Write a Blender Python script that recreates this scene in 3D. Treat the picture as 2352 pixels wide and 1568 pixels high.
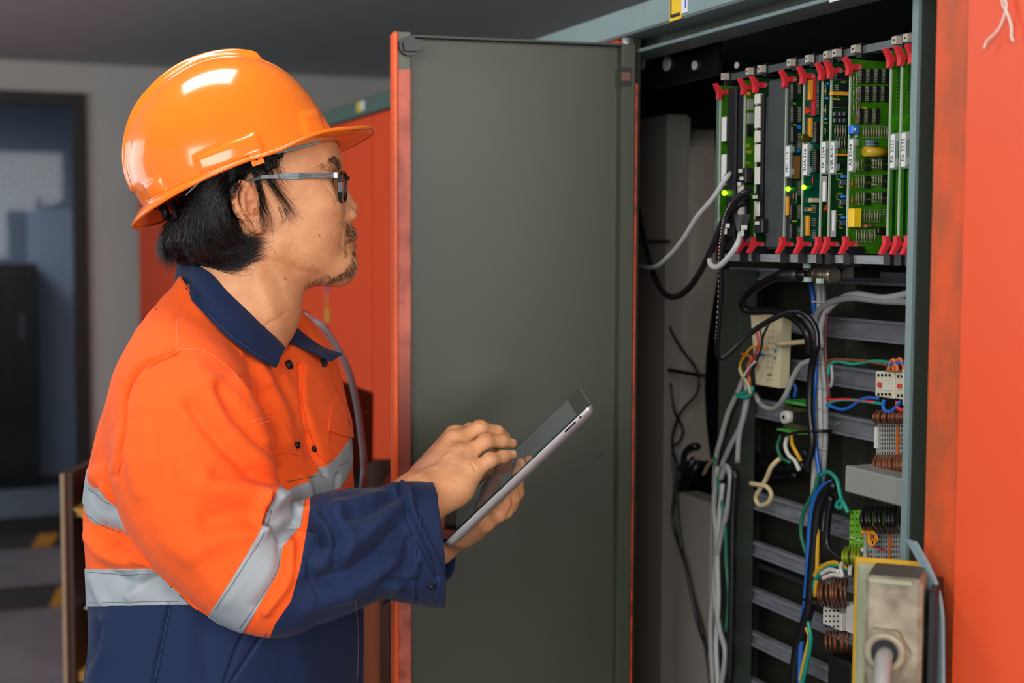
import bpy, bmesh, math, random
import numpy as np
from mathutils import Vector, Matrix
random.seed(7); RNG = np.random.default_rng(7)
for o in list(bpy.data.objects): bpy.data.objects.remove(o)
SC = bpy.context.scene; COL = SC.collection
# ------------------------------------------------------------------ camera
F = 3267.0; W, H = 2352, 1568
CAMZ = 1.46; PITCH = math.radians(3.83); ROLL = math.radians(0.26)
Fw = Vector((0, math.cos(PITCH), -math.sin(PITCH)))
Up0 = Vector((0, math.sin(PITCH), math.cos(PITCH))); R0 = Vector((1, 0, 0))
Rt = R0*math.cos(ROLL) + Up0*math.sin(ROLL)
Up = Up0*math.cos(ROLL) - R0*math.sin(ROLL)
CAM = Vector((0, 0, CAMZ))
cd = bpy.data.cameras.new('camera'); cd.sensor_width = 36; cd.lens = 50*F/(W*50/36)
co = bpy.data.objects.new('camera', cd); COL.objects.link(co)
co.matrix_world = Matrix((( Rt.x, Up.x, -Fw.x, 0), (Rt.y, Up.y, -Fw.y, 0), (Rt.z, Up.z, -Fw.z, CAMZ), (0, 0, 0, 1)))
cd.clip_start = .05; cd.clip_end = 60
cd.dof.use_dof = True; cd.dof.focus_distance = 1.72; cd.dof.aperture_fstop = 4.0
SC.camera = co
SC.view_settings.view_transform = 'Standard'; SC.view_settings.look = 'None'
SC.view_settings.exposure = 0.0; SC.view_settings.gamma = 1.0; SC.view_settings.use_curve_mapping = False
SC.cycles.use_denoising = True; SC.cycles.max_bounces = 8
# ------------------------------------------------------------------ world and lights
wd = bpy.data.worlds.new('world'); SC.world = wd; wd.use_nodes = True
wd.node_tree.nodes['Background'].inputs[0].default_value = (.62, .66, .72, 1)
wd.node_tree.nodes['Background'].inputs[1].default_value = 0.62
def area(name, loc, target, sx, sy, power, col=(1, 1, 1)):
    l = bpy.data.lights.new(name, 'AREA'); l.shape = 'RECTANGLE'; l.size = sx; l.size_y = sy; l.energy = power; l.color = col
    o = bpy.data.objects.new(name, l); COL.objects.link(o); o.location = loc
    o.rotation_euler = (Vector(target)-Vector(loc)).to_track_quat('-Z', 'Y').to_euler()
    o['kind'] = 'structure'
    return o
area('window_light', (-1.2, -1.7, 2.3), (-.1, 1.8, 1.3), 2.4, 1.6, 108, (1, .985, .96))
area('right_side_light', (1.5, -1.3, 1.9), (.2, 1.7, 1.2), .9, 1.2, 42, (1, .98, .95))  # second area light, from the right behind the camera
area('ceiling_lamp', (-.6, 1.75, 2.36), (-.6, 1.75, 1.0), .55, .3, 8, (1, .99, .97))
area('far_fill_light', (-3.6, 3.2, 1.9), (-.6, 4.2, 1.2), 2.8, 2.2, 55, (.88, .94, 1))  # unseen light added on the left to brighten the far background
# ------------------------------------------------------------------ pixel helpers
def ray(px, py): return Fw + Rt*((px-W/2)/F) + Up*((H/2-py)/F)
def P(px, py, Y):
    d = ray(px, py); return CAM + d*(Y/d.y)
def to_px(p):
    v = Vector(p)-CAM; z = v.dot(Fw); return (W/2+F*v.dot(Rt)/z, H/2-F*v.dot(Up)/z)
def to_px_np(p):
    v = p-np.array(CAM); z = v@np.array(Fw); return W/2+F*(v@np.array(Rt))/z, H/2-F*(v@np.array(Up))/z
# cabinet frame: s along the row (away), n into the cabinet, z up
CA = math.radians(22.1)
CU = Vector((-math.sin(CA), math.cos(CA), 0)); CD = Vector((math.cos(CA), math.sin(CA), 0))
C0 = Vector((.445, 1.60, 0))
def cab(s, n, z): return C0 + CU*s + CD*n + Vector((0, 0, z))
def Q(px, py, n):            # point where the pixel's ray meets the plane at depth n -> (s, z)
    d = ray(px, py); t = (n-(CAM-C0).dot(CD))/d.dot(CD); p = CAM+d*t
    return (p-C0).dot(CU), p.z
def B(px, py, s):            # point where the pixel's ray meets the board plane at s -> (n, z)
    d = ray(px, py); t = (s-(CAM-C0).dot(CU))/d.dot(CU); p = CAM+d*t
    return (p-C0).dot(CD), p.z
CM = Matrix(((CU.x, CD.x, 0, C0.x), (CU.y, CD.y, 0, C0.y), (0, 0, 1, 0), (0, 0, 0, 1)))   # local (s,n,z)
# ------------------------------------------------------------------ materials
def lin(c):
    c = c/255.0; return c/12.92 if c <= .04045 else ((c+.055)/1.055)**2.4
def hx(h): return (lin(int(h[0:2], 16)), lin(int(h[2:4], 16)), lin(int(h[4:6], 16)), 1)
MATS = {}
def mat(name, col, rough=.5, metal=0, var=.12, scale=30, bump=0, bscale=None, spec=.5, col2=None, emit=0, coat=0, trans=0, sheen=0, sss=0, thr=(.35, .7), stretch=None, alpha=1):
    if name in MATS: return MATS[name]
    m = bpy.data.materials.new(name); m.use_nodes = True; nt = m.node_tree; n = nt.nodes; L = nt.links
    b = n['Principled BSDF']; c = hx(col) if isinstance(col, str) else col
    tc = n.new('ShaderNodeTexCoord'); mp = n.new('ShaderNodeMapping'); L.new(tc.outputs['Object'], mp.inputs[0])
    if stretch: mp.inputs['Scale'].default_value = stretch
    no = n.new('ShaderNodeTexNoise'); no.inputs['Scale'].default_value = scale; no.inputs['Detail'].default_value = 5
    L.new(mp.outputs[0], no.inputs['Vector'])
    rp = n.new('ShaderNodeValToRGB'); rp.color_ramp.elements[0].position = thr[0]; rp.color_ramp.elements[1].position = thr[1]
    L.new(no.outputs[0], rp.inputs[0])
    c2 = (hx(col2) if isinstance(col2, str) else col2) if col2 else tuple(x*(1-var) for x in c[:3])+(1,)
    rp.color_ramp.elements[0].color = c2; rp.color_ramp.elements[1].color = c
    L.new(rp.outputs[0], b.inputs['Base Color'])
    b.inputs['Roughness'].default_value = rough; b.inputs['Metallic'].default_value = metal
    b.inputs['Specular IOR Level'].default_value = spec
    if coat: b.inputs['Coat Weight'].default_value = coat; b.inputs['Coat Roughness'].default_value = .06
    if trans: b.inputs['Transmission Weight'].default_value = trans
    if sheen: b.inputs['Sheen Weight'].default_value = sheen; b.inputs['Sheen Roughness'].default_value = .5
    if sss: b.inputs['Subsurface Weight'].default_value = sss; b.inputs['Subsurface Radius'].default_value = (1, .35, .15); b.inputs['Subsurface Scale'].default_value = .006
    if alpha < 1: b.inputs['Alpha'].default_value = alpha
    if emit: b.inputs['Emission Color'].default_value = c; b.inputs['Emission Strength'].default_value = emit
    if bump:
        n2 = n.new('ShaderNodeTexNoise'); n2.inputs['Scale'].default_value = bscale or scale*4; n2.inputs['Detail'].default_value = 3
        L.new(mp.outputs[0], n2.inputs['Vector'])
        bp = n.new('ShaderNodeBump'); bp.inputs['Strength'].default_value = bump; bp.inputs['Distance'].default_value = .002
        L.new(n2.outputs[0], bp.inputs['Height']); L.new(bp.outputs[0], b.inputs['Normal'])
    MATS[name] = m; return m
# ------------------------------------------------------------------ mesh builder
WM = {}
def tagset(o, label=None, cat=None, group=None, kind=None):
    if label: o['label'] = label
    if cat: o['category'] = cat
    if group: o['group'] = group
    if kind: o['kind'] = kind
    return o
def thing(name, label, cat, M=None, group=None):
    o = bpy.data.objects.new(name, None); COL.objects.link(o); M = M or Matrix(); o.matrix_world = M; WM[o.name] = M.copy()
    o.empty_display_size = .05
    return tagset(o, label, cat, group)
class MB:
    def __init__(s): s.v = []; s.f = []; s.m = []; s.sm = []
    def add(s, vs, fs, mi=0, smooth=False):
        k = len(s.v); s.v += [tuple(v) for v in vs]; s.f += [tuple(i+k for i in f) for f in fs]; s.m += [mi]*len(fs); s.sm += [smooth]*len(fs)
        return s
    def box(s, x0, x1, y0, y1, z0, z1, mi=0, T=None, bev=0):
        x0, x1 = sorted((x0, x1)); y0, y1 = sorted((y0, y1)); z0, z1 = sorted((z0, z1))
        if bev and bev < .49*min(x1-x0, y1-y0, z1-z0):
            vs = []; fs = []
            for sx in (0, 1):
                for sy in (0, 1):
                    for sz in (0, 1):
                        X = (x0, x1)[sx]; Y = (y0, y1)[sy]; Z = (z0, z1)[sz]; dx = bev*(1-2*sx); dy = bev*(1-2*sy); dz = bev*(1-2*sz)
                        vs += [(X, Y+dy, Z+dz), (X+dx, Y, Z+dz), (X+dx, Y+dy, Z)]
            def I(a, b, c, k): return (a*4+b*2+c)*3+k
            for a in (0, 1):
                o = 1 if a else -1
                def q(l): fs.append(l if o > 0 else l[::-1])
                q([I(a, 0, 0, 0), I(a, 1, 0, 0), I(a, 1, 1, 0), I(a, 0, 1, 0)])
                q([I(0, a, 0, 1), I(0, a, 1, 1), I(1, a, 1, 1), I(1, a, 0, 1)])
                q([I(0, 0, a, 2), I(1, 0, a, 2), I(1, 1, a, 2), I(0, 1, a, 2)])
            for b in (0, 1):
                for c in (0, 1):
                    o = (b == c)
                    e = [[I(0, b, c, 1), I(1, b, c, 1), I(1, b, c, 2), I(0, b, c, 2)], [I(b, 0, c, 0), I(b, 1, c, 0), I(b, 1, c, 2), I(b, 0, c, 2)], [I(b, c, 0, 0), I(b, c, 1, 0), I(b, c, 1, 1), I(b, c, 0, 1)]]
                    for j, l in enumerate(e):
                        fs.append(l if (o ^ (j == 1)) else l[::-1])
            for a in (0, 1):
                for b in (0, 1):
                    for c in (0, 1):
                        l = [I(a, b, c, 0), I(a, b, c, 1), I(a, b, c, 2)]
                        fs.append(l if (a+b+c) % 2 else l[::-1])
        else:
            vs = [(x, y, z) for x in (x0, x1) for y in (y0, y1) for z in (z0, z1)]
            fs = [(0, 1, 3, 2), (4, 6, 7, 5), (0, 4, 5, 1), (2, 3, 7, 6), (0, 2, 6, 4), (1, 5, 7, 3)]
        if T: vs = [T @ Vector(v) for v in vs]
        return s.add(vs, fs, mi)
    def prism(s, poly, a0, a1, T, mi=0):       # poly (x,y) extruded along third axis, T maps (x,y,a)
        n = len(poly); vs = [T(x, y, a0) for x, y in poly]+[T(x, y, a1) for x, y in poly]
        fs = [tuple(range(n))[::-1], tuple(range(n, 2*n))]+[(i, (i+1) % n, n+(i+1) % n, n+i) for i in range(n)]
        return s.add(vs, fs, mi)
    def tube(s, pts, r, seg=8, mi=0, cap=True, rs=None):
        pts = [Vector(p) for p in pts]; n = len(pts); vs = []; fs = []
        prev = None
        for i in range(n):
            t = (pts[min(i+1, n-1)]-pts[max(i-1, 0)])
            if t.length < 1e-9: t = Vector((0, 0, 1))
            t.normalize()
            if prev is None:
                a = t.cross(Vector((0, 0, 1))); a = a if a.length > .05 else t.cross(Vector((1, 0, 0)))
            else: a = prev - t*prev.dot(t)
            if a.length < 1e-6: a = t.orthogonal()
            a.normalize(); prev = a; b = t.cross(a); rr = rs[i] if rs else r
            for k in range(seg):
                th = 2*math.pi*k/seg; vs.append(pts[i]+(a*math.cos(th)+b*math.sin(th))*rr)
        for i in range(n-1):
            for k in range(seg):
                fs.append((i*seg+k, i*seg+(k+1) % seg, (i+1)*seg+(k+1) % seg, (i+1)*seg+k))
        if cap: fs.append(tuple(range(seg))[::-1]); fs.append(tuple((n-1)*seg+k for k in range(seg)))
        return s.add(vs, fs, mi, True)
    def cyl(s, p0, p1, r, seg=16, mi=0, r1=None):
        s.tube([p0, p1], r, seg, mi, True, [r, r if r1 is None else r1]); 
        s.sm[-2:] = [False, False]; return s
    def sphere(s, c, r, seg=12, mi=0, sc=(1, 1, 1)):
        vs = []; fs = []; c = Vector(c); n2 = seg//2
        for i in range(n2+1):
            for k in range(seg):
                th = math.pi*i/n2; ph = 2*math.pi*k/seg
                vs.append(c+Vector((r*sc[0]*math.sin(th)*math.cos(ph), r*sc[1]*math.sin(th)*math.sin(ph), r*sc[2]*math.cos(th))))
        for i in range(n2):
            for k in range(seg): fs.append((i*seg+k, (i+1)*seg+k, (i+1)*seg+(k+1) % seg, i*seg+(k+1) % seg))
        return s.add(vs, fs, mi, True)
    def build(s, name, mats, parent=None, M=None, label=None, cat=None, group=None, kind=None, local=False, bevel=0):
        """verts are in world space (or in frame M); parent's own frame is taken off, so the thing keeps its origin"""
        me = bpy.data.meshes.new(name); me.from_pydata(s.v, [], s.f)
        mats = mats if isinstance(mats, (list, tuple)) else [mats]
        for m in mats: me.materials.append(m)
        me.polygons.foreach_set('material_index', s.m); me.polygons.foreach_set('use_smooth', s.sm)
        T = M.copy() if M else Matrix()
        o = bpy.data.objects.new(name, me); COL.objects.link(o)
        if parent is not None:
            PM = WM[parent.name]
            o.parent = parent
            if not local: me.transform(PM.inverted() @ T)
            WM[o.name] = PM.copy()
        elif not local:
            # put the origin at the base of the thing
            me.transform(T)
            co_ = np.empty(len(me.vertices)*3); me.vertices.foreach_get('co', co_); co_ = co_.reshape(-1, 3)
            base = Vector(((co_[:, 0].min()+co_[:, 0].max())/2, (co_[:, 1].min()+co_[:, 1].max())/2, co_[:, 2].min()))
            me.transform(Matrix.Translation(-base)); o.location = base; WM[o.name] = Matrix.Translation(base)
        else: WM[o.name] = Matrix()
        me.update()
        bm = bmesh.new(); bm.from_mesh(me); bmesh.ops.recalc_face_normals(bm, faces=bm.faces); bm.to_mesh(me); bm.free()
        if bevel:
            md = o.modifiers.new('bevel', 'BEVEL'); md.width = bevel; md.segments = 2; md.limit_method = 'ANGLE'
        return tagset(o, label, cat, group, kind)
def copy_tree(o, parent=None, M=None):
    c = o.copy(); COL.objects.link(c); c.parent = parent
    if parent is None and M is not None: c.matrix_world = M; WM[c.name] = M.copy()
    for ch in list(o.children): copy_tree(ch, c)
    return c
def spline(pts, n=8):
    """Catmull-Rom through points (tuples of any length)"""
    p = [np.array(q, float) for q in pts]; p = [2*p[0]-p[1]]+p+[2*p[-1]-p[-2]]; out = []
    for i in range(1, len(p)-2):
        for k in range(n):
            t = k/n; a, b, c, d = p[i-1], p[i], p[i+1], p[i+2]
            out.append(.5*((2*b)+(-a+c)*t+(2*a-5*b+4*c-d)*t*t+(-a+3*b-3*c+d)*t**3))
    out.append(p[-2]); return out
def cable(name, label, pts, r, m, cat='cable', group=None, n=6, seg=8, parent=None, ends=None):
    """pts: (px, py, depth n) in the cabinet frame"""
    w = []
    for q in spline(pts, n):
        s_, z_ = Q(q[0], q[1], q[2]); w.append(cab(s_, q[2], z_))
    mb = MB().tube(w, r, seg)
    return mb.build(name, m, parent, label=label, cat=cat, group=group)
def interp(x, xs, ys): return float(np.interp(x, xs, ys))
# ------------------------------------------------------------------ materials used all over
M_wall = mat('wall_plaster', 'c4c1bb', .9, var=.06, scale=3, bump=.1)
M_ceil = mat('ceiling_paint', 'b4b4b6', .9, var=.05, scale=2, bump=.05)
M_floor = mat('concrete_floor', '777a80', .75, var=.25, scale=4, bump=.3)
M_black = mat('black_plastic', '17171a', .4, var=.2, scale=60)
M_blackp = mat('black_paint', '15110f', .5, var=.2, scale=30)
M_green = mat('grey_green_enamel', '3c4133', .42, var=.06, scale=5, bump=.04, bscale=350)
M_lgreen = mat('light_green_enamel', '7c9292', .4, var=.08, scale=14, bump=.04, bscale=300)
M_dgreen = mat('dark_green_enamel', '3b4239', .5, var=.15, scale=12)
M_inner = mat('dark_cabinet_interior', '23251f', .7, var=.3, scale=10)
M_orange = mat('orange_enamel', 'e8511f', .38, var=.05, scale=6, bump=.05, bscale=400)
M_worn = mat('worn_orange_paint', 'cf5f48', .6, var=.3, scale=38, col2='6e3a2a', thr=(.3, .55), stretch=(1, 1, .5), bump=.3)
M_zinc = mat('zinc_plated_steel', 'a0a6a8', .42, metal=.35, var=.3, scale=40, stretch=(1, 1, 6))
M_steel = mat('dull_steel', '6d7274', .45, metal=.6, var=.3, scale=25)
M_grey = mat('grey_pvc', '8d8e8a', .5, var=.08, scale=20)
M_white = mat('white_plastic', 'cfcdc2', .45, var=.08, scale=40)
M_red = mat('red_plastic', 'd8323a', .35, var=.08, scale=60)
M_wood = mat('dark_wood', '4a2f22', .55, var=.35, scale=9, stretch=(8, 8, .6))
M_ywood = mat('yellow_wood', 'b58a3c', .5, var=.2, scale=9, stretch=(3, 3, 3))
M_hinge = M_steel
def Tc(s, n, z): return (CM @ Vector((s, n, z)))
# ------------------------------------------------------------------ room shell, aligned with the cabinet row
WS = 6.2; ZC = 2.365
def boxc(name, s0, s1, n0, n1, z0, z1, m, **k): return MB().box(s0, s1, n0, n1, z0, z1).build(name, m, M=CM, **k)
boxc('floor', -4.2, WS+2.6, -4.2, 1.6, -.1, 0, M_floor, kind='structure')
boxc('ceiling', -1.3, WS+2.6, -4.2, 1.6, ZC, ZC+.1, M_ceil, kind='structure')
boxc('wall_right', -4.2, WS+2.6, 1.5, 1.6, 0, ZC, M_wall, kind='structure')
# far wall with a glazed doorway
jr = Q(203, 600, 0)
def onfar(px, py):   # far wall point -> (n, z)
    return B(px, py, WS)
n_r, _ = onfar(203, 700); _, z_t = onfar(100, 212); n_l = n_r-1.02; _, zb = onfar(100, 1205); zb = max(zb, .02)
far = MB().box(WS, WS+.12, n_r, 1.5, 0, ZC).box(WS, WS+.12, -4.2, n_l, 0, ZC).box(WS, WS+.12, n_l, n_r, z_t, ZC)
far.build('wall_back', M_wall, M=CM, kind='structure')
fr = thing('door_1', 'black framed glazed doorway in the far wall', 'door', Matrix.Translation(Tc(WS, (n_l+n_r)/2, 0)))
fr['kind'] = 'structure'; del fr['category']
w_ = .065
MB().box(WS-.03, WS+.08, n_r-w_, n_r, 0, z_t).box(WS-.03, WS+.08, n_l, n_l+w_, 0, z_t).box(WS-.03, WS+.08, n_l+w_, n_r-w_, z_t-w_, z_t).box(WS-.03, WS+.08, n_l+w_, n_r-w_, 0.0, .07).build('door_frame', M_blackp, fr, M=CM)
M_glass = mat('door_glass', 'dfe6ec', .03, trans=1, var=.02, scale=5, spec=.2)
M_glass.node_tree.nodes['Principled BSDF'].inputs['IOR'].default_value = 1.18
MB().box(WS+.0, WS+.006, n_l+w_, n_r-w_, .07, z_t-w_).build('pane', M_glass, fr, M=CM)
# space behind the door
M_blue = mat('blue_grey_plaster', '9aa6b8', .9, var=.08, scale=2)
boxc('wall_far_room', WS+2.2, WS+2.3, -4.2, 1.6, 0, ZC, M_blue, kind='structure')
p_ = Tc(WS+.9, n_l-.2, ZC-.08)
area('far_room_fill_light', tuple(p_), (p_.x, p_.y, 0), .9, .3, 16, (.85, .93, 1))  # unseen light added to brighten the room behind the glass
s1 = WS+1.4
c0n, c0z = B(84, 606, s1); c1n, _ = B(-60, 606, s1)
t = thing('metal_locker', 'tall black metal locker seen through the glazed doorway', 'locker', Matrix.Translation(Tc(s1+.2, (c0n+c1n)/2, 0)))
MB().box(s1, s1+.45, c1n, c0n, 0, c0z).build('body', mat('black_metal', '0e0f12', .4), t, M=CM)
mid = (c0n+c1n)/2
for a, b in ((c1n+.01, mid-.004), (mid+.004, c0n-.01)):
    MB().box(s1-.018, s1, a, b, .08, c0z-.03).build('door', mat('black_metal', '0e0f12', .4), t, M=CM)
    MB().box(s1-.04, s1-.018, (a+b)/2-.01, (a+b)/2+.01, .9, 1.05).build('handle', M_steel, t, M=CM)
# pale board put in for the light reflected in the door glass
b0n, b0z = B(80, 480, WS+1.9); b1n, b1z = B(172, 830, WS+1.9)
pb = MB().box(WS+1.85, WS+1.88, b0n-.05, b1n+.03, .0, b0z).build('reflection_board', mat('pale_blue_reflection', 'b6c3d8', .5, var=.06), M=CM, label='pale bluish board standing against the wall behind the glass doorway', cat='board')
# striped kerbs on the floor
def kerb(label, py, px0, px1, h):
    d = ray((px0+px1)/2, py); t_ = -CAMZ/d.z; p = CAM+d*t_; s_ = (p-C0).dot(CU)
    na, nb = B(px0, py, s_)[0], B(px1, py, s_)[0]
    k = thing('floor_kerb', label, 'kerb', Matrix.Translation(Tc(s_+.04, (na+nb)/2, 0)))
    MB().prism([(s_, 0), (s_+.10, 0), (s_+.08, h), (s_+.02, h)], na, nb, lambda x, z, n: (x, n, z)).build('body', mat('black_rubber', '0f0f11', .6), k, M=CM)
    n = na+.05
    while n < nb-.1:
        MB().prism([(n, 0.001), (n+.09, 0.001), (n+.13, h+.0015), (n+.04, h+.0015)], s_-.001, s_+.02, lambda x, z, a: (a, x, z)).build('stripe', mat('hazard_yellow', 'b07c22', .6, var=.2), k, M=CM)
        n += .36
kerb('black floor kerb with yellow stripes on the grey floor beside the bookcase', 1402, -140, 190, .075)
kerb('black and yellow kerb lying at the foot of the glazed doorway', 1262, -140, 170, .06)
# wooden bookcase at lower left
YB = 2.75
bA = P(142, 1086, YB); bw = .50
def bk(px, py): return P(px, py, YB)
t = thing('bookcase', 'dark brown wooden bookcase with yellow shelf boards behind the man', 'bookcase', Matrix.Translation((bA.x+.25, bA.y+.2, 0)))
zt = bA.z; x0 = bA.x
MB().box(x0, x0+.02, YB, YB+.27, 0, zt).build('side_panel', M_wood, t)
MB().box(x0+.62, x0+.64, YB, YB+.27, 0, zt-.03).build('side_panel', M_wood, t)
MB().box(x0+.02, x0+.62, YB+.255, YB+.27, 0, zt-.01).build('back_panel', M_wood, t)
MB().box(x0, x0+.008, YB-.012, YB, 0, zt).build('edge_band', mat('pale_edge_band', '9c8468', .6), t)
for z in (zt-.07, zt-.40, .12):
    MB().box(x0+.02, x0+.62, YB+.02, YB+.255, z-.02, z).build('shelf', M_ywood, t)
MB().prism([(x0+.02, zt-.07), (x0+.06, zt-.07), (x0+.36, zt-.36), (x0+.32, zt-.36)], YB+.0, YB+.02, lambda x, z, y: (x, y, z)).build('brace', M_ywood, t)
MB().box(x0+.44, x0+.62, YB-.002, YB+.018, .02, zt-.13).build('cupboard_door', mat('orange_brown_wood', '8f4f2c', .55, var=.25, scale=9, stretch=(8, 8, .6)), t)
z = zt-.07
t = thing('storage_box', 'dark grey box with pale lid on top shelf of the bookcase', 'box', Matrix.Translation((x0+.2, YB+.2, z)))
MB().box(x0+.045, x0+.36, YB+.03, YB+.24, z, z+.035, bev=.004).build('body', mat('dark_box', '22262c', .5), t)
MB().box(x0+.04, x0+.365, YB+.026, YB+.244, z+.035, z+.046, bev=.002).build('lid', mat('pale_lid', '5c6b76', .4), t)
z = zt-.40
v = MB(); pts = []
for i in range(9):
    u = i/8
    for j in range(4): pts.append((x0+.03+.22*u, YB+.03+.07*j, z+.125-.112*u+.012*math.sin(u*5)))
v.add(pts, [(i*4+j, i*4+j+1, i*4+j+5, i*4+j+4) for i in range(8) for j in range(3)], smooth=True)
pp = v.build('paper_sheet', mat('paper', 'd6d8da', .8, var=.03), label='white paper sheet bent over the middle shelf of the bookcase', cat='paper')
sd = pp.modifiers.new('sol', 'SOLIDIFY'); sd.thickness = .0006
# ------------------------------------------------------------------ the open cabinet
NF = -.06                                 # front plane of the frames
S_R = Q(2150, 700, NF)[0]; sh, zdoor = Q(1462, 95, NF-.01)
S_L = 1.12; DEP = .58; S_H = .60
_, Z_top = Q(1365, 42, NF-.02); _, Z_fb = Q(1554, 46, NF-.02); _, Z_lip = Q(1594, 92, NF+.02)
cabn = thing('electrical_cabinet', 'open green-framed electrical cabinet full of circuit boards and cables', 'cabinet', Matrix.Translation(Tc(.24, .2, 0)))
def cbox(name, s0, s1, n0, n1, z0, z1, m, parent=cabn, bev=0, **k):
    return MB().box(s0, s1, n0, n1, z0, z1, bev=bev).build(name, m, parent, M=CM, **k)
# header: front face, inner recess, lip
cbox('header', S_R-.02, S_L, NF-.02, NF+.05, Z_fb, Z_top, M_lgreen, bev=.003)
cbox('header_recess', S_R-.02, S_L, NF+.03, NF+.06, Z_lip+.004, Z_fb, M_dgreen)
cbox('header_lip', S_R-.02, S_L, NF+.008, NF+.06, Z_lip, Z_lip+.0055, M_lgreen, bev=.001)
cbox('top_plate', S_R-.02, S_L, NF+.05, DEP, Z_top-.012, Z_top-.004, M_lgreen)
cbox('back_panel', S_R, S_L, DEP-.02, DEP, .12, Z_top-.012, M_inner)
cbox('side_panel', S_L-.012, S_L, NF+.06, DEP-.02, .12, Z_top-.012, M_inner)
cbox('side_panel', S_R-.02, S_R-.004, NF+.06, DEP-.02, .12, Z_top-.012, M_inner)
cbox('floor_plate', S_R, S_L-.012, NF+.06, DEP-.02, .12, .14, M_inner)
cbox('plinth', S_R-.02, S_L, NF+.02, DEP, 0, .12, mat('plinth_black', '1a1a1a', .6))
cbox('front_post', sh+.03, sh+.06, NF, NF+.012, .12, Z_fb, M_green)
cbox('fixed_front', sh+.06, S_L, NF-.01, NF+.015, .12, Z_fb, M_orange)
cbox('bottom_rail', S_R, sh+.012, NF, NF+.05, .12, .17, M_green)
# right post: pale flange edge then dark channel
spa = Q(2110, 400, NF+.05)[0]; spb = Q(2096, 400, NF+.05)[0]
cbox('post_flange', spa, spb, NF+.045, NF+.049, .17, Z_lip+.004, M_lgreen)
cbox('post_side', spa-.002, spa+.001, NF+.049, NF+.085, .17, Z_lip+.004, M_dgreen)
cbox('post_channel', S_R-.004, spa, NF+.07, NF+.10, .17, Z_lip+.004, M_dgreen)
sq = Q(2144, 400, NF+.03)[0]
cbox('post_seal', S_R-.006, sq, NF+.05, NF+.07, .17, Z_fb, M_dgreen)
# lifting eye bolt
es, ez = Q(1305, 58, .06)
t = thing('lifting_eye', 'small steel lifting eye bolt on top of the cabinet header', 'eye bolt', Matrix.Translation(Tc(es, .06, Z_top-.004)))
mb = MB(); pts = [(es+.018*math.cos(a), .06, Z_top+.022+.018*math.sin(a)) for a in np.linspace(0, 2*math.pi, 25)]
mb.tube(pts, .0055, 8); mb.build('ring', M_zinc, t, M=CM)
MB().cyl((es, .06, Z_top-.004), (es, .06, Z_top+.006), .012).build('collar', M_zinc, t, M=CM)
# header labels
def plate_front(name, px0, py0, px1, py1, n, m, parent=None, th=.0012, **k):
    a, z0 = Q(px0, py1, n); b, z1 = Q(px1, py0, n)
    a2, z0b = Q(px1, py1, n); b2, z1b = Q(px0, py0, n)
    return MB().box(a, b, n, n+th, (z0+z0b)/2, (z1+z1b)/2).build(name, m, parent, M=CM, **k)
n_ = NF-.0215
M_yel = mat('yellow_label', 'e8bf10', .4, var=.03); M_blk = mat('black_ink', '15161a', .5, var=.05); M_blu = mat('blue_ink', '1747c8', .4, var=.05)
M_lab = mat('white_label', 'dcdfe0', .45, var=.04)
sA, zA = Q(1538, 50, n_); sB_, _ = Q(1564, 44, n_)
t = thing('phase_label', 'yellow sticker with black L on the green cabinet header', 'label', Matrix.Translation(Tc((sA+sB_)/2, n_, zA)))
MB().box(sA, sB_, n_, n_+.001, zA, Z_top-.004).build('backing', M_yel, t, M=CM)
MB().box(sA-.0025, sA-.005, n_-.0006, n_, zA+.006, Z_top-.008).box(sA-.0025, sB_+.003, n_-.0006, n_, zA+.004, zA+.0085).build('letter', M_blk, t, M=CM)
s2, _ = Q(1578, 40, n_); z2 = zA+.006
t = thing('number_label', 'white sticker with blue 1 beside the yellow L sticker', 'label', Matrix.Translation(Tc((sB_+s2)/2, n_, z2)))
MB().box(sB_-.0005, s2, n_, n_+.001, z2, Z_top-.004).build('backing', M_lab, t, M=CM)
MB().box(s2+.003, s2+.0055, n_-.0006, n_, z2+.006, Z_top-.012).box(s2+.0055, s2+.0085, n_-.0006, n_, Z_top-.016, Z_top-.012).build('letter', M_blu, t, M=CM)
sC, zC = Q(1905, 6, n_); sD, _ = Q(1935, 2, n_)
MB().box(sC, sD, n_, n_+.001, zC, zC+.02).build('barcode_sticker', M_lab, M=CM, label='small white sticker at the top edge of the header above the boards', cat='label')
# ------------------------------------------------------------------ the open door
dr = P(1462, 95, 1.9); Hh = Tc(sh, NF-.01, zdoor); 
dl = ray(905, 72); tl = (zdoor-CAMZ)/dl.z; Dl = CAM+dl*tl
dx = (Dl-Hh); DW = math.hypot(dx.x, dx.y); dxn = Vector((dx.x, dx.y, 0))/DW
dyn = Vector((-dxn.y, dxn.x, 0));  dyn = dyn if dyn.y > 0 else -dyn      # away from the camera
DM = Matrix(((dxn.x, dyn.x, 0, Hh.x), (dxn.y, dyn.y, 0, Hh.y), (0, 0, 1, 0), (0, 0, 0, 1)))
ZD0 = .17; TH = .026
door = MB().box(.002, DW-.004, .020, TH, ZD0, zdoor-.003)
door = door.build('door', M_green, cabn, M=DM, label='inner face of the open door, grey-green')
def dpart(name, x0, x1, y0, y1, z0, z1, m, bev=0, **k):
    return MB().box(x0, x1, y0, y1, z0, z1, bev=bev).build(name, m, door, M=DM, **k)
def dpx(px, py):
    d = ray(px, py); n_d = dyn; t = (Hh-CAM).dot(n_d)/d.dot(n_d); p = CAM+d*t; return (p-Hh).dot(dxn), p.z
lw = DW-dpx(945, 700)[0]; rw = dpx(1424, 700)[0]
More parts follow.
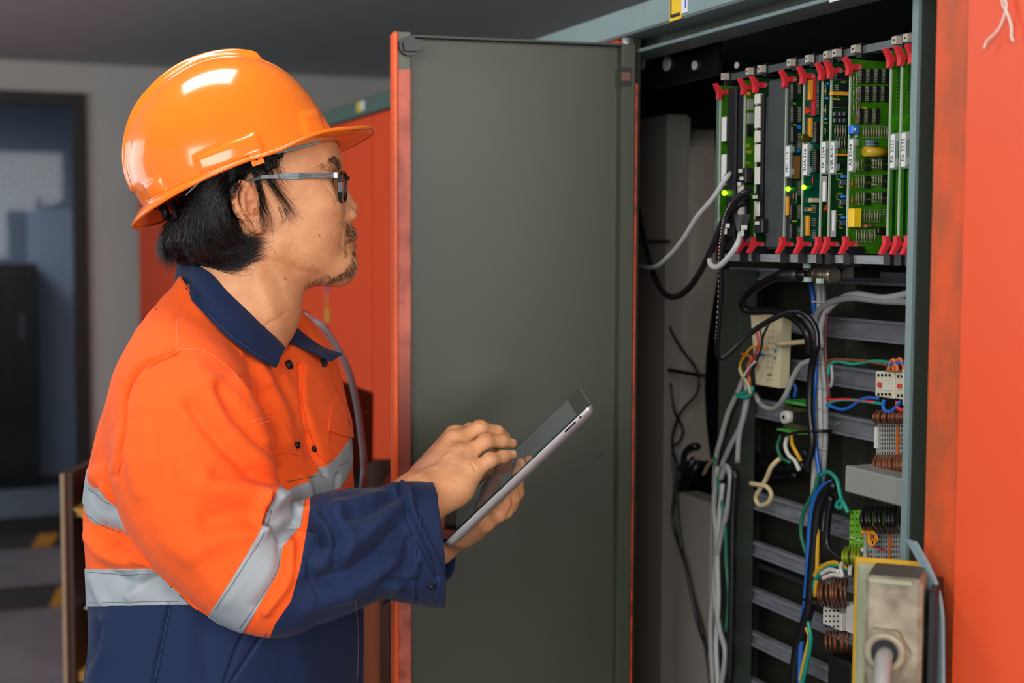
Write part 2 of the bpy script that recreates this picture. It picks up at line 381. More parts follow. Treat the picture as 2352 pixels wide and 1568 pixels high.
def worn_lip():
    m = bpy.data.materials.new('worn_lip_paint'); m.use_nodes = True; nt = m.node_tree; n = nt.nodes; L = nt.links; b = n['Principled BSDF']
    tc = n.new('ShaderNodeTexCoord'); sp = n.new('ShaderNodeSeparateXYZ'); L.new(tc.outputs['Object'], sp.inputs[0])
    n1 = n.new('ShaderNodeTexNoise'); n1.inputs['Scale'].default_value = 160; L.new(tc.outputs['Object'], n1.inputs['Vector'])
    ad = n.new('ShaderNodeMath'); ad.operation = 'MULTIPLY_ADD'; L.new(n1.outputs[0], ad.inputs[0]); ad.inputs[1].default_value = .016; L.new(sp.outputs[2], ad.inputs[2])
    gt = n.new('ShaderNodeMath'); gt.operation = 'GREATER_THAN'; L.new(ad.outputs[0], gt.inputs[0]); gt.inputs[1].default_value = dpx(925, 158)[1]+.008
    n2 = n.new('ShaderNodeTexNoise'); n2.inputs['Scale'].default_value = 24; n2.inputs['Detail'].default_value = 8; L.new(tc.outputs['Object'], n2.inputs['Vector'])
    rp = n.new('ShaderNodeValToRGB'); e = rp.color_ramp.elements; e[0].position = .3; e[0].color = hx('8c3a2a'); e[1].position = .62; e[1].color = hx('cf6a52'); L.new(n2.outputs[0], rp.inputs[0])
    mx = n.new('ShaderNodeMix'); mx.data_type = 'RGBA'; L.new(gt.outputs[0], mx.inputs[0]); L.new(rp.outputs[0], mx.inputs[6]); mx.inputs[7].default_value = hx('5c6354')
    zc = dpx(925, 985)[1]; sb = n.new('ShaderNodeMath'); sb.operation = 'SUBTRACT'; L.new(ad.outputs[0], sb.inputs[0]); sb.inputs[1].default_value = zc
    ab = n.new('ShaderNodeMath'); ab.operation = 'ABSOLUTE'; L.new(sb.outputs[0], ab.inputs[0]); mr = n.new('ShaderNodeMapRange'); mr.inputs[1].default_value = .04; mr.inputs[2].default_value = .16; mr.inputs[3].default_value = .8; mr.inputs[4].default_value = 0; L.new(ab.outputs[0], mr.inputs[0])  # lip colour turns dark red-brown around one height, fading above and below
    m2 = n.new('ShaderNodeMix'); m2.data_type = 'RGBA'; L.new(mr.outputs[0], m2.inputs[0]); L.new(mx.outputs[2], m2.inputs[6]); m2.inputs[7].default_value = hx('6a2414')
    L.new(m2.outputs[2], b.inputs['Base Color']); b.inputs['Roughness'].default_value = .5; return m
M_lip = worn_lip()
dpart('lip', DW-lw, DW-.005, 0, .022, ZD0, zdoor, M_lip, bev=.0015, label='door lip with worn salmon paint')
dpart('edge', DW-.006, DW+.0015, -.002, TH, ZD0, zdoor, mat('scraped_orange', 'e2581f', .4, var=.25, scale=60, thr=(.25, .45)), bev=.002, label='bright orange outer edge of the door')
dpart('lip', 0, rw, 0, .022, ZD0, zdoor-.003, M_green, bev=.002)
dpart('hinge_edge', -.0035, .0015, .002, TH, ZD0, zdoor-.06, mat('scraped_red', 'b83a18', .5, var=.6, scale=40, thr=(.35, .55)), label='scraped red edge on the hinge side')
dpart('top_flange', rw, DW-lw, 0.004, .020, zdoor-.006, zdoor-.003, M_dgreen)
dpart('outer_skin', .0, DW-.002, TH, TH+.003, ZD0, zdoor-.002, M_orange)
for px, py in ((1438, 176),):
    a, z = dpx(px, py)
    dpart('hinge_slot', a-.008, a+.008, -.0012, .002, z-.013, z+.013, M_black)
    dpart('hinge_plate', a-.006, a+.008, -.0022, .001, z-.006, z+.006, mat('brown_plate', '6b4a3e', .5))
a, z = dpx(1441, 90)
MB().cyl((a, .006, z-.012), (a, .006, z+.002), .006).build('hinge_pin', M_zinc, door, M=DM)
# latch knob top left
a, z = dpx(937, 107)
k = MB(); k.cyl((a, .0, z), (a, -.010, z), .0135, 24); 
lat = k.build('latch', M_black, door, M=DM, label='black quarter-turn latch knob')
MB().prism([(.007, -.008), (-.009, -.008), (-.016, -.006), (-.016, .008), (.004, .008), (.009, .003)], -.017, -.010, lambda x, y, d: (a+x*1.0, d, z+y)).build('latch_tongue', M_black, door, M=DM)
sm, zs = dpx(1385, 1045)
MB().sphere((sm, .0200, zs), (.006), 16, sc=(1, .03, 1)).build('dent', mat('smudge_green', '353a2e', .5), door, M=DM)
# ------------------------------------------------------------------ the rest of the row: closed orange cabinets
M_or2 = mat('orange_enamel_far', 'e44a18', .6, var=.05, scale=4, spec=.2)
sw = .735; s0 = S_L+.005; k = 0
names = ['orange electrical cabinet directly behind the open grey door', 'second closed orange cabinet beyond the open door, black latch on its edge', 'third closed orange cabinet of the row behind the hard hat',
         'fourth closed orange cabinet of the row behind the shoulder', 'fifth closed orange cabinet near the far wall', 'sixth closed orange cabinet of the row', 'last closed orange cabinet at the far wall']
while s0 < WS-.4 and k < 7:
    s1 = min(s0+sw, WS-.02) if s0+2*sw < WS+.3 else WS-.3
    t = thing('electrical_cabinet', names[k], 'cabinet', Matrix.Translation(Tc((s0+s1)/2, .2, 0)), group='closed orange cabinets of the row')
    MB().box(s0, s1-.006, NF+.012, DEP, .12, Z_fb+.006).build('body', M_green, t, M=CM)
    MB().box(s0, s1-.004, NF-.012, NF+.05, Z_fb, Z_top, bev=.003).build('header', M_lgreen if k < 0 else mat('mid_green_enamel', '4d6a60', .4), t, M=CM)
    MB().box(s0, s1-.004, NF+.05, DEP, Z_fb+.006, Z_top-.004).build('top_plate', mat('mid_green_enamel', '4d6a60', .4), t, M=CM)
    MB().box(s0, s1-.004, NF+.02, DEP, 0, .12).build('plinth', MATS['plinth_black'], t, M=CM)
    mid = (s0+s1)/2
    for a_, b_ in ((s0+.004, mid-.002), (mid+.002, s1-.008)):
        d_ = MB().box(a_, b_, NF-.016, NF+.010, .17, Z_fb-.006, bev=.002).build('door', M_or2, t, M=CM)
    MB().box(mid-.03, mid-.012, NF-.03, NF-.016, .95, 1.12, bev=.003).build('handle', M_black, t, M=CM)
    MB().box(s0+.10, s0+.13, NF-.014, NF-.012, Z_fb+.01, Z_top-.006).build('yellow_label', M_yel, t, M=CM)
    MB().box(s0+.07, s0+.095, NF-.014, NF-.012, Z_fb+.012, Z_top-.006).build('pale_label', M_lab, t, M=CM)
    s0 = s1; k += 1
ls, lz = Q(750, 680, NF-.018)
t = thing('warning_strip', 'small strip of pink and yellow stickers on an orange door beyond the chin', 'sticker', Matrix.Translation(Tc(ls, NF-.018, lz-.05)))
for i, c in enumerate(('a85a7a', 'd86a28', 'c89a30', 'c02818')):
    MB().box(ls-.02, ls+.02, NF-.0175, NF-.0162, lz+.05-.04*i, lz+.012-.04*i).build('sticker_band', mat('band_%s' % c, c, .5), t, M=CM)
# ------------------------------------------------------------------ the near orange cabinet on the right
t = thing('electrical_cabinet', 'near closed orange cabinet at the right edge, white threads hanging over it', 'cabinet', Matrix.Translation(Tc(S_R-.5, .2, 0)))
se = Q(2206, 700, NF-.022)[0]
MB().box(S_R-.9, S_R-.022, NF+.03, DEP, 0, Z_top).build('body', M_green, t, M=CM)
M_mott = mat('mottled_orange', 'e0582c', .55, var=.3, scale=26, col2='b8562e', thr=(.35, .6), stretch=(1, 1, .6), bump=.2)
M_near = mat('near_orange_enamel', 'f0592f', .42, var=.04, scale=3, bump=.06, bscale=300)
dd = MB().box(S_R-.86, S_R-.001, NF-.01, NF+.029, .17, Z_top-.0, bev=.002).build('frame', M_mott, t, M=CM, label='mottled orange frame strip')
dd2 = MB().box(S_R-.86, se, NF-.024, NF-.0102, .15, Z_top+.1, bev=.004).build('door', M_near, t, M=CM)
# white threads hanging in front
M_thr = mat('white_thread', 'e8dcd0', .7, var=.05)
for lab, pts in (('longer frayed white thread hanging on the near orange cabinet', ((2298, -60), (2303, 0), (2300, 20), (2282, 60), (2260, 84), (2238, 100), (2226, 118))),
                 ('shorter kinked white thread hanging on the near orange cabinet', ((2308, -60), (2296, 4), (2301, 30), (2305, 60), (2300, 80), (2294, 90), (2293, 101)))):
    w = [Tc(*(Q(x, y, NF-.032-.004*i/7)[0], NF-.032, Q(x, y, NF-.032)[1])) for i, (x, y) in enumerate([tuple(q) for q in spline(pts, 5)])]
    MB().tube(w, .0011, 6).build('thread', M_thr, label=lab, cat='thread')
# ------------------------------------------------------------------ card rack
rk = thing('card_rack', 'card rack with silver rails and black guides holding the circuit boards', 'rack', Matrix.Translation(Tc(.2, .1, Q(1900, 600, 0)[1])))
zT = Q(1948, 141, 0)[1]; zB = Q(1948, 578, 0)[1]
sr0 = Q(2096, 400, 0)[0]; sr1 = Q(1646, 400, 0)[0]
zr1 = Q(1990, 119, .012)[1]; zr0 = Q(1990, 107, .012)[1]
MB().box(sr0-.01, sr1, .012, .03, zr1-.001, zr0+.002).build('top_rail', M_steel, rk, M=CM)
zq0 = Q(1990, 606, .004)[1]; zq1 = Q(1990, 586, .004)[1]
MB().box(sr0-.01, sr1, .004, .03, zq0, zq1).build('bottom_rail', M_zinc, rk, M=CM)
MB().box(sr0-.01, sr1+.004, .19, .20, zq0, zr0).build('backplane', M_inner, rk, M=CM)
MB().box(sr1+.001, sr1+.004, .012, .19, zq0, zr0).build('rack_side', M_dgreen, rk, M=CM)
MB().box(sr0-.02, sr1, .03, .19, zr1+.004, zr0).build('rack_top', M_inner, rk, M=CM)
MB().box(sr0-.02, sr1, .03, .19, zq0, zq0+.005).build('rack_bottom', M_inner, rk, M=CM)
M_pcb1 = mat('pcb_dark_green', '0d3d1c', .35, var=.35, scale=90, spec=.6)
M_pcb2 = mat('pcb_teal_green', '0b5240', .3, var=.3, scale=60, spec=.6)
M_pcb3 = mat('pcb_bright_green', '3c7a10', .3, var=.35, scale=45, spec=.6)
M_pcb4 = mat('pcb_lime_green', '3a8a14', .3, var=.3, scale=35, spec=.6)
M_edge = mat('pcb_edge', 'a8b8a0', .5, var=.15, scale=80)
M_chip = mat('chip_black', '1c1b1d', .4, var=.1)
M_pin = mat('tin_pins', 'b9b4a6', .35, metal=.5, var=.1)
M_res = mat('resistor_body', '9d8b74', .5, var=.3, scale=300)
M_amb = mat('amber_part', 'e79a2b', .4, var=.06); M_yelp = mat('yellow_part', 'f2c41c', .35, var=.04); M_bluep = mat('blue_part', '2273d8', .35, var=.05)
M_silk = mat('yellow_print', '8f9a1c', .6, var=.1); M_brn = mat('brown_part', '8a6038', .5); M_cream = mat('cream_part', 'cdbf9c', .5)
M_clear = mat('clear_holder', 'c8d6cc', .1, var=.02, alpha=.14); M_tri = mat('red_triangle', 'ee3a14', .5, var=.03)
M_led = mat('led_lit', '8dff10', .3, emit=5.5, var=.0); M_ledb = mat('led_body', '1f8a2c', .2, var=.1, alpha=.8)
M_redp = mat('red_connector', 'd03038', .4)
def handle(parent, s, top=True, big=1.0, ang=0):
    z = (zT-.0070) if top else (zB+.0080); f = 1 if top else -1
    pr = [(-.0155, .019), (-.0105, .0205), (-.004, .010), (.001, .003), (.004, .003), (.004, -.005), (.0, -.006), (-.0015, -.019), (-.0085, -.019), (-.0075, -.006), (-.0095, .003), (-.013, .012)]
    pr = [(n*.80, zz*.55) for n, zz in pr]
    g = MB().prism([(n, z+f*zz) for n, zz in pr], s-.0060, s+.0008, lambda n, zz, ss: (ss, n, zz))
    o = g.build('handle', M_red, parent, M=CM)
    lug = [(.002, .002), (.008, .0040), (.0125, .003), (.0145, 0), (.0125, -.0032), (.008, -.004), (.002, -.004)]
    MB().prism([(n, z+f*zz) for n, zz in lug], s-.0045, s-.0008, lambda n, zz, ss: (ss, n, zz)).build('handle_lug', M_red, o, M=CM)
    MB().cyl((s-.0055, .0105, z-.0005), (s-.0040, .0105, z-.0005), .0019, 10).build('rivet', M_zinc, o, M=CM)
def guides(s):
    a = MB().box(s-.006, s+.0025, .002, .010, zT+.0095, zT+.0185); o = MB().box(s-.0075, s+.002, .010, .033, zT+.004, zT+.021).build('guide_block', M_black, rk, M=CM)
    a.build('coding_key', mat('beige_key', 'b9b1a2', .5, var=.05), rk, M=CM)
    MB().box(s-.0028, s-.0008, .0012, .002, zT+.0130, zT+.0150).build('key_dot', M_chip, rk, M=CM)
    MB().box(s-.009, s+.0035, -.002, .02, zq0-.001, zq1+.010).build('guide_foot', M_black, rk, M=CM)
    MB().sphere((s+.006, .002, zq0-.0), .0016, 8).build('screw', M_zinc, rk, M=CM)
def board(name, label, px, pm, n1=.17, hands=True, group='circuit boards in the rack', guide=True, zt=None):
    s = Q(px, 400, 0)[0]
    t = thing(name, label, 'circuit board', Matrix.Translation(Tc(s, .08, zB)), group=group)
    t['s'] = s
    MB().box(s-.0008, s+.0008, .0004, n1, zB-.002, zT+.002).build('printed_board', pm, t, M=CM)
    MB().box(s-.0013, s+.0012, -.0006, .0012, zB+.002, zT-.004).build('edge_strip', M_edge, t, M=CM)
    if hands: handle(t, s, True); handle(t, s, False)
    if guide: guides(s)
    return t, s
def comp(t, s, px0, py0, px1, py1, h, m, name='component', bev=0, lift=0):
    hh = s-.0008-h
    n0, z0 = B(px0, py1, hh); n1, z1 = B(px1, py0, hh)
    return MB().box(hh, s-.0008-lift, n0, n1, z0, z1, bev=bev).build(name, m, t, M=CM)
def pins(t, s, px0, py0, px1, py1, cnt, h=.003, name='pin_row'):
    hh = s-.0008-h; g = MB()
    for i in range(cnt):
        ya = py0+(py1-py0)*(i+.15)/cnt; yb = py0+(py1-py0)*(i+.7)/cnt
        n0, z0 = B(px0, yb, hh); n1, z1 = B(px1, ya, hh); g.box(hh, s-.0008, n0, n1, z0, z1)
    return g.build(name, M_pin, t, M=CM, kind='stuff')
def chip(t, s, px0, py0, px1, py1, left=True, cnt=8, m=None):
    c = comp(t, s, px0, py0, px1, py1, .0035, m or M_chip, 'chip')
    w = 4
    if left: pins(t, s, px0-w, py0, px0, py1, cnt)
    return c
def resv(t, s, px, py0, py1, h=.0035, w=1.5, m=None):
    """axial resistor standing off the board, body vertical"""
    hh = s-.0008-h; n0, z0 = B(px, py1, hh); _, z1 = B(px, py0, hh); g = MB()
    g.tube([(s-.001, n0-.0008, z0), (hh, n0, z0+.0005), (hh, n0, z1-.0005), (s-.001, n0-.0008, z1)], .00035*w/1.5, 5)
    o = g.build('resistor', M_pin, t, M=CM)
    zz = (z1-z0); MB().cyl((hh, n0, z0+.28*zz), (hh, n0, z1-.28*zz), .0010, 8).build('body', m or M_res, o, M=CM)
def resh(t, s, px0, px1, py, r=.0016, m=None, bands=None):
    hh = s-.0008-r-.001; n0, z0 = B(px0, py, hh); n1, _ = B(px1, py, hh)
    o = MB().cyl((hh, n0, z0), (hh, n1, z0), r, 14).build('resistor', m or M_res, t, M=CM)
    for i, b_ in enumerate(bands or []):
        u = n0+(n1-n0)*(.2+.15*i); MB().cyl((hh, u, z0), (hh, u+.0008, z0), r*1.04, 14).build('colour_band', b_, o, M=CM)
    return o
def led(t, s, px, py):
    n0, z0 = B(px, py, s-.004)
    o = MB().cyl((s-.004, n0+.001, z0), (s-.004, n0+.011, z0), .0027, 12).build('led', M_ledb, t, M=CM)
    MB().sphere((s-.004, n0-.001, z0), .0030, 12).build('lens', M_led, o, M=CM)
def text(t, body, s, n, z, size, m=None, name='lettering'):
    c = bpy.data.curves.new(name, 'FONT'); c.body = body; c.size = size; c.align_x = 'CENTER'; c.align_y = 'CENTER'; c.extrude = .0001; c.materials.append(m or M_blk)
    o0 = bpy.data.objects.new(name, c); COL.objects.link(o0); bpy.context.view_layer.update(); me = bpy.data.meshes.new_from_object(o0.evaluated_get(bpy.context.evaluated_depsgraph_get())); bpy.data.objects.remove(o0)
    o = bpy.data.objects.new(name, me); o['kind'] = 'stuff'; COL.objects.link(o); p = Tc(s, n, z); nd = -CD
    M = Matrix(((0, CU.x, nd.x, p.x), (0, CU.y, nd.y, p.y), (1, CU.z, nd.z, p.z), (0, 0, 0, 1)))
    o.parent = t; o.matrix_local = WM[t.name].inverted() @ M; WM[o.name] = M; return o
def label(t, s, txt, px0, py0, px1, py1, clear=True, n=-.0025):
    a, z0 = Q(px0, py1, n); b_, z1 = Q(px1, py0, n)
    o = MB().box(a, b_, n, n+.001, z0, z1).build('name_label', M_lab, t, M=CM)
    if clear:
        MB().box(a, b_-.004, n+.001, n+.0022, z0-.002, z1+.002).build('label_holder', M_clear, t, M=CM)
        for zz in (z1-.004, z0+.006): MB().cyl((b_-.003, n+.0005, zz), (b_-.003, n+.004, zz), .0045, 14).build('holder_lug', M_clear, t, M=CM)
    if txt: text(t, txt, (a+b_)/2, n-.0002, (z0+z1)/2, .0076)
def tri(t, s, pts, h=.0008):
    hh = s-.0008-h; v = [B(x, y, hh) for x, y in pts]
    MB().prism(v, hh, s-.0009, lambda n, z, ss: (ss, n, z)).build('warning_triangle', M_tri, t, M=CM)
def silk(t, s, rects):
    g = MB()
    for x0, y0, x1, y1 in rects:
        n0, z0 = B(x0, y1, s-.001); n1, z1 = B(x1, y0, s-.001); g.box(s-.0012, s-.0008, n0, n1, z0, z1)
    g.build('silk_print', M_silk, t, M=CM, kind='stuff')
# --- 1: leftmost green board
t, s = board('circuit_board', 'leftmost green circuit board with two white labels and a lit green LED', 1652, M_pcb3)
MB().box(s+.001, s+.010, .0, .003, zB, zT-.008).build('side_strip', mat('teal_strip', '4d6f63', .4), t, M=CM)
label(t, s, '', 1657, 268, 1668, 325, False); label(t, s, '', 1656, 354, 1668, 425, False)
a, z0 = Q(1664, 443, -.004); MB().sphere((a, -.004, z0), .0036, 12).build('led', M_led, t, M=CM)
# --- black modules
t = thing('processor_module', 'narrow black plug-in module second from the left in the rack', 'module', Matrix.Translation(Tc(Q(1680, 400, 0)[0], .05, zB)))
a, b_ = Q(1670, 400, 0)[0], Q(1689, 400, 0)[0]
MB().box(a, b_, -.001, .15, zB, zT-.004, bev=.001).build('housing', M_black, t, M=CM)
MB().box(b_-.001, b_-.0022, -.0022, .0, zB, zT-.004).build('edge_trim', mat('trim_grey', '3b3d44', .4), t, M=CM)
a2, b2 = Q(1692, 400, 0)[0], Q(1705, 400, 0)[0]
MB().box(a2, b2, .001, .15, zB, zT-.004, bev=.001).build('housing', M_black, t, M=CM)
def fbx(t, name, px0, py0, px1, py1, n, dep, m, bev=0):
    a, z0 = Q(px0, py1, n); b_, z1 = Q(px1, py0, n)
    return MB().box(a, b_, n, n+dep, z0, z1, bev=bev).build(name, m, t, M=CM)
t, s = board('circuit_board', 'green board behind two black cable sockets, second red handled card from the left', 1708, M_pcb3)
comp(t, s, 1719, 228, 1731, 252, .004, M_grey, 'relay'); comp(t, s, 1719, 260, 1731, 283, .004, M_grey, 'relay'); comp(t, s, 1718, 288, 1729, 312, .004, M_chip, 'relay')
comp(t, s, 1715, 210, 1724, 219, .003, M_amb, 'capacitor'); comp(t, s, 1714, 540, 1724, 556, .003, mat('grey_blue_part', '6f8aa0', .4), 'capacitor'); comp(t, s, 1719, 556, 1728, 563, .003, M_amb, 'capacitor')
silk(t, s, [(1712, 330, 1722, 338), (1714, 345, 1726, 352), (1712, 372, 1724, 376)])
fbx(t, 'socket', 1693, 385, 1713, 421, -.012, .012, M_black, .001); fbx(t, 'socket', 1693, 445, 1712, 545, -.008, .008, M_black, .001)
for x, y in ((1699, 392), (1702, 410), (1696, 422)): fbx(t, 'screw_head', x-3, y-4, x+4, y+4, -.0135, .002, M_white)
for y0, y1 in ((426, 446), (473, 497)): fbx(t, 'contact_strip', 1694, y0, 1705, y1, -.0105, .003, M_white)
t, s = board('circuit_board', 'card with tall white contact strips and a black frame, left of the grey blank panel', 1735, M_pcb1)
for y0, y1 in ((215, 240), (243, 295), (299, 328), (331, 373), (383, 424), (462, 497)): fbx(t, 'contact_strip', 1732, y0, 1744, y1, -.004, .006, M_white, .0006)
fbx(t, 'black_frame', 1744, 216, 1756, 536, -.003, .02, M_black); fbx(t, 'frame_strip', 1757, 222, 1761, 540, -.001, .003, M_steel)
fbx(t, 'socket', 1731, 502, 1751, 535, -.010, .012, M_black, .001); fbx(t, 'socket', 1731, 444, 1742, 462, -.008, .012, M_black)
for x, y in ((1738, 512), (1733, 452)): fbx(t, 'screw_head', x-4, y-4, x+4, y+4, -.0115, .002, M_white)
# --- grey blank panel
a, z1 = Q(1763, 185, -.001); b_, z0 = Q(1800, 572, -.001)
t = MB().box(a, b_, -.001, .012, z0, z1, bev=.003).build('blank_panel', mat('blank_panel_grey', '454b4c', .5, metal=.3, var=.25, scale=12), M=CM, label='plain dark grey blank panel between the card rack boards', cat='panel')
# --- PEC board
t, s = board('circuit_board', 'dark green board with a lit green LED right of the grey blank panel', 1802, M_pcb1)
for y0, y1 in ((194, 229), (245, 281), (292, 328)): chip(t, s, 1822, y0, 1831, y1)
for y0, y1 in ((190, 216), (245, 281), (306, 346), (416, 450), (470, 503), (520, 548)): chip(t, s, 1840, y0, 1848, y1)
for y0, y1 in ((470, 503), (514, 547)): chip(t, s, 1819, y0, 1827, y1)
comp(t, s, 1822, 358, 1838, 410, .004, M_brn, 'socket_block'); comp(t, s, 1808, 451, 1813, 494, .005, M_amb, 'resistor_network'); led(t, s, 1812, 434)
silk(t, s, [(1816, 236, 1828, 239), (1816, 285, 1828, 288), (1811, 445, 1815, 450), (1813, 496, 1816, 502), (1812, 335, 1816, 345), (1818, 505, 1830, 510), (1820, 358, 1823, 410)])
for x, y0, y1 in ((1822, 434, 466), (1829, 436, 468)): resv(t, s, x, y0, y1)
comp(t, s, 1833, 288, 1840, 297, .003, M_bluep, 'capacitor'); comp(t, s, 1833, 342, 1838, 350, .003, M_bluep, 'capacitor')
label(t, s, 'PEC 215', 1803, 336, 1813, 406)
# --- SUA board
t, s = board('circuit_board', 'teal board with red triangle, red strip and lit green LED', 1843, M_pcb2)
for x0, y0, x1, y1 in ((1861, 183, 1868, 229), (1861, 270, 1867, 315), (1855, 495, 1861, 541)):
    comp(t, s, x0, y0, x1, y1, .006, M_amb, 'resistor_network'); pins(t, s, x0-3, y0+2, x0, y1-2, 9, .002)
comp(t, s, 1870, 174, 1875, 265, .007, M_redp, 'red_connector'); pins(t, s, 1875, 176, 1881, 264, 20, .005)
for y0, y1 in ((280, 328), (343, 395)): chip(t, s, 1875, y0, 1884, y1, cnt=11)
tri(t, s, [(1849, 243), (1849, 263), (1863, 254)])
n0, z0 = B(1851, 317, s-.006); MB().cyl((s-.006, n0, z0), (s-.001, n0, z0), .0055, 18).build('gold_disc', mat('olive_gold', '6b6420', .4, metal=.6), t, M=CM)
led(t, s, 1848, 430); resv(t, s, 1866, 402, 428, m=M_tri)
comp(t, s, 1863, 455, 1882, 464, .006, M_cream, 'terminal'); comp(t, s, 1860, 477, 1867, 485, .005, M_amb, 'capacitor'); pins(t, s, 1851, 476, 1859, 486, 3)
for y0 in (470, 500, 528): pins(t, s, 1869, y0, 1875, y0+20, 5)
label(t, s, 'SUA 216', 1844, 331, 1854, 402)
# --- EK board
t, s = board('circuit_board', 'narrow green board with barcode label and red triangle, EK label', 1885, M_pcb1)
for y0, y1 in ((195, 226), (240, 268), (294, 308)): resv(t, s, 1896, y0, y1, w=2)
for x, y in ((1903, 192), (1902, 226), (1899, 273)): comp(t, s, x-3, y-3, x+3, y+3, .004, M_bluep, 'capacitor', .001)
silk(t, s, [(1892, 206, 1894, 212), (1891, 250, 1894, 256), (1894, 280, 1900, 284)])
label(t, s, 'EK 2264', 1886, 326, 1896, 397); fbx(t, 'barcode_label', 1887, 404, 1899, 464, -.001, .0008, M_grey); fbx(t, 'barcode_window', 1889, 417, 1896, 462, -.0016, .0006, M_lab)
tri(t, s, [(1891, 484), (1900, 484), (1900, 467)])
# --- VSR board
t, s = board('circuit_board', 'green board with two horizontal amber bars and blue parts, VSR label', 1905, M_pcb1)
for x0, y0, x1, y1 in ((1922, 168, 1950, 182), (1926, 194, 1950, 208), (1914, 232, 1950, 246)):
    c = comp(t, s, x0, y0, x1, y1, .004, M_chip if y0 < 220 else M_grey if False else M_chip, 'chip'); pins(t, s, x0, y1, x1, y1+2.5, 1); pins(t, s, x0-3, y0, x0, y1, 3)
for y0, y1 in ((211, 218), (353, 357)): comp(t, s, 1912 if y0 < 300 else 1921, y0, 1950, y1, .006, M_amb, 'resistor_network')
for r in range(2):
    for c in range(3): comp(t, s, 1916+c*11, 256+r*15, 1924+c*11, 267+r*15, .005, mat('grey_pot', '3d3e42', .4), 'trimmer', .001)
for i in range(5): resv(t, s, 1918+6*i, 287, 315, w=2)
for i in range(4): resv(t, s, 1922+6*i, 316, 342, w=2)
silk(t, s, [(1923+6*i, 342, 1925+6*i, 351) for i in range(4)]+[(1931, 162, 1946, 165), (1932, 187, 1944, 190), (1922, 220, 1926, 223), (1912, 226, 1930, 229)])
for y in (405, 451, 499):
    resh(t, s, 1931, 1948, y, .0020, M_bluep); comp(t, s, 1930, y+7, 1946, y+20, .004, mat('slate_part', '4c5660', .4), 'diode', .001); resh(t, s, 1936, 1950, y+8, .0007, M_pin)
    silk(t, s, [(1921, y-5, 1923, y+8), (1921, y+6, 1930, y+8), (1926, y+14, 1928, y+24), (1924, y-8, 1936, y-5), (1927, y+22, 1936, y+26)])
comp(t, s, 1927, 372, 1945, 383, .004, M_chip, 'diode', .001)
label(t, s, 'VSR 8032', 1906, 325, 1916, 397); fbx(t, 'barcode_label', 1907, 483, 1920, 544, -.001, .0008, M_grey); fbx(t, 'barcode_window', 1911, 484, 1916, 530, -.0016, .0006, M_lab)
# --- AS board, the big visible one
t, s = board('circuit_board', 'widest visible green board with yellow cylinder capacitor, yellow block and blue trimmer', 1948, M_pcb3)
for r, (y0, y1) in enumerate(((158, 190), (198, 233), (250, 283))):
    for c in range(4):
        x = 1979+18*c-(2*r)
        if r == 2 and c == 3: continue
        chip(t, s, x, y0, x+10, y1, cnt=8 if r else 7)
for r, (y0, y1) in enumerate(((166, 197), (200, 230), (233, 264))):
    for c in range(2 if r == 0 else 3): resv(t, s, 1961+6*c, y0, y1, w=2)
o = comp(t, s, 1958, 288, 1974, 307, .009, M_bluep, 'trimmer', .0008)
n0, z0 = Q(1963, 297, .002)[0], Q(1963, 297, .002)[1]; bn, bz = B(1962, 297, s-.010); MB().sphere((s-.0101, bn+.001, bz), .0018, 10).build('trimmer_screw', M_white, o, M=CM)
comp(t, s, 1967, 308, 1971, 315, .004, M_white, 'bead'); comp(t, s, 1984, 245, 1990, 250, .003, M_amb, 'bead'); comp(t, s, 1968, 268, 1974, 284, .003, M_brn, 'bead')
for i in range(10): resv(t, s, 1983+6*i, 290, 318, w=2)
for y in (325, 332.5): resh(t, s, 1990, 2014, y, .0021, mat('blue_grey_res', '70828c', .4), [M_bluep])
o = resh(t, s, 1986, 2034, 348, .0060, mat('yellow_cap', 'c9a42a', .35))
n0, z0 = B(2010, 348, s-.0132); MB().box(s-.0132, s-.0128, n0-.006, n0+.004, z0+.0012, z0+.0018).box(s-.0133, s-.0128, n0-.006, n0+.003, z0-.001, z0-.0004).box(s-.0132, s-.0128, n0-.006, n0+.004, z0-.003, z0-.0024).build('print', M_blk, o, M=CM)
for y0, y1 in ((362, 393), (402, 430), (440, 470)):
    for c in range(4 if y0 > 370 else 3): resv(t, s, 1966+6*c, y0, y1, w=2)
    for k_ in range(2):
        comp(t, s, 1990, y0+3+k_*16, 2001, y0+13+k_*16, .005, M_chip, 'diode'); resh(t, s, 2001, 2022, y0+6+k_*16, .0007, M_pin)
    for c in range(4): resv(t, s, 2006+6*c, y0, y1-4, w=1.5)
    for k_ in range(2): comp(t, s, 2031, y0+k_*17, 2040, y0+10+k_*17, .006, M_chip, 'transistor')
for y0 in (410, 448): resv(t, s, 1957, y0, y0+26, m=M_tri)
comp(t, s, 1960, 479, 1980, 522, .012, M_yelp, 'film_capacitor', .001); comp(t, s, 1951, 505, 1954, 522, .0012, M_yelp, 'print')
for i in range(7): resv(t, s, 1985+6*i, 481, 511, w=2)
resh(t, s, 1982, 2006, 519, .0022, M_brn, [M_amb, M_chip])
for i in range(8): resv(t, s, 1967+6*i, 528, 558, w=2)
comp(t, s, 2017, 522, 2037, 537, .006, M_chip, 'relay', .001); pins(t, s, 2032, 480, 2035, 495, 3)
silk(t, s, [(2010, 160, 2020, 162), (1974, 562, 1980, 563)])
label(t, s, 'AS 2264', 1949, 320, 1959, 392)
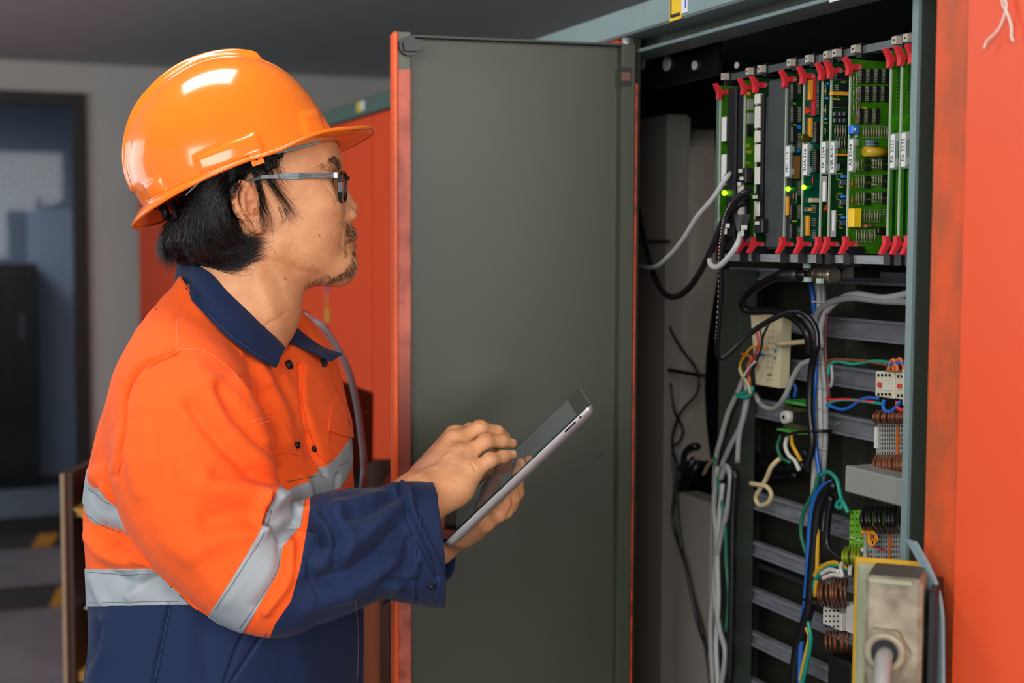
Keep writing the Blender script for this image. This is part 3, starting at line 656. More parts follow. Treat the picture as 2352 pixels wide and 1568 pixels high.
# --- EA boards
for px, lab in ((2041, 'bare green board with handwritten mark below its EA label'), (2066, 'second bare green board, to the left of the cabinet post'), (2091, 'rightmost green board half hidden behind the cabinet post')):
    t, s = board('circuit_board', lab, px, M_pcb4)
    if px < 2080:
        x = px+3
        label(t, s, 'EA 2232', x, 308-(px-2041)/8, x+11, 386-(px-2041)/8)
        g = MB(); 
        for i in range(14):
            n0, z0 = B(px+20, 158+9*i-(px-2041)*.4, s-.0012); g.sphere((s-.001, n0, z0), .0007, 6)
        g.build('solder_dots', M_pin, t, M=CM, kind='stuff')
        comp(t, s, px+6, 300, px+19, 590, .0004, M_pcb1, 'copper_area'); comp(t, s, px+6, 150, px+18, 262, .0004, M_pcb3, 'copper_area')
        n0, z0 = B(px+18, 262, s-.0009); n1, z1 = B(px+18, 150, s-.0009); MB().box(s-.0014, s-.0009, n0, n0+.0008, z0, z1).build('trace', M_chip, t, M=CM)
        if px == 2041:
            g = MB(); o_ = []
            strokes = [[(2051, 500), (2053, 495)], [(2049, 493), (2054, 490), (2049, 487), (2049, 493)], [(2054, 484), (2049, 482), (2050, 478)], [(2049, 474), (2055, 470)], [(2050, 466), (2055, 463), (2050, 460)], [(2055, 458), (2049, 455)]]
            for st in strokes: g.tube([(s-.0022, *B(x_, y_, s-.0022)) for x_, y_ in st], .0005, 5)
            g.build('handwriting', M_blk, t, M=CM)
# ------------------------------------------------------------------ signed-distance modelling (sparse surface nets)
def _n(v): return np.array(v, float)
def s_ell(p, c, r, R=None):
    q = p-_n(c)
    if R is not None: q = q @ R
    r = _n(r); k0 = np.sqrt(((q/r)**2).sum(-1)); k1 = np.sqrt(((q/r**2)**2).sum(-1))
    return k0*(k0-1)/np.maximum(k1, 1e-9)
def s_cone(p, a, b, ra, rb):
    a = _n(a); b = _n(b); ba = b-a; pa = p-a; h = np.clip(pa@ba/(ba@ba), 0, 1)
    d = pa-h[..., None]*ba
    return np.sqrt((d*d).sum(-1))-(ra+(rb-ra)*h)
def s_chain(p, pts, rs, k=.0):
    d = None
    for i in range(len(pts)-1):
        e = s_cone(p, pts[i], pts[i+1], rs[i], rs[i+1]); d = e if d is None else (smin(d, e, k) if k else np.minimum(d, e))
    return d
def smin(a, b, k):
    h = np.maximum(k-np.abs(a-b), 0)/k; return np.minimum(a, b)-h*h*k*.25
def smax(a, b, k): return -smin(-a, -b, k)
def sdf_mesh(f, lo, hi, h):
    lo = _n(lo); hi = _n(hi); C = 6; Hc = C*h
    n = np.ceil((hi-lo)/Hc).astype(int)
    g = np.stack(np.meshgrid(*[np.arange(k) for k in n], indexing='ij'), -1).reshape(-1, 3)
    keep = []
    for ch in np.array_split(g, max(1, len(g)//300000)):
        v = f(lo+(ch+.5)*Hc); keep.append(ch[np.abs(v) < Hc*1.15])
    g = np.concatenate(keep)
    N = n*C+2
    off = np.stack(np.meshgrid(*[np.arange(C+1)]*3, indexing='ij'), -1).reshape(-1, 3)
    def idx(q): return (q[:, 0]*N[1]+q[:, 1])*N[2]+q[:, 2]
    pts = (g[:, None, :]*C+off[None]).reshape(-1, 3)
    ids = np.unique(idx(pts)); co3 = np.stack([ids//(N[1]*N[2]), (ids//N[2]) % N[1], ids % N[2]], 1)
    val = np.concatenate([f(lo+ch*h) for ch in np.array_split(co3, max(1, len(co3)//300000))]).astype(np.float32)
    coff = np.stack(np.meshgrid(*[np.arange(C)]*3, indexing='ij'), -1).reshape(-1, 3)
    cells = (g[:, None, :]*C+coff[None]).reshape(-1, 3)
    corner = np.array([(i, j, k) for i in (0, 1) for j in (0, 1) for k in (0, 1)])
    cid = idx(cells)
    cv = np.stack([val[np.searchsorted(ids, cid+(c[0]*N[1]+c[1])*N[2]+c[2])] for c in corner], 1)
    act = (cv.min(1) < 0) & (cv.max(1) >= 0)
    cells = cells[act]; cv = cv[act]; cid = cid[act]
    E = [(a, b) for a in range(8) for b in range(a+1, 8) if np.abs(corner[a]-corner[b]).sum() == 1]
    acc = np.zeros((len(cells), 3)); cnt = np.zeros(len(cells))
    for a, b in E:
        va = cv[:, a]; vb = cv[:, b]; m = (va < 0) != (vb < 0)
        t = np.where(m, va/np.where(m, va-vb, 1), 0)
        acc += m[:, None]*(corner[a]+t[:, None]*(corner[b]-corner[a])); cnt += m
    V = lo+(cells+acc/cnt[:, None])*h
    order = np.argsort(cid); scid = cid[order]
    def look(q):
        j = np.clip(np.searchsorted(scid, q), 0, len(scid)-1); ok = scid[j] == q; return order[j], ok
    faces = []
    st = [N[1]*N[2], N[2], 1]
    for ax in range(3):
        c1 = 4 >> ax; v0 = cv[:, 0]; v1 = cv[:, c1]; m = (v0 < 0) != (v1 < 0)
        u, w = (ax+1) % 3, (ax+2) % 3; base = cid[m]; me = np.nonzero(m)[0]
        a, oa = look(base-st[u]); b, ob = look(base-st[u]-st[w]); c, oc = look(base-st[w]); ok = oa & ob & oc
        q = np.stack([me, a, b, c], 1)[ok]; flip = (v0[m] >= 0)[ok]; q[flip] = q[flip][:, ::-1]; faces.append(q)
    Fc = np.concatenate(faces)
    # one Newton step to the surface
    e = h*.35; g3 = np.stack([f(V+np.eye(3)[k]*e)-f(V-np.eye(3)[k]*e) for k in range(3)], 1)/(2*e)
    V = V-np.clip(f(V)[:, None], -h, h)*g3/np.maximum((g3*g3).sum(1)[:, None], .25)
    return V, Fc
def np_mesh(name, V, Fc, mats, parent=None, smooth=True, label=None, cat=None, group=None, kind=None, mi=None, origin=None, recalc=False):
    me = bpy.data.meshes.new(name); V = np.asarray(V, float)
    PM = WM[parent.name] if parent is not None else Matrix.Translation(Vector(origin) if origin is not None else Vector((0, 0, 0)))
    I = np.array(PM.inverted()); V = V@I[:3, :3].T+I[:3, 3]
    if isinstance(Fc, np.ndarray) and Fc.ndim == 2:
        k = Fc.shape[1]; me.vertices.add(len(V)); me.vertices.foreach_set('co', V.astype(np.float32).ravel())
        me.loops.add(Fc.size); me.loops.foreach_set('vertex_index', Fc.astype(np.int32).ravel())
        me.polygons.add(len(Fc)); me.polygons.foreach_set('loop_start', np.arange(0, Fc.size, k, dtype=np.int32))
        me.update(calc_edges=True); me.validate()
    else: me.from_pydata(V.tolist(), [], Fc)
    for m in (mats if isinstance(mats, (list, tuple)) else [mats]): me.materials.append(m)
    me.polygons.foreach_set('use_smooth', [smooth]*len(me.polygons))
    if mi is not None: me.polygons.foreach_set('material_index', np.asarray(mi, dtype=np.int32))
    me.update()
    o = bpy.data.objects.new(name, me); COL.objects.link(o); o.parent = parent
    if parent is None: o.location = PM.translation
    WM[o.name] = PM.copy()
    return tagset(o, label, cat, group, kind)
# ------------------------------------------------------------------ head frame: a forward, u up, l towards the camera
YH = 1.76; KPX = YH/F*1.0
PSI = math.radians(15)
HO = P(600, 430, YH); HA = Vector((math.cos(PSI), math.sin(PSI), 0)); HL_ = Vector((math.sin(PSI), -math.cos(PSI), 0))
HR = np.array([[HA.x, HA.y, 0], [0, 0, 1], [HL_.x, HL_.y, 0]])      # rows: a, u, l
def h2w(p): return np.asarray(p, float)@HR+np.array(HO)
def w2h(p): return (np.asarray(p, float)-np.array(HO))@HR.T
def HP(px, py, l=0.0):      # pixel -> head coordinates on the plane lateral=l
    d = ray(px, py); t = (l-(CAM-HO).dot(HL_))/d.dot(HL_); p = CAM+d*t-HO
    return (p.dot(HA), p.z, l)
def hp2(px, py, l=0.0): q = HP(px, py, l); return q[0], q[1]
# ------------------------------------------------------------------ the man: one continuous body surface
def boxed(fn, lo, hi, mg=.03):
    lo = _n(lo); hi = _n(hi)
    def g(p):
        q = np.maximum(np.maximum(lo-p, p-hi), 0); d = np.sqrt((q*q).sum(-1)); out = d+mg*.9; m = d < mg
        if m.any(): out[m] = fn(p[m])
        return out
    return g
def hq(px, py, l=0.0, da=0, du=0): a, u = hp2(px, py, l); return (a+da, u+du, l)
EYE = (hq(757, 414)[0]-.0125, hq(757, 414)[1], .0315)
def ear(p):
    """p already has |l|"""
    def e(px, py, l): a, u = hp2(px, py, .082); return (a, u, l)
    rim = [e(583, 462, .079), e(578, 440, .082), e(567, 424, .085), e(553, 421, .088), e(542, 428, .091), e(537, 444, .0935), e(538, 462, .0945), e(546, 482, .093), e(557, 497, .089), e(568, 508, .085)]
    d = s_chain(p, rim, [.0022, .0027, .0032, .0034, .0034, .0034, .0034, .0034, .0034, .003], .003)
    lobe = s_ell(p, e(588, 512, .083), (.0115, .0105, .0042)); lobe = smin(lobe, s_ell(p, e(600, 508, .080), (.008, .0105, .004)), .006)
    d = smin(d, lobe, .007)
    anti = s_chain(p, [e(556, 446, .0855), e(556, 462, .0865), e(560, 478, .086), e(568, 491, .0845), e(577, 494, .084)], [.0034, .0036, .0036, .0034, .003], .003)
    d = smin(d, anti, .004)
    d = smin(d, s_chain(p, [e(556, 446, .0855), e(562, 433, .083), e(572, 430, .081)], [.003, .003, .002], .003), .004)
    fl = s_ell(p, e(564, 462, .0790), (.0165, .0225, .0042)); d = smin(d, fl, .004)
    back = s_cone(p, e(572, 445, .068), e(578, 492, .068), .010, .010); d = smin(d, back, .006)
    d = smin(d, s_cone(p, e(592, 476, .078), e(594, 486, .079), .0040, .0042), .005)   # tragus
    d = smin(d, s_cone(p, e(586, 450, .078), e(576, 462, .0815), .0022, .0026), .003)  # crus
    d = smax(d, -s_ell(p, e(579, 476, .0855), (.0070, .0080, .0070)), .004)            # concha bowl
    d = smax(d, -s_ell(p, e(587, 486, .081), (.0026, .0050, .009)), .002)
    return d
def head(pw):
    p = w2h(pw); sgn = p[:, 2].copy(); p = p.copy(); p[:, 2] = np.abs(p[:, 2])
    d = s_ell(p, (-.004, .030, 0), (.0935, .088, .076))
    d = smin(d, s_ell(p, (.030, .020, 0), (.063, .07, .066)), .03)
    # face mass
    f1 = hq(781, 560); ch = hq(816, 610)
    d = smin(d, s_cone(p, (.040, -.012, 0), (.050, -.062, 0), .058, .048), .02)
    d = smin(d, s_ell(p, (.050, -.045, .030), (.047, .048, .034)), .02)                  # cheek
    d = smin(d, s_ell(p, (f1[0]-.026, f1[1]+.006, 0), (.0375, .034, .034)), .012)         # muzzle
    d = smin(d, s_ell(p, (.068, -.020, .043), (.021, .017, .019)), .02)                   # cheekbone
    d = smin(d, s_cone(p, (.016, -.072, .048), (.082, -.096, .014), .019, .017), .022)    # mandible
    d = smin(d, s_ell(p, (ch[0]-.0235, ch[1]+.0015, 0), (.0245, .0235, .024)), .014)      # chin
    d = smin(d, s_cone(p, (.025, -.085, 0), (ch[0]-.022, ch[1]-.004, 0), .036, .0165), .02)
    br = hq(774, 374)
    d = smin(d, s_cone(p, (br[0]-.0125, br[1], .008), (br[0]-.024, br[1]-.002, .040), .0115, .010), .014)
    # eye socket
    d = smax(d, -s_ell(p, (EYE[0]+.024, EYE[1]+.001, EYE[2]+.001), (.019, .0105, .019)), .012)
    d = smin(d, s_ell(p, EYE, (.0135, .0132, .0138)), .004)
    d = smin(d, s_cone(p, (EYE[0]+.008, EYE[1]+.0095, EYE[2]-.012), (EYE[0]+.002, EYE[1]+.008, EYE[2]+.014), .0042, .0035), .006)
    d = smin(d, s_cone(p, (EYE[0]+.008, EYE[1]-.0105, EYE[2]-.010), (EYE[0]+.003, EYE[1]-.009, EYE[2]+.012), .0036, .003), .007)
    d = smax(d, -s_ell(p, (EYE[0]+.013, EYE[1], EYE[2]+.001), (.014, .0038, .0125)), .0015)
    # nose
    t = hq(824, 484); b0 = hq(783, 408); b1 = hq(806, 455)
    nz = s_chain(p, [(b0[0]-.008, b0[1], 0), (b1[0]-.0085, b1[1], 0), (t[0]-.0105, t[1]+.003, 0)], [.0072, .0078, .0096], .006)
    nz = smin(nz, s_cone(p, (b0[0]-.016, b0[1]-.006, .006), (t[0]-.021, t[1]-.004, .012), .009, .0095), .010)
    al = hq(800, 497); nz = smin(nz, s_ell(p, (al[0]-.0015, al[1]+.0012, .0135), (.0105, .0085, .0070)), .005)
    nz = smin(nz, s_cone(p, (t[0]-.010, t[1]-.007, 0), (t[0]-.017, t[1]-.0125, 0), .0042, .0050), .005)
    d = smin(d, nz, .009)
    no = hq(811, 498); d = smax(d, -s_ell(p, (no[0], no[1]-.0002, .0068), (.0055, .0030, .0034)), .0016)
    # alar crease
    d = smax(d, -s_chain(p, [(al[0]-.006, al[1]+.010, .017), (al[0]-.0115, al[1]+.002, .0195), (al[0]-.009, al[1]-.007, .0190)], [.001, .0014, .001]), .004)
    # lips
    ul = hq(819, 545); ml = hq(811, 554.5); ll = hq(819, 565); cr = hq(797, 557, .022)
    d = smin(d, s_cone(p, (ul[0]-.0066, ul[1]-.0002, 0), (cr[0]+.001, cr[1]+.0015, .021), .0068, .0025), .006)
    d = smin(d, s_cone(p, (ll[0]-.0070, ll[1]-.0005, 0), (cr[0]+.001, cr[1]-.002, .020), .0070, .0025), .006)
    d = smax(d, -s_chain(p, [(ml[0]+.0035, ml[1], 0), (ml[0]-.001, ml[1]-.0004, .011), (cr[0]+.003, cr[1], .024)], [.0016, .0014, .0010]), .003)
    ph = hq(806, 518); d = smin(d, s_cone(p, (ph[0]-.010, ph[1], .005), (ul[0]-.0085, ul[1]+.005, .004), .0085, .0075), .008)
    # nasolabial fold, faint
    d = smax(d, -s_chain(p, [hq(790, 500, .026), hq(784, 530, .036), hq(786, 560, .036)], [.0006, .0009, .0006]), .008)
    # ears (near and far alike)
    d = smin(d, ear(p), .004)
    # neck
    p[:, 2] = p[:, 2]
    n1 = hq(679, 702); n2 = hq(632, 770)
    nk = s_chain(p, [(-.012, -.050, 0), (n1[0]-.0630, n1[1], 0), (n2[0]-.066, n2[1], 0), (n2[0]-.085, n2[1]-.06, 0)], [.056, .0625, .064, .072], .03)
    nk = smin(nk, s_chain(p, [(-.014, -.055, .052), (n1[0]-.045, n1[1], .043), (n2[0]-.035, n2[1]-.01, .022)], [.014, .013, .010], .01), .016)
    nk = smin(nk, s_ell(p, (n1[0]-.010, n1[1]+.002, 0), (.011, .014, .011)), .014)          # larynx
    d = smin(d, nk, .026)
    return d
# --- arms and torso under the clothes (world points)
def WP(px, py, Y): v = P(px, py, Y); return (v.x, v.y, v.z)
SH_R = WP(400, 850, 1.64); EL_R = WP(575, 1330, 1.575); WR_R = WP(955, 1152, 1.70)
SH_L = WP(560, 860, 1.93); EL_L = WP(690, 1330, 2.00); WR_L = WP(1000, 1246, 1.86)
CHEST = WP(520, 900, 1.79); PELV = WP(520, 1640, 1.80); NECKB = WP(520, 760, 1.77)
def torso(p):
    d = s_chain(p, [NECKB, CHEST, PELV], [.06, .075, .075], .03)
    d = smin(d, s_cone(p, CHEST, SH_R, .05, .04), .03); d = smin(d, s_cone(p, CHEST, SH_L, .05, .04), .03)
    d = smin(d, s_chain(p, [SH_R, EL_R, WR_R], [.035, .034, .026], .02), .02)
    d = smin(d, s_chain(p, [SH_L, EL_L, WR_L], [.035, .034, .026], .02), .02)
    return d
# --- tablet frame (needed by both hands)
T_N1 = P(1018, 1249, 1.665); T_N2 = P(1357, 928, 1.668)
T_F2 = P(1315, 906, 1.848)
TX = (T_N2-T_N1).normalized(); TYv = (T_F2-T_N2); TYv = (TYv-TX*TYv.dot(TX)); T_Wd = TYv.length; TY = TYv.normalized(); TZ = TX.cross(TY)
if TZ.z < 0: TZ = -TZ
T_L = (T_N2-T_N1).length
def TP(x, y, z=0): v = T_N1+TX*x+TY*y+TZ*z; return (v.x, v.y, v.z)
def t_of(pw): d = Vector(pw)-T_N1; return d.dot(TX), d.dot(TY), d.dot(TZ)
# --- right hand over the screen
def rhand(p):
    wr = WP(968, 1142, 1.705); wr2 = WP(930, 1160, 1.70)
    m5 = WP(1078, 1088, 1.735); m4 = WP(1062, 1050, 1.750); m3 = WP(1046, 1017, 1.772); m2 = WP(1046, 1003, 1.80)
    d = s_cone(p, wr2, wr, .027, .025)
    # flatten the wrist towards oval by a second core
    d = smin(d, s_cone(p, WP(955, 1130, 1.715), WP(985, 1118, 1.735), .025, .022), .02)
    d = smin(d, s_cone(p, WP(985, 1160, 1.705), m5, .0215, .0155), .018)
    d = smin(d, s_cone(p, WP(985, 1135, 1.715), m4, .022, .0160), .014)
    d = smin(d, s_cone(p, WP(975, 1110, 1.735), m3, .022, .0160), .014)
    d = smin(d, s_cone(p, WP(975, 1095, 1.76), m2, .020, .0150), .014)
    d = smin(d, s_ell(p, WP(1030, 1128, 1.725), (.030, .02, .021)), .018)       # hypothenar
    for m in (m5, m4, m3):                                                       # knuckle heads
        d = smin(d, s_ell(p, (m[0]-.003, m[1]-.003, m[2]+.0065), (.0085, .0085, .0082)), .010)
    fing = [
        ([m5, WP(1126, 1056, 1.742), WP(1156, 1049, 1.757), WP(1178, 1044, 1.765)], [.0112, .0086, .0074, .0060]),
        ([m4, WP(1116, 1013, 1.762), WP(1153, 1013, 1.780), WP(1177, 1018, 1.788)], [.0116, .0090, .0078, .0062]),
        ([m3, WP(1102, 983, 1.785), WP(1142, 992, 1.803), WP(1162, 1003, 1.812)], [.0116, .0094, .0080, .0064]),
        ([m2, WP(1080, 990, 1.815), WP(1116, 1000, 1.835), WP(1142, 1018, 1.845)], [.0115, .0096, .0084, .0072]),
        ([WP(1000, 1120, 1.765), WP(1050, 1108, 1.80), WP(1092, 1092, 1.812), WP(1122, 1080, 1.815)], [.0160, .0125, .0105, .0085]),
    ]
    for i, (pts, rs) in enumerate(fing):
        f = s_chain(p, pts, rs, .006)
        if i < 4:
            q = pts[1]; f = smin(f, s_ell(p, (q[0], q[1]-.001, q[2]+.0012), (rs[1]*.92,)*3), .004)
        d = smin(d, f, .0075 if i < 4 else .012)
    # tendons / veins on the back of the hand
    for pts in ([WP(985, 1060, 1.735), WP(1010, 1050, 1.735), WP(1030, 1040, 1.74)], [WP(960, 1085, 1.72), WP(985, 1078, 1.715), WP(1005, 1062, 1.72), WP(1018, 1050, 1.73)]):
        pass
    return d
# --- left hand holding the tablet from below
def lhand(p):
    wr = WP(1000, 1246, 1.86); pc = WP(1075, 1205, 1.815)
    d = s_cone(p, WP(960, 1262, 1.88), wr, .028, .026)
    d = smin(d, s_cone(p, wr, pc, .026, .021), .02)
    ms = [WP(1110, 1196, 1.775), WP(1120, 1186, 1.797), WP(1126, 1176, 1.82), WP(1128, 1170, 1.842)]
    for i, m in enumerate(ms): d = smin(d, s_cone(p, WP(1055, 1218, 1.80+.018*i), m, .0195-.001*i, .0150), .016)
    tips = [([ms[0], WP(1143, 1180, 1.765), WP(1158, 1156, 1.768), WP(1160, 1131, 1.775)], [.0120, .0100, .0088, .0078]),
            ([ms[1], WP(1158, 1172, 1.786), WP(1176, 1143, 1.790), WP(1176, 1116, 1.798)], [.0125, .0105, .0092, .0080]),
            ([ms[2], WP(1168, 1160, 1.810), WP(1186, 1130, 1.812), WP(1188, 1104, 1.82)], [.0125, .0108, .0094, .0082]),
            ([ms[3], WP(1162, 1150, 1.834), WP(1184, 1122, 1.836), WP(1190, 1096, 1.842)], [.0120, .0100, .0090, .0078]),
            ([WP(1040, 1215, 1.88), WP(1075, 1180, 1.90), WP(1105, 1140, 1.90), TP(.10, T_Wd+.002, .012)], [.016, .013, .0115, .009])]
    for i, (pts, rs) in enumerate(tips):
        d = smin(d, s_chain(p, pts, rs, .005), .007 if i < 4 else .012)
    # the tablet presses the skin flat: stay behind its back
    z = (p-np.array(T_N1))@np.array(TZ); x = (p-np.array(T_N1))@np.array(TX); y = (p-np.array(T_N1))@np.array(TY)
    slab = np.maximum(np.maximum(-z-.0138, z-.05), np.maximum(y-T_Wd-.0015, -y-.002)); slab = np.maximum(slab, np.maximum(-x-.002, x-T_L))
    return smax(d, -slab, .003)
hb = [h2w((a, u, l)) for a in (-.12, .14) for u in (-.26, .14) for l in (-.11, .11)]
hbl, hbh = np.min(hb, 0), np.max(hb, 0)
rh = np.array([WP(900, 1230, 1.66), WP(900, 1230, 1.9), WP(1200, 930, 1.66), WP(1200, 930, 1.9)]); lh = np.array([WP(940, 1300, 1.7), WP(940, 1300, 1.95), WP(1210, 1060, 1.7), WP(1210, 1060, 1.95)])
F_head = boxed(head, hbl, hbh); F_rh = boxed(rhand, rh.min(0), rh.max(0)); F_lh = boxed(lhand, lh.min(0), lh.max(0))
def body(p):
    d = smin(F_head(p), torso(p), .02); d = smin(d, F_rh(p), .012)
    return smin(d, F_lh(p), .004)
import time; _t = time.time()
BV, BF = sdf_mesh(body, (-.62, 1.45, .86), (.06, 2.14, 1.75), .0014)
print('BODY', len(BV), len(BF), round(time.time()-_t, 1))
# --- skin material driven by true colour differences (lips, stubble, flush), stored per vertex
PMn = (0, 0, 0)
def skin_mat(name='skin'):
    m = bpy.data.materials.new(name); m.use_nodes = True; nt = m.node_tree; n = nt.nodes; L = nt.links; b = n['Principled BSDF']
    at = n.new('ShaderNodeAttribute'); at.attribute_name = 'tint'
    tc = n.new('ShaderNodeTexCoord'); no = n.new('ShaderNodeTexNoise'); no.inputs['Scale'].default_value = 42; no.inputs['Detail'].default_value = 6; L.new(tc.outputs['Object'], no.inputs[0])
    mx = n.new('ShaderNodeMix'); mx.data_type = 'RGBA'; mx.blend_type = 'MULTIPLY'; mx.inputs[0].default_value = 1; L.new(at.outputs['Color'], mx.inputs[6])
    rp = n.new('ShaderNodeValToRGB'); rp.color_ramp.elements[0].position = .3; rp.color_ramp.elements[0].color = (.86, .78, .74, 1); rp.color_ramp.elements[1].position = .65; rp.color_ramp.elements[1].color = (1, 1, 1, 1)
    L.new(no.outputs[0], rp.inputs[0]); L.new(rp.outputs[0], mx.inputs[7]); L.new(mx.outputs[2], b.inputs['Base Color'])
    v = n.new('ShaderNodeTexVoronoi'); v.inputs['Scale'].default_value = 900; L.new(tc.outputs['Object'], v.inputs['Vector'])
    n2 = n.new('ShaderNodeTexNoise'); n2.inputs['Scale'].default_value = 260; n2.inputs['Detail'].default_value = 4; L.new(tc.outputs['Object'], n2.inputs[0])
    ad = n.new('ShaderNodeMath'); ad.operation = 'ADD'; L.new(v.outputs[0], ad.inputs[0]); L.new(n2.outputs[0], ad.inputs[1])
    bp = n.new('ShaderNodeBump'); bp.inputs['Strength'].default_value = .5; bp.inputs['Distance'].default_value = .0008; L.new(ad.outputs[0], bp.inputs['Height']); L.new(bp.outputs[0], b.inputs['Normal'])
    b.inputs['Roughness'].default_value = .42; b.inputs['Specular IOR Level'].default_value = .45
    b.inputs['Subsurface Weight'].default_value = .18; b.inputs['Subsurface Radius'].default_value = (1, .35, .18); b.inputs['Subsurface Scale'].default_value = .004
    return m
M_skin = skin_mat()
BORG = Vector((P(520, 1640, 1.8).x, 1.8, 0))
person = np_mesh('person', BV, BF, M_skin, None, origin=BORG, label='man in orange and navy work jacket tapping a tablet, looking at the circuit boards', cat='person')
WM['person'] = Matrix.Translation(BORG); WM[person.name] = Matrix.Translation(BORG)
def poly_dist(x, y, pts):
    """distance in px to a polyline"""
    d = np.full(x.shape, 1e9)
    for (x0, y0), (x1, y1) in zip(pts[:-1], pts[1:]):
        vx, vy = x1-x0, y1-y0; L2 = vx*vx+vy*vy+1e-9; t = np.clip(((x-x0)*vx+(y-y0)*vy)/L2, 0, 1)
        d = np.minimum(d, np.hypot(x-x0-t*vx, y-y0-t*vy))
    return d
def blob(v, c, r): q = (v-_n(c))/_n(r); return np.exp(-(q*q).sum(-1))
hv = w2h(BV); hv[:, 2] = np.abs(hv[:, 2]); isface = F_head(BV) < .004
base = np.array(hx('e0a475')[:3]); tint = np.tile(base, (len(BV), 1))
def mixin(w, col): 
    global tint
    w = np.clip(w, 0, 1)[:, None]; tint = tint*(1-w)+np.array(hx(col)[:3])*w
fc = isface.astype(float)
stub = np.maximum.reduce([blob(hv, (.106, -.049, .008), (.013, .009, .018)), blob(hv, hq(806, 606), (.022, .016, .022)), blob(hv, hq(770, 640, .015), (.03, .013, .026))])
mixin(fc*stub*.3, '7a6050')
ul = hq(818, 546); ll = hq(818, 566)
mixin(fc*np.maximum(blob(hv, (ul[0]-.002, ul[1]-.002, 0), (.012, .0042, .017)), blob(hv, (ll[0]-.002, ll[1]+.001, 0), (.012, .0048, .016)))*.9, 'a8584e')
mixin(fc*np.maximum(blob(hv, (hq(810, 490)[0], hq(810, 490)[1], .0), (.016, .012, .018)), blob(hv, (-.012, -.018, .088), (.03, .04, .012)))*.35, 'd07c58')
mixin(fc*blob(hv, (.07, -.03, .05), (.03, .025, .03))*.22, 'd98a68')
for mx_, my_, r_ in ((609, 518, 1.8), (605, 528, 2.2), (625, 530, 2.8), (584, 507, 1.6), (656, 641, 2.2), (734, 541, 2.2), (783, 512, 1.8), (631, 580, 1.4), (718, 611, 1.3)):
    x, y = to_px_np(BV); front = (BV[:, 1] < 1.76+.02)
    mixin(fc*front*np.exp(-((x-mx_)**2+(y-my_)**2)/(r_*r_))*.9, '4a2a20')
# nails, knuckles on the hands
x, y = to_px_np(BV); hm = (F_rh(BV) < .003)
for a, b_ in ((1180, 1037), (1181, 1010)): mixin(hm*np.exp(-(((x-a)/5.)**2+((y-b_)/3.5)**2))*.8, 'f0c4b0')
for a, b_ in ((1100, 966), (1118, 1000), (1128, 1043), (1046, 1015), (1062, 1045)): mixin(hm*np.exp(-(((x-a)/14.)**2+((y-b_)/10.)**2))*.35, 'a8684c')
wcut = poly_dist(x, y, [(940, 1085), (985, 1058), (1020, 1040), (1040, 1000), (1000, 1000), (930, 1095)])
mixin(hm*np.exp(-(((x-975)/48.)**2+((y-1055)/40.)**2))*.35*(y < 1078), 'dcb0a0')
at = person.data.color_attributes.new('tint', 'FLOAT_COLOR', 'POINT'); at.data.foreach_set('color', np.c_[tint, np.ones(len(tint))].astype(np.float32).ravel())
# fine creases: push veins and wrinkles on the hand
def bump_px(V, mask, strokes):
    x, y = to_px_np(V); d = np.zeros(len(V))
    for pts, amp, sg in strokes: d += amp*np.exp(-(poly_dist(x, y, pts)/sg)**2)
    return d*mask
mm = person.data; N_ = np.empty(len(mm.vertices)*3); mm.vertices.foreach_get('normal', N_); N_ = N_.reshape(-1, 3)
vw = BV-np.array(CAM); facing = (N_*vw).sum(1) < 0
dsp = bump_px(BV, hm & facing, [([(955, 1092), (985, 1074), (1005, 1070), (1020, 1048), (1035, 1040)], .0011, 3.2), ([(988, 1040), (1000, 1062), (1003, 1075)], .0008, 3), ([(1030, 1010), (1042, 1024), (1052, 1030)], .0007, 3),
    ([(1096, 962), (1100, 970)], -.0005, 2), ([(1104, 962), (1106, 970)], -.0005, 2), ([(1110, 996), (1116, 1003)], -.0005, 2), ([(1119, 994), (1123, 1002)], -.0005, 2), ([(1122, 1038), (1126, 1048)], -.0005, 2), ([(1130, 1036), (1133, 1046)], -.0005, 2),
    ([(1083, 1062), (1092, 1078)], -.0012, 3), ([(1055, 1030), (1064, 1034), (1072, 1028)], -.0008, 3), ([(1040, 1063), (1052, 1066), (1060, 1058)], -.0006, 3)])
lm = F_lh(BV) < .003
dsp += bump_px(BV, lm & facing, [([(1118, 1135), (1140, 1150), (1152, 1150)], -.0012, 2.5), ([(1125, 1160), (1150, 1168)], -.0008, 2.2), ([(1085, 1205), (1105, 1190), (1112, 1172)], -.0010, 2.5), ([(1100, 1222), (1110, 1200)], -.0007, 2.5), ([(1160, 1170), (1168, 1150)], -.001, 2)])
dsp += bump_px(BV, (fc > 0) & facing, [([(640, 600), (690, 622), (740, 632)], -.0012, 9), ([(752, 432), (768, 452), (774, 470)], -.0007, 3), ([(745, 425), (760, 436)], -.0004, 2.5), ([(560, 560), (600, 660), (640, 750)], .0020, 16), ([(590, 560), (640, 650)], -.0012, 12),
    ([(655, 720), (620, 740), (600, 760)], -.0008, 5)])
NV = BV+N_*dsp[:, None]-np.array(BORG); mm.vertices.foreach_set('co', NV.astype(np.float32).ravel()); mm.update()
BV2 = BV+N_*dsp[:, None]
# --- eyes
M_eye = mat('eye_white', 'd8d0c8', .15, var=.05); M_iris = mat('iris_dark', '1d120e', .1)
for sg in (1, -1):
    e = MB(); c = h2w((EYE[0]+.0002, EYE[1], EYE[2]*sg)); e.sphere(c, .0124, 24)
    eo = e.build('eye', M_eye, person)
    R_ = (h2w((1, 0, 0))-h2w((0, 0, 0))); e2 = MB(); c2 = c+R_*.0072
    e2.sphere(c2, .0064, 20, sc=(.95, .95, .95)); e2.build('iris', M_iris, eo)
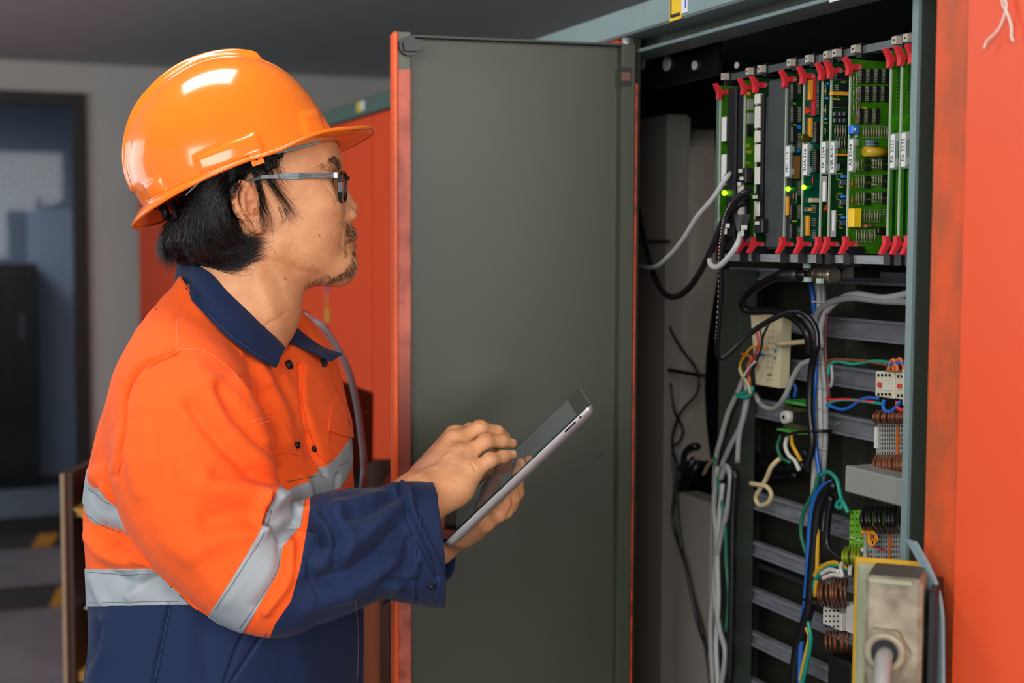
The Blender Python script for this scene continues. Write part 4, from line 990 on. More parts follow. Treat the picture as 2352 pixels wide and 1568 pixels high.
# --- eyebrow, stubble and lashes
def hit(px, py, f=F_head, t0=1.45, t1=1.95):
    d = np.array(ray(px, py)); d = d/d[1]; t = t0; o = np.array(CAM)
    for _ in range(60):
        v = float(f((o+d*t)[None])[0]); 
        if v < .0003: return o+d*t
        t += max(v*.8, .0003)
        if t > t1: return None
    return None
def hit_many(X, Y_, f, t0=1.50, t1=1.95):
    D = np.stack([np.array(ray(a, b)) for a, b in zip(X, Y_)]); D /= D[:, 1:2]; t = np.full(len(D), t0); o = np.array(CAM); done = np.zeros(len(D), bool)
    for _ in range(45):
        v = f(o+D*t[:, None]); done |= v < .0004; t = np.where(done, t, t+np.maximum(v*.85, .0003))
    return o+D*t[:, None], done & (t < t1)
def grad(f, p, e=.0008): return np.stack([f(p+np.eye(3)[k]*e)-f(p-np.eye(3)[k]*e) for k in range(3)], 1)/(2*e)
def hairs_mesh(name, strands, radii, m, parent, **k):
    """strands: array (n, s, 3); three-sided tapering fibres"""
    S = np.asarray(strands, float); n, s, _ = S.shape; T = np.gradient(S, axis=1); T /= np.maximum(np.linalg.norm(T, axis=2, keepdims=True), 1e-9)
    ref = np.array([.3, -.9, .31]); A = np.cross(T, ref); A /= np.maximum(np.linalg.norm(A, axis=2, keepdims=True), 1e-9); Bn = np.cross(T, A)
    tp = np.linspace(1, .25, s)[None, :, None]; R_ = np.asarray(radii, float).reshape(-1, 1, 1)*tp
    V = np.stack([S+(A*math.cos(a)+Bn*math.sin(a))*R_ for a in (0, 2.094, 4.189)], 2).reshape(-1, 3)
    base_ = (np.arange(n)[:, None, None, None]*s+np.arange(s-1)[None, :, None, None])*3; kk = np.arange(3)
    q = np.stack([base_[..., 0]+kk, base_[..., 0]+(kk+1) % 3, base_[..., 0]+3+(kk+1) % 3, base_[..., 0]+3+kk], -1).reshape(-1, 4)
    return np_mesh(name, V, q, m, parent, **k)
M_hair = mat('black_hair', '0d0b0c', .33, var=.3, scale=200, spec=.6)
M_beard = mat('beard_hair', '1a1310', .5, var=.5, scale=300)
def in_poly(x, y, poly):
    c = np.zeros(x.shape, bool); j = len(poly)-1
    for i in range(len(poly)):
        xi, yi = poly[i]; xj, yj = poly[j]
        c ^= ((yi > y) != (yj > y)) & (x < (xj-xi)*(y-yi)/(yj-yi+1e-9)+xi); j = i
    return c
def scatter(poly, n):
    xs = [p_[0] for p_ in poly]; ys = [p_[1] for p_ in poly]; X = RNG.uniform(min(xs), max(xs), n*4); Y_ = RNG.uniform(min(ys), max(ys), n*4); m = in_poly(X, Y_, poly)
    return X[m][:n], Y_[m][:n]
def short_hairs(regs, name, r, m):
    S = []; R_ = []
    for poly, n, dirh, ln, lift in regs:
        X, Y_ = scatter(poly, n); p, ok = hit_many(X, Y_, F_head); p = p[ok]; g = grad(F_head, p); g /= np.linalg.norm(g, axis=1, keepdims=True)
        for mir in (0, 1):
            pp, gg = p, g
            if mir:
                hh = w2h(p); hh[:, 2] *= -1; pp = h2w(hh); gh = g@HR.T; gh[:, 2] *= -1; gg = gh@HR
            dw = (np.array(dirh)+RNG.normal(0, .22, (len(pp), 3)))@HR; dw = dw-gg*(dw*gg).sum(1, keepdims=True); dw /= np.linalg.norm(dw, axis=1, keepdims=True)
            le = ln*RNG.uniform(.5, 1.2, (len(pp), 1)); S.append(np.stack([pp-gg*.0006, pp+dw*le*.5+gg*lift*le*.6, pp+dw*le+gg*lift*le], 1)); R_.append(np.full(len(pp), r))
    S = np.concatenate(S); R_ = np.concatenate(R_)
    return hairs_mesh(name, S, R_, m, person, kind='stuff')
short_hairs([([(797, 510), (812, 518), (819, 538), (812, 545), (800, 556), (793, 568), (791, 560), (794, 530)], 300, (.2, -1, .1), .0052, .35),
             ([(791, 562), (797, 566), (795, 590), (790, 588)], 35, (.1, -1, 0), .004, .3),
             ([(810, 572), (817, 578), (813, 590), (808, 584)], 60, (.3, -1, 0), .004, .4),
             ([(808, 590), (817, 612), (812, 630), (796, 638), (770, 646), (745, 655), (766, 636), (790, 622), (802, 606)], 430, (.15, -1, .0), .0046, .5),
             ([(700, 662), (745, 655), (772, 640), (752, 630), (725, 640), (700, 650)], 150, (.25, -1, .0), .0042, .3)], 'stubble', .00012, M_beard)
short_hairs([([(752, 360), (766, 357), (779, 366), (781, 384), (776, 392), (773, 380), (762, 370), (750, 370)], 190, (.6, -.5, -.2), .0065, .35),
             ([(728, 378), (750, 368), (766, 374), (755, 392), (735, 386)], 60, (.8, -.6, -.2), .0055, .25)], 'eyebrows', .00013, M_hair)
# ------------------------------------------------------------------ jacket
TCY = 1.785; TYAW = math.radians(-20)
T1 = np.array([math.cos(TYAW), math.sin(TYAW), 0]); T2 = np.array([math.sin(TYAW), -math.cos(TYAW), 0])   # forward; towards camera
rows = [(600, 425, 585, .066), (640, 412, 600, .074), (670, 385, 630, .092), (700, 350, 662, .122), (740, 318, 712, .165), (780, 292, 748, .195), (830, 264, 772, .210), (900, 240, 786, .214),
        (960, 222, 803, .212), (1040, 204, 809, .208), (1110, 194, 812, .205), (1180, 191, 815, .20), (1240, 196, 817, .20), (1300, 199, 822, .20), (1380, 203, 838, .205),
        (1450, 203, 836, .208), (1510, 192, 834, .212), (1568, 183, 832, .215), (1660, 178, 834, .22), (1760, 176, 836, .222)]
NX = 2.25
zr, cxr, Dr, Wr = [], [], [], []
th = np.linspace(0, 2*math.pi, 121); ce, se_ = np.cos(th), np.sin(th); ex = np.sign(ce)*np.abs(ce)**(2/NX); ey = np.sign(se_)*np.abs(se_)**(2/NX)
for y, L_, R_, Wd in rows:
    z = P(520, y, TCY).z; c = P((L_+R_)/2, y, TCY).x; D = (R_-L_)/2*TCY/F*.9
    for _ in range(12):
        pt = np.array([c, TCY, z])+ex[:, None]*D*T1+ey[:, None]*Wd*T2; X, _y = to_px_np(pt)
        c += ((L_+R_)/2-(X.max()+X.min())/2)*TCY/F*.8; D = max(.02, D+((R_-L_)/2-(X.max()-X.min())/2)*TCY/F*.8)
    zr.append(z); cxr.append(c); Dr.append(D); Wr.append(Wd)
zr = np.array(zr)[::-1]; cxr = np.array(cxr)[::-1]; Dr = np.array(Dr)[::-1]; Wr = np.array(Wr)[::-1]
def s_interp(z, v):
    return np.interp(z, zs_f, v)
zs_f = np.linspace(zr[0], zr[-1], 300)
def smooth1(v):
    f = np.interp(zs_f, zr, v); k = np.hanning(25); k /= k.sum(); return np.convolve(np.pad(f, 12, 'edge'), k, 'valid')
cx_f, D_f, W_f = smooth1(cxr), smooth1(Dr), smooth1(Wr)
HEMZ = zr[0]+.02
def jt(p):
    z = p[:, 2]; c = s_interp(z, cx_f); D = s_interp(z, D_f); Wd = s_interp(z, W_f)
    q = np.stack([p[:, 0]-c, p[:, 1]-TCY], 1); a = np.abs(q@T1[:2])/D; b = np.abs(q@T2[:2])/Wd
    g = (a**NX+b**NX)**(1/NX); rr = np.sqrt((q*q).sum(1)); d = np.where(g > 1e-3, rr*(1-1/np.maximum(g, 1e-3)), -.1)
    d = np.maximum(d, -.08)*.85
    return np.maximum(np.maximum(d, z-zr[-1]+.004), HEMZ-z)
def pair_chain(st):
    C, R_ = [], []
    for ax, ay, bx, by, Y in st:
        C.append(np.array(P((ax+bx)/2, (ay+by)/2, Y))); R_.append(math.hypot(ax-bx, ay-by)*Y/F/2)
    Cs = spline([tuple(c)+(r,) for c, r in zip(C, R_)], 3); return [c[:3] for c in Cs], [float(c[3]) for c in Cs]
slR = [(322, 862, 500, 845, 1.665), (296, 930, 560, 880, 1.625), (277, 1010, 594, 950, 1.600), (264, 1095, 622, 1040, 1.585), (306, 1200, 645, 1115, 1.580), (385, 1308, 655, 1150, 1.575), (478, 1402, 668, 1180, 1.575),
       (560, 1448, 690, 1195, 1.580), (640, 1440, 712, 1195, 1.590), (720, 1417, 775, 1140, 1.605), (800, 1388, 838, 1122, 1.625), (880, 1374, 880, 1122, 1.645), (945, 1382, 930, 1106, 1.665), (1012, 1394, 998, 1106, 1.690), (1050, 1398, 1040, 1104, 1.705)]
CR, RR = pair_chain(slR)
slL = [(500, 900, 640, 860, 1.92), (520, 1050, 700, 1000, 1.95), (560, 1250, 720, 1130, 1.98), (640, 1340, 740, 1190, 1.98), (760, 1345, 790, 1200, 1.95), (900, 1345, 905, 1222, 1.90), (1000, 1336, 1000, 1240, 1.865), (1060, 1330, 1060, 1235, 1.85)]
CL, RL = pair_chain(slL)
cutR_p = np.array(P(1006, 1245, 1.69)); cutR_n = np.array([1, .15, .075]); cutR_n /= np.linalg.norm(cutR_n)
cutL_p = np.array(P(1024, 1290, 1.86)); cutL_n = np.array(P(1010, 1290, 1.86))-np.array(P(900, 1285, 1.90)); cutL_n /= np.linalg.norm(cutL_n)
def jsR(p):
    d = s_chain(p, CR, RR); e = (p-cutR_p)@cutR_n; d = smax(d, e, .002)
    inner = s_chain(p, CR[-12:], [r-.0045 for r in RR[-12:]]); return np.maximum(d, -np.maximum(inner, -e-.07))
def jsL(p):
    d = s_chain(p, CL, RL); e = (p-cutL_p)@cutL_n; d = smax(d, e, .002)
    inner = s_chain(p, CL[-7:], [r-.004 for r in RL[-7:]]); return np.maximum(d, -np.maximum(inner, -e-.05))
_nh = [h2w(q) for q in ((n_a, n_u, 0) for n_a, n_u in ((-.02, -.09), (hq(679, 702)[0]-.062, hq(679, 702)[1]), (hq(632, 770)[0]-.066, hq(632, 770)[1]), (hq(632, 770)[0]-.072, hq(632, 770)[1]-.02)))]
def jneck(p): return s_chain(p, _nh, [.078, .074, .070, .052])
F_jR = boxed(jsR, np.min(CR, 0)-.10, np.max(CR, 0)+.10); F_jL = boxed(jsL, np.min(CL, 0)-.08, np.max(CL, 0)+.08)
def jacket_f(p):
    d = smin(jt(p), F_jR(p), .035); d = smin(d, F_jL(p), .02)
    return smax(d, -jneck(p), .006)
_t = time.time()
JV, JF = sdf_mesh(jacket_f, (-.66, 1.44, HEMZ-.02), (.10, 2.14, 1.56), .0021)
print('JACKET', len(JV), round(time.time()-_t, 1))
# folds: (polyline in the picture, height in m, width in px); they are carved into the cloth along its normal
def vnormals(V, Fq):
    n = np.cross(V[Fq[:, 2]]-V[Fq[:, 0]], V[Fq[:, 3]]-V[Fq[:, 1]]); out = np.zeros_like(V)
    for k in range(4): np.add.at(out, Fq[:, k], n)
    out /= np.maximum(np.linalg.norm(out, axis=1, keepdims=True), 1e-12); return out
folds_R = [  # right sleeve
    ([(470, 890), (520, 985), (600, 1060), (650, 1120)], .0045, 16), ([(455, 850), (560, 940), (625, 1040)], .0035, 15), ([(440, 930), (500, 1010), (575, 1075), (640, 1110)], -.0040, 13),
    ([(500, 900), (560, 985), (620, 1050)], -.0030, 10), ([(545, 880), (590, 940), (618, 1010)], .0035, 10), ([(560, 870), (600, 925)], -.0045, 7),
    ([(330, 880), (345, 1000), (350, 1120), (390, 1240)], .0030, 22), ([(375, 960), (380, 1080), (420, 1200)], -.0025, 20), ([(300, 930), (300, 1040), (320, 1130)], .0025, 12),
    ([(470, 1120), (560, 1130), (620, 1150)], .0050, 22), ([(500, 1090), (580, 1090), (640, 1105)], -.0035, 14), ([(480, 1200), (560, 1185), (615, 1200)], -.0040, 20), ([(430, 1270), (520, 1230), (590, 1225)], .0035, 22),
    ([(598, 1135), (596, 1175), (606, 1215)], .0060, 9), ([(609, 1140), (612, 1180), (606, 1205)], -.0100, 6), ([(622, 1150), (655, 1145), (690, 1180)], .0050, 12), ([(640, 1225), (665, 1205), (700, 1200)], -.0055, 7), ([(665, 1250), (660, 1330), (610, 1400)], .0040, 10), ([(645, 1240), (640, 1310), (590, 1390)], -.0030, 9),
    ([(430, 1190), (460, 1290), (520, 1370)], .0025, 22),
    # forearm
    ([(700, 1200), (735, 1225), (745, 1250)], -.0080, 8), ([(715, 1180), (745, 1205), (760, 1250)], .0055, 9), ([(745, 1190), (770, 1230), (768, 1290)], -.0050, 9), ([(770, 1170), (800, 1230), (790, 1300)], .0035, 14),
    ([(730, 1300), (810, 1255), (870, 1200), (930, 1150)], .0050, 14), ([(740, 1330), (840, 1290), (915, 1220)], -.0045, 12), ([(720, 1370), (820, 1345), (900, 1290)], .0045, 16), ([(800, 1190), (860, 1170), (920, 1135)], -.0035, 11), ([(780, 1165), (850, 1145), (905, 1120)], .0030, 10),
    ([(880, 1330), (930, 1290), (945, 1240)], -.0040, 8), ([(900, 1350), (940, 1320), (955, 1290)], .0035, 8), ([(860, 1355), (900, 1335), (945, 1330)], -.0030, 6), ([(700, 1400), (800, 1365)], .0025, 12), ([(690, 1320), (700, 1270), (715, 1230)], .0030, 10),
    ([(925, 1112), (950, 1180), (985, 1255), (1013, 1312)], .0042, 5), ([(915, 1116), (938, 1186), (975, 1262), (1005, 1322)], -.0050, 5), ([(892, 1104), (912, 1112), (935, 1150)], .003, 8),
    ([(966, 1200), (960, 1280), (956, 1384)], -.0016, 2.6), ([(962, 1200), (955, 1280), (950, 1382)], .0010, 3)]
folds_T = [
    ([(404, 805), (332, 842), (297, 905), (286, 1000), (264, 1092)], -.0055, 6), ([(394, 806), (324, 838), (288, 905), (277, 1000), (256, 1085)], .0026, 5), ([(432, 662), (403, 735), (404, 802)], -.0008, 3.5), ([(424, 664), (394, 738), (396, 800)], .0005, 4),
    ([(405, 806), (450, 810), (520, 850)], -.0018, 5),
    ([(235, 1090), (265, 1130), (300, 1165), (330, 1190)], .0085, 16), ([(225, 1130), (245, 1160), (275, 1180)], -.006, 10), ([(205, 1230), (250, 1270), (300, 1285), (350, 1262)], .0060, 17), ([(235, 1215), (275, 1240), (320, 1238)], -.0055, 13), ([(262, 1190), (262, 1240)], -.003, 10),
    ([(250, 1310), (300, 1340), (360, 1330)], -.0035, 12), ([(215, 1330), (240, 1380)], .003, 10), ([(330, 1320), (300, 1370)], .0030, 9),
    ([(230, 900), (222, 1000), (214, 1080)], .0030, 16), ([(205, 1060), (245, 1100)], -.0030, 12),
    ([(560, 830), (600, 900), (612, 960)], -.0040, 9), ([(590, 850), (640, 930), (660, 1010)], .0038, 14), ([(640, 870), (690, 960), (720, 1050)], -.0030, 12), ([(500, 800), (560, 835), (600, 880)], .0030, 14), ([(610, 815), (660, 890), (700, 980)], .0028, 14),
    ([(692, 840), (694, 930), (716, 1000), (745, 1090)], -.0045, 5), ([(775, 1090), (768, 1150)], -.0035, 5), ([(640, 1080), (650, 1140)], -.003, 8), ([(700, 1100), (712, 1150)], .0025, 8),
    ([(388, 1390), (372, 1470), (352, 1568)], -.0032, 4.5), ([(378, 1392), (362, 1470), (342, 1568)], .0016, 5), ([(608, 1450), (575, 1500), (530, 1568)], -.0026, 4), ([(560, 1455), (540, 1500), (516, 1568)], -.0026, 4),
    ([(822, 1375), (828, 1450), (826, 1568)], -.0050, 4), ([(230, 1440), (215, 1500), (195, 1530)], -.0050, 12), ([(250, 1420), (240, 1490), (215, 1545)], .0050, 14), ([(430, 1420), (420, 1568)], .0020, 22), ([(680, 1460), (700, 1568)], .0025, 28), ([(470, 1430), (480, 1560)], -.0018, 20)]
folds_R += folds_T[:2]
JN = vnormals(JV, JF)
if (JN*(JV-np.array(CHEST))).sum(1).mean() < 0: JF = JF[:, ::-1].copy(); JN = -JN
isR = F_jR(JV) < .012; view = JV-np.array(CAM); fac = np.clip(-(JN*view/np.linalg.norm(view, axis=1, keepdims=True)).sum(1)*2.2, 0, 1)
near = JV[:, 1] < 1.84
jx, jy = to_px_np(JV)
def fold_sum(lst, x, y):
    d = np.zeros(len(x))
    for pts, amp, sg in lst:
        xs = [q[0] for q in pts]; ys = [q[1] for q in pts]; m = (x > min(xs)-3*sg) & (x < max(xs)+3*sg) & (y > min(ys)-3*sg) & (y < max(ys)+3*sg)
        if m.any(): 
            t = poly_dist(x[m], y[m], [tuple(q) for q in spline(pts, 4)]); sg2 = sg*1.32 if sg > 6 else sg; d[m] += amp*np.exp(-(t/sg2)**2)
    return d
from mathutils import noise as mnoise
def lump(V, sc, seed):
    q = V*sc+seed; return (np.sin(q[:, 0]*1.3+1.7*np.sin(q[:, 1]*.9+q[:, 2]*.7))*np.cos(q[:, 2]*1.1+1.3*np.sin(q[:, 0]*.8))+.6*np.sin(q[:, 1]*2.3+q[:, 2]*1.9+np.sin(q[:, 0]*2.1)))*.5
dJ = (np.where(isR, fold_sum(folds_R, jx, jy), fold_sum(folds_T, jx, jy)))*1.9*fac*near
amp_n = np.where(isR, .0011, .0010); dJ += amp_n*lump(JV, 24, 3.1)+.0006*lump(JV, 55, 8.2)
far_ = ~near | (fac < .05); dJ += far_*.0025*lump(JV, 16, 1.2)
JV = JV+JN*dJ[:, None]; JN = vnormals(JV, JF); jx, jy = to_px_np(JV)
# signed distances that separate navy from orange
def side(x, y, line):   # signed px distance to an infinite-ish polyline, positive on its right/below
    best = np.full(x.shape, 1e9); out = np.zeros(x.shape); n_ = len(line)-1
    for i, ((x0, y0), (x1, y1)) in enumerate(zip(line[:-1], line[1:])):
        vx, vy = x1-x0, y1-y0; L2 = vx*vx+vy*vy; t = ((x-x0)*vx+(y-y0)*vy)/L2; t = np.clip(t, -1e9 if i == 0 else 0, 1e9 if i == n_-1 else 1)
        d = np.hypot(x-x0-t*vx, y-y0-t*vy); m = d < best; best = np.where(m, d, best); out = np.where(m, d*np.sign(vx*(y-y0)-vy*(x-x0)), out)
    return out
slv = side(jx, jy, [(712, 1150), (708, 1195), (690, 1300), (668, 1380), (632, 1432), (615, 1475)])      # sleeve colour change
ch_par = (JV-np.array(P(740, 1200, 1.97)))@(np.array([1, 0, 0.0]))
hemz = P(300, 1350, 1.62).z
isL = (F_jL(JV) < .012) & ~isR
navy = np.where(isR, -slv*.0005, np.where(isL, ch_par, (hemz-JV[:, 2])))
def cloth_mat():
    m = bpy.data.materials.new('jacket_cloth'); m.use_nodes = True; nt = m.node_tree; n = nt.nodes; L = nt.links; b = n['Principled BSDF']
    at = n.new('ShaderNodeAttribute'); at.attribute_name = 'navy'; gt = n.new('ShaderNodeMath'); gt.operation = 'GREATER_THAN'; gt.inputs[1].default_value = 0; L.new(at.outputs['Fac'], gt.inputs[0])
    mx = n.new('ShaderNodeMix'); mx.data_type = 'RGBA'; L.new(gt.outputs[0], mx.inputs[0]); mx.inputs[6].default_value = hx('ff621f'); mx.inputs[7].default_value = hx('1a2a4c')
    tc = n.new('ShaderNodeTexCoord'); no = n.new('ShaderNodeTexNoise'); no.inputs['Scale'].default_value = 14; L.new(tc.outputs['Object'], no.inputs[0])
    hs = n.new('ShaderNodeHueSaturation'); mr = n.new('ShaderNodeMapRange'); L.new(no.outputs[0], mr.inputs[0]); mr.inputs[3].default_value = .88; mr.inputs[4].default_value = 1.1; L.new(mr.outputs[0], hs.inputs['Value']); L.new(mx.outputs[2], hs.inputs['Color'])
    L.new(hs.outputs[0], b.inputs['Base Color']); b.inputs['Roughness'].default_value = .82; b.inputs['Sheen Weight'].default_value = .06; b.inputs['Sheen Roughness'].default_value = .4; b.inputs['Specular IOR Level'].default_value = .25
    mp = n.new('ShaderNodeMapping'); mp.inputs['Rotation'].default_value = (.3, .9, .2); L.new(tc.outputs['Object'], mp.inputs[0])
    wv = n.new('ShaderNodeTexWave'); wv.inputs['Scale'].default_value = 420; wv.inputs['Distortion'].default_value = .4; L.new(mp.outputs[0], wv.inputs[0])
    bp = n.new('ShaderNodeBump'); bp.inputs['Strength'].default_value = .18; bp.inputs['Distance'].default_value = .0006; L.new(wv.outputs[0], bp.inputs['Height'])
    n3 = n.new('ShaderNodeTexNoise'); n3.inputs['Scale'].default_value = 40; n3.inputs['Detail'].default_value = 4; L.new(tc.outputs['Object'], n3.inputs[0])
    b2 = n.new('ShaderNodeBump'); b2.inputs['Strength'].default_value = .35; b2.inputs['Distance'].default_value = .004; L.new(n3.outputs[0], b2.inputs['Height']); L.new(bp.outputs[0], b2.inputs['Normal']); L.new(b2.outputs[0], b.inputs['Normal'])
    return m
M_cloth = cloth_mat()
jk = np_mesh('jacket', JV, JF, M_cloth, person, label='orange work jacket with navy lower sleeves and hem')

M_tape = mat('reflective_tape', '9ba5aa', .58, metal=0, var=.05, scale=12, spec=.6, bump=.1, bscale=30)
M_ocl = mat('orange_cloth', 'ff621f', .82, var=.08, scale=14, spec=.2, sheen=.05, bump=.3, bscale=60); M_ncl = mat('navy_cloth', '1a2a4c', .82, var=.12, scale=14, spec=.2, sheen=.05, bump=.3, bscale=70)
M_th1 = mat('orange_thread', 'ff8a48', .8, var=.1, scale=800); M_th2 = mat('dark_thread', '4b5055', .8)
def patch(name, phi, mask, off, m, gradf=None, parent=None, thick=0.0, **k):
    """a piece of cloth cut cleanly from the jacket's own surface where phi < 0, lifted off by 'off'"""
    fq = JF[mask[JF].all(1)]; inn = phi[fq] < 0; full = inn.all(1); part = inn.any(1) & ~full
    polys = [tuple(q) for q in fq[full].tolist()]; ext_v = []; ext_n = []; cut = {}
    def edge(i, j):
        key = (i, j) if i < j else (j, i)
        if key not in cut:
            t = phi[i]/(phi[i]-phi[j]); ext_v.append(JV[i]+(JV[j]-JV[i])*t); ext_n.append(JN[i]+(JN[j]-JN[i])*t); cut[key] = len(JV)+len(ext_v)-1
        return cut[key]
    for q in fq[part].tolist():
        out = []
        for i in range(4):
            p0, p1 = q[i], q[(i+1) % 4]
            if phi[p0] < 0: out.append(p0)
            if (phi[p0] < 0) != (phi[p1] < 0): out.append(edge(p0, p1))
        if len(out) > 2: polys.append(tuple(out))
    if not polys: return None
    allv = np.concatenate([JV, np.array(ext_v)]) if ext_v else JV; alln = np.concatenate([JN, np.array(ext_n)]) if ext_v else JN
    used = np.unique(np.concatenate([np.array(q) for q in polys])); mp_ = {int(v): i for i, v in enumerate(used)}
    V = allv[used]; Nn = alln[used]; Nn = Nn/np.linalg.norm(Nn, axis=1, keepdims=True); polys = [tuple(mp_[v] for v in q) for q in polys]
    cnt = {}
    for q in polys:
        for i in range(len(q)):
            e = (q[i], q[(i+1) % len(q)]); kk = (min(e), max(e)); cnt[kk] = cnt.get(kk, 0)+1
    nb = len(V); V2 = np.concatenate([V+Nn*off, V-Nn*.0006]); sk = []
    for q in polys:
        for i in range(len(q)):
            a_, b_ = q[i], q[(i+1) % len(q)]
            if cnt[(min(a_, b_), max(a_, b_))] == 1: sk.append((b_, a_, a_+nb, b_+nb))
    ns = len(polys); o = np_mesh(name, V2, polys+sk, m, parent or jk, **k)
    fl = np.ones(ns+len(sk), bool); fl[ns:] = False; o.data.polygons.foreach_set('use_smooth', fl[:len(o.data.polygons)]); return o
def band(fn1, fn2, mask, name='reflective_tape', m=M_tape, off=.0013):
    f = lambda V: np.maximum(fn1(V), fn2(V)); return patch(name, f(JV), mask, off, m, f)
# torso tapes follow nearly level planes round the body
def plane_from(pts):
    w = np.array([P(*q) for q in pts]); c = w.mean(0); n_ = np.cross(w[1]-w[0], w[2]-w[0]); n_ /= np.linalg.norm(n_)
    if n_[2] < 0: n_ = -n_
    return lambda V: (V-w[0])@n_
def hj(px, py): q = hit(px, py, jacket_f, 1.45, 2.0); return (px, py, float(q[1]) if q is not None else 1.75)
up1 = plane_from([hj(208, 1114), hj(262, 1156), (800, 1058, 1.77)]); lo1 = plane_from([hj(206, 1190), hj(262, 1226), (800, 1128, 1.77)])
up2 = plane_from([hj(210, 1306), hj(380, 1306), (822, 1290, 1.77)]); lo2 = plane_from([hj(210, 1392), hj(380, 1388), (836, 1385, 1.77)])
navy = np.where(isR | isL, navy, -(up2(JV)+lo2(JV))/2)
mT = ~isR & ~isL
at = jk.data.attributes.new('navy', 'FLOAT', 'POINT'); at.data.foreach_set('value', navy.astype(np.float32))
band(up1, lambda V: -lo1(V), mT); band(up2, lambda V: -lo2(V), mT)
def pxline(line, sc=.0005):
    return lambda V: side(*to_px_np(V), line)*sc
l1 = [(640, 1120), (616, 1168), (600, 1215), (560, 1285), (485, 1405), (455, 1450)]; l2 = [(700, 1150), (692, 1205), (650, 1255), (640, 1310), (590, 1400), (556, 1455), (545, 1490)]
band(lambda V: pxline(l1)(V), lambda V: -pxline(l2)(V), isR & (np.abs(jx-600) < 170) & (jy > 1100) & (jy < 1500))
# seams: threads laid on the cloth
F_jk = jacket_f
def on_cloth(path, n=14, lift=.0008, torso_only=False):
    pts = np.array([tuple(q) for q in spline(path, n)]); D = np.stack([np.array(ray(a, b)) for a, b in pts]); D /= D[:, 1:2]
    # nearest front vertex of the displaced cloth
    out = []
    vis = (JN*(JV-np.array(CAM))).sum(1) < 0
    for (a, b) in pts:
        m = np.nonzero(vis & (np.abs(jx-a) < 7) & (np.abs(jy-b) < 7))[0]
        if torso_only and len(m) and isR[m[np.argmin(JV[m, 1])]]: continue
        if len(m) == 0: continue
        ym = JV[m, 1].min(); m = m[JV[m, 1] < ym+.03]; w = 1/((jx[m]-a)**2+(jy[m]-b)**2+.5); w /= w.sum(); q = (JV[m]*w[:, None]).sum(0); nn = (JN[m]*w[:, None]).sum(0)
        q2 = np.array(P(a, b, q[1])); out.append(q2+nn/np.linalg.norm(nn)*lift)
    return out
def seam(path, m=M_th1, r=.00045, n=10, name='stitching', lift=.0006, torso_only=False):
    q = on_cloth(path, n, lift, torso_only)
    if len(q) > 2: return MB().tube(q, r, 5).build(name, m, jk)
for pth in ([(409, 806), (336, 846), (302, 906), (291, 1000), (269, 1090)], [(436, 664), (408, 735), (409, 802)], [(405, 802), (470, 808), (530, 850), (556, 884)], [(768, 852), (762, 900), (748, 975), (746, 1010), (758, 1060)],
            [(760, 852), (754, 900), (741, 975), (740, 1010), (751, 1062)], [(678, 850), (680, 925), (700, 985)], [(580, 968), (640, 950)], [(620, 1043), (676, 1037)], [(583, 978), (636, 960)]): seam(pth)
for pth in ([(205, 1120), (240, 1148), (300, 1180), (330, 1192)], [(204, 1182), (240, 1208), (290, 1226), (325, 1232)], [(208, 1314), (280, 1318), (350, 1316), (385, 1314)], [(208, 1383), (280, 1382), (350, 1380), (440, 1379)],
            [(632, 1110), (690, 1100), (740, 1090)], [(776, 1070), (800, 1058)], [(776, 1122), (800, 1110)]): seam(pth, M_th2, .00035, lift=.0018, torso_only=True)
for pth in ([(496, 1398), (566, 1290), (606, 1222), (624, 1170)], [(552, 1440), (588, 1388), (634, 1310), (645, 1260)]): seam(pth, M_th2, .00035, lift=.0018)
for pth in ([(966, 1160), (962, 1240), (955, 1375)], [(1003, 1300), (1008, 1340), (1001, 1384)], [(392, 1395), (376, 1470), (356, 1566)], [(613, 1452), (580, 1500), (536, 1566)]): seam(pth, mat('navy_thread', '34487a', .8))
for pth in ([(816, 1380), (822, 1450), (820, 1566)],): seam(pth, mat('pink_thread', '9a5a68', .8), .0004)
# pocket flaps and placket
def pxpoly(poly, sc=.0005):
    def f(V):
        x, y = to_px_np(V); ins = in_poly(x, y, poly); d = poly_dist(x, y, poly+[poly[0]]); return np.where(ins, -d, d)*sc
    return f
frontm = (JN*(JV-np.array(CAM))).sum(1) < .0
for name, poly, off, msk in (('pocket_flap', [(580, 966), (642, 946), (660, 990), (684, 1046), (655, 1040), (616, 1050), (600, 1010)], .0026, ~isR & frontm & near),
                            ('placket', [(694, 838), (776, 850), (772, 905), (753, 985), (752, 1020), (760, 1056), (746, 1062), (728, 1040), (706, 980), (694, 925)], .0028, ~isR & frontm & near),
                            ('pocket_flap', [(772, 908), (786, 912), (804, 972), (806, 1006), (780, 1000), (748, 990), (756, 940)], .0040, mT & (jy > 880))):
    f = pxpoly(poly); patch(name, f(JV), msk, off, M_ocl, f)
def snap(px, py, r=.0048, tilt=None, name='snap_button', m=None, lift=.0005):
    q = on_cloth([(px-2, py), (px, py), (px+2, py)], 2, .0)
    if not q: return
    q = q[len(q)//2]; j = np.argmin((jx-px)**2+(jy-py)**2+1e3*(~frontm)); nn = Vector(JN[j]) if tilt is None else Vector(tilt); nn.normalize(); c = Vector(q)+nn*(.0028+lift)
    b = MB(); b.cyl(c-nn*.003, c+nn*.0004, r, 20); o = b.build(name, m or M_black, jk)
    a = nn.orthogonal().normalized(); bb = nn.cross(a); rr = MB(); rr.tube([c+nn*.0006+(a*math.cos(t)+bb*math.sin(t))*r*.88 for t in np.linspace(0, 2*math.pi, 21)], .0009, 6); rr.build('rim', m or M_black, o)
    MB().sphere(c+nn*.0004, r*.42, 10, sc=(1, 1, 1)).build('stud', M_black, o)
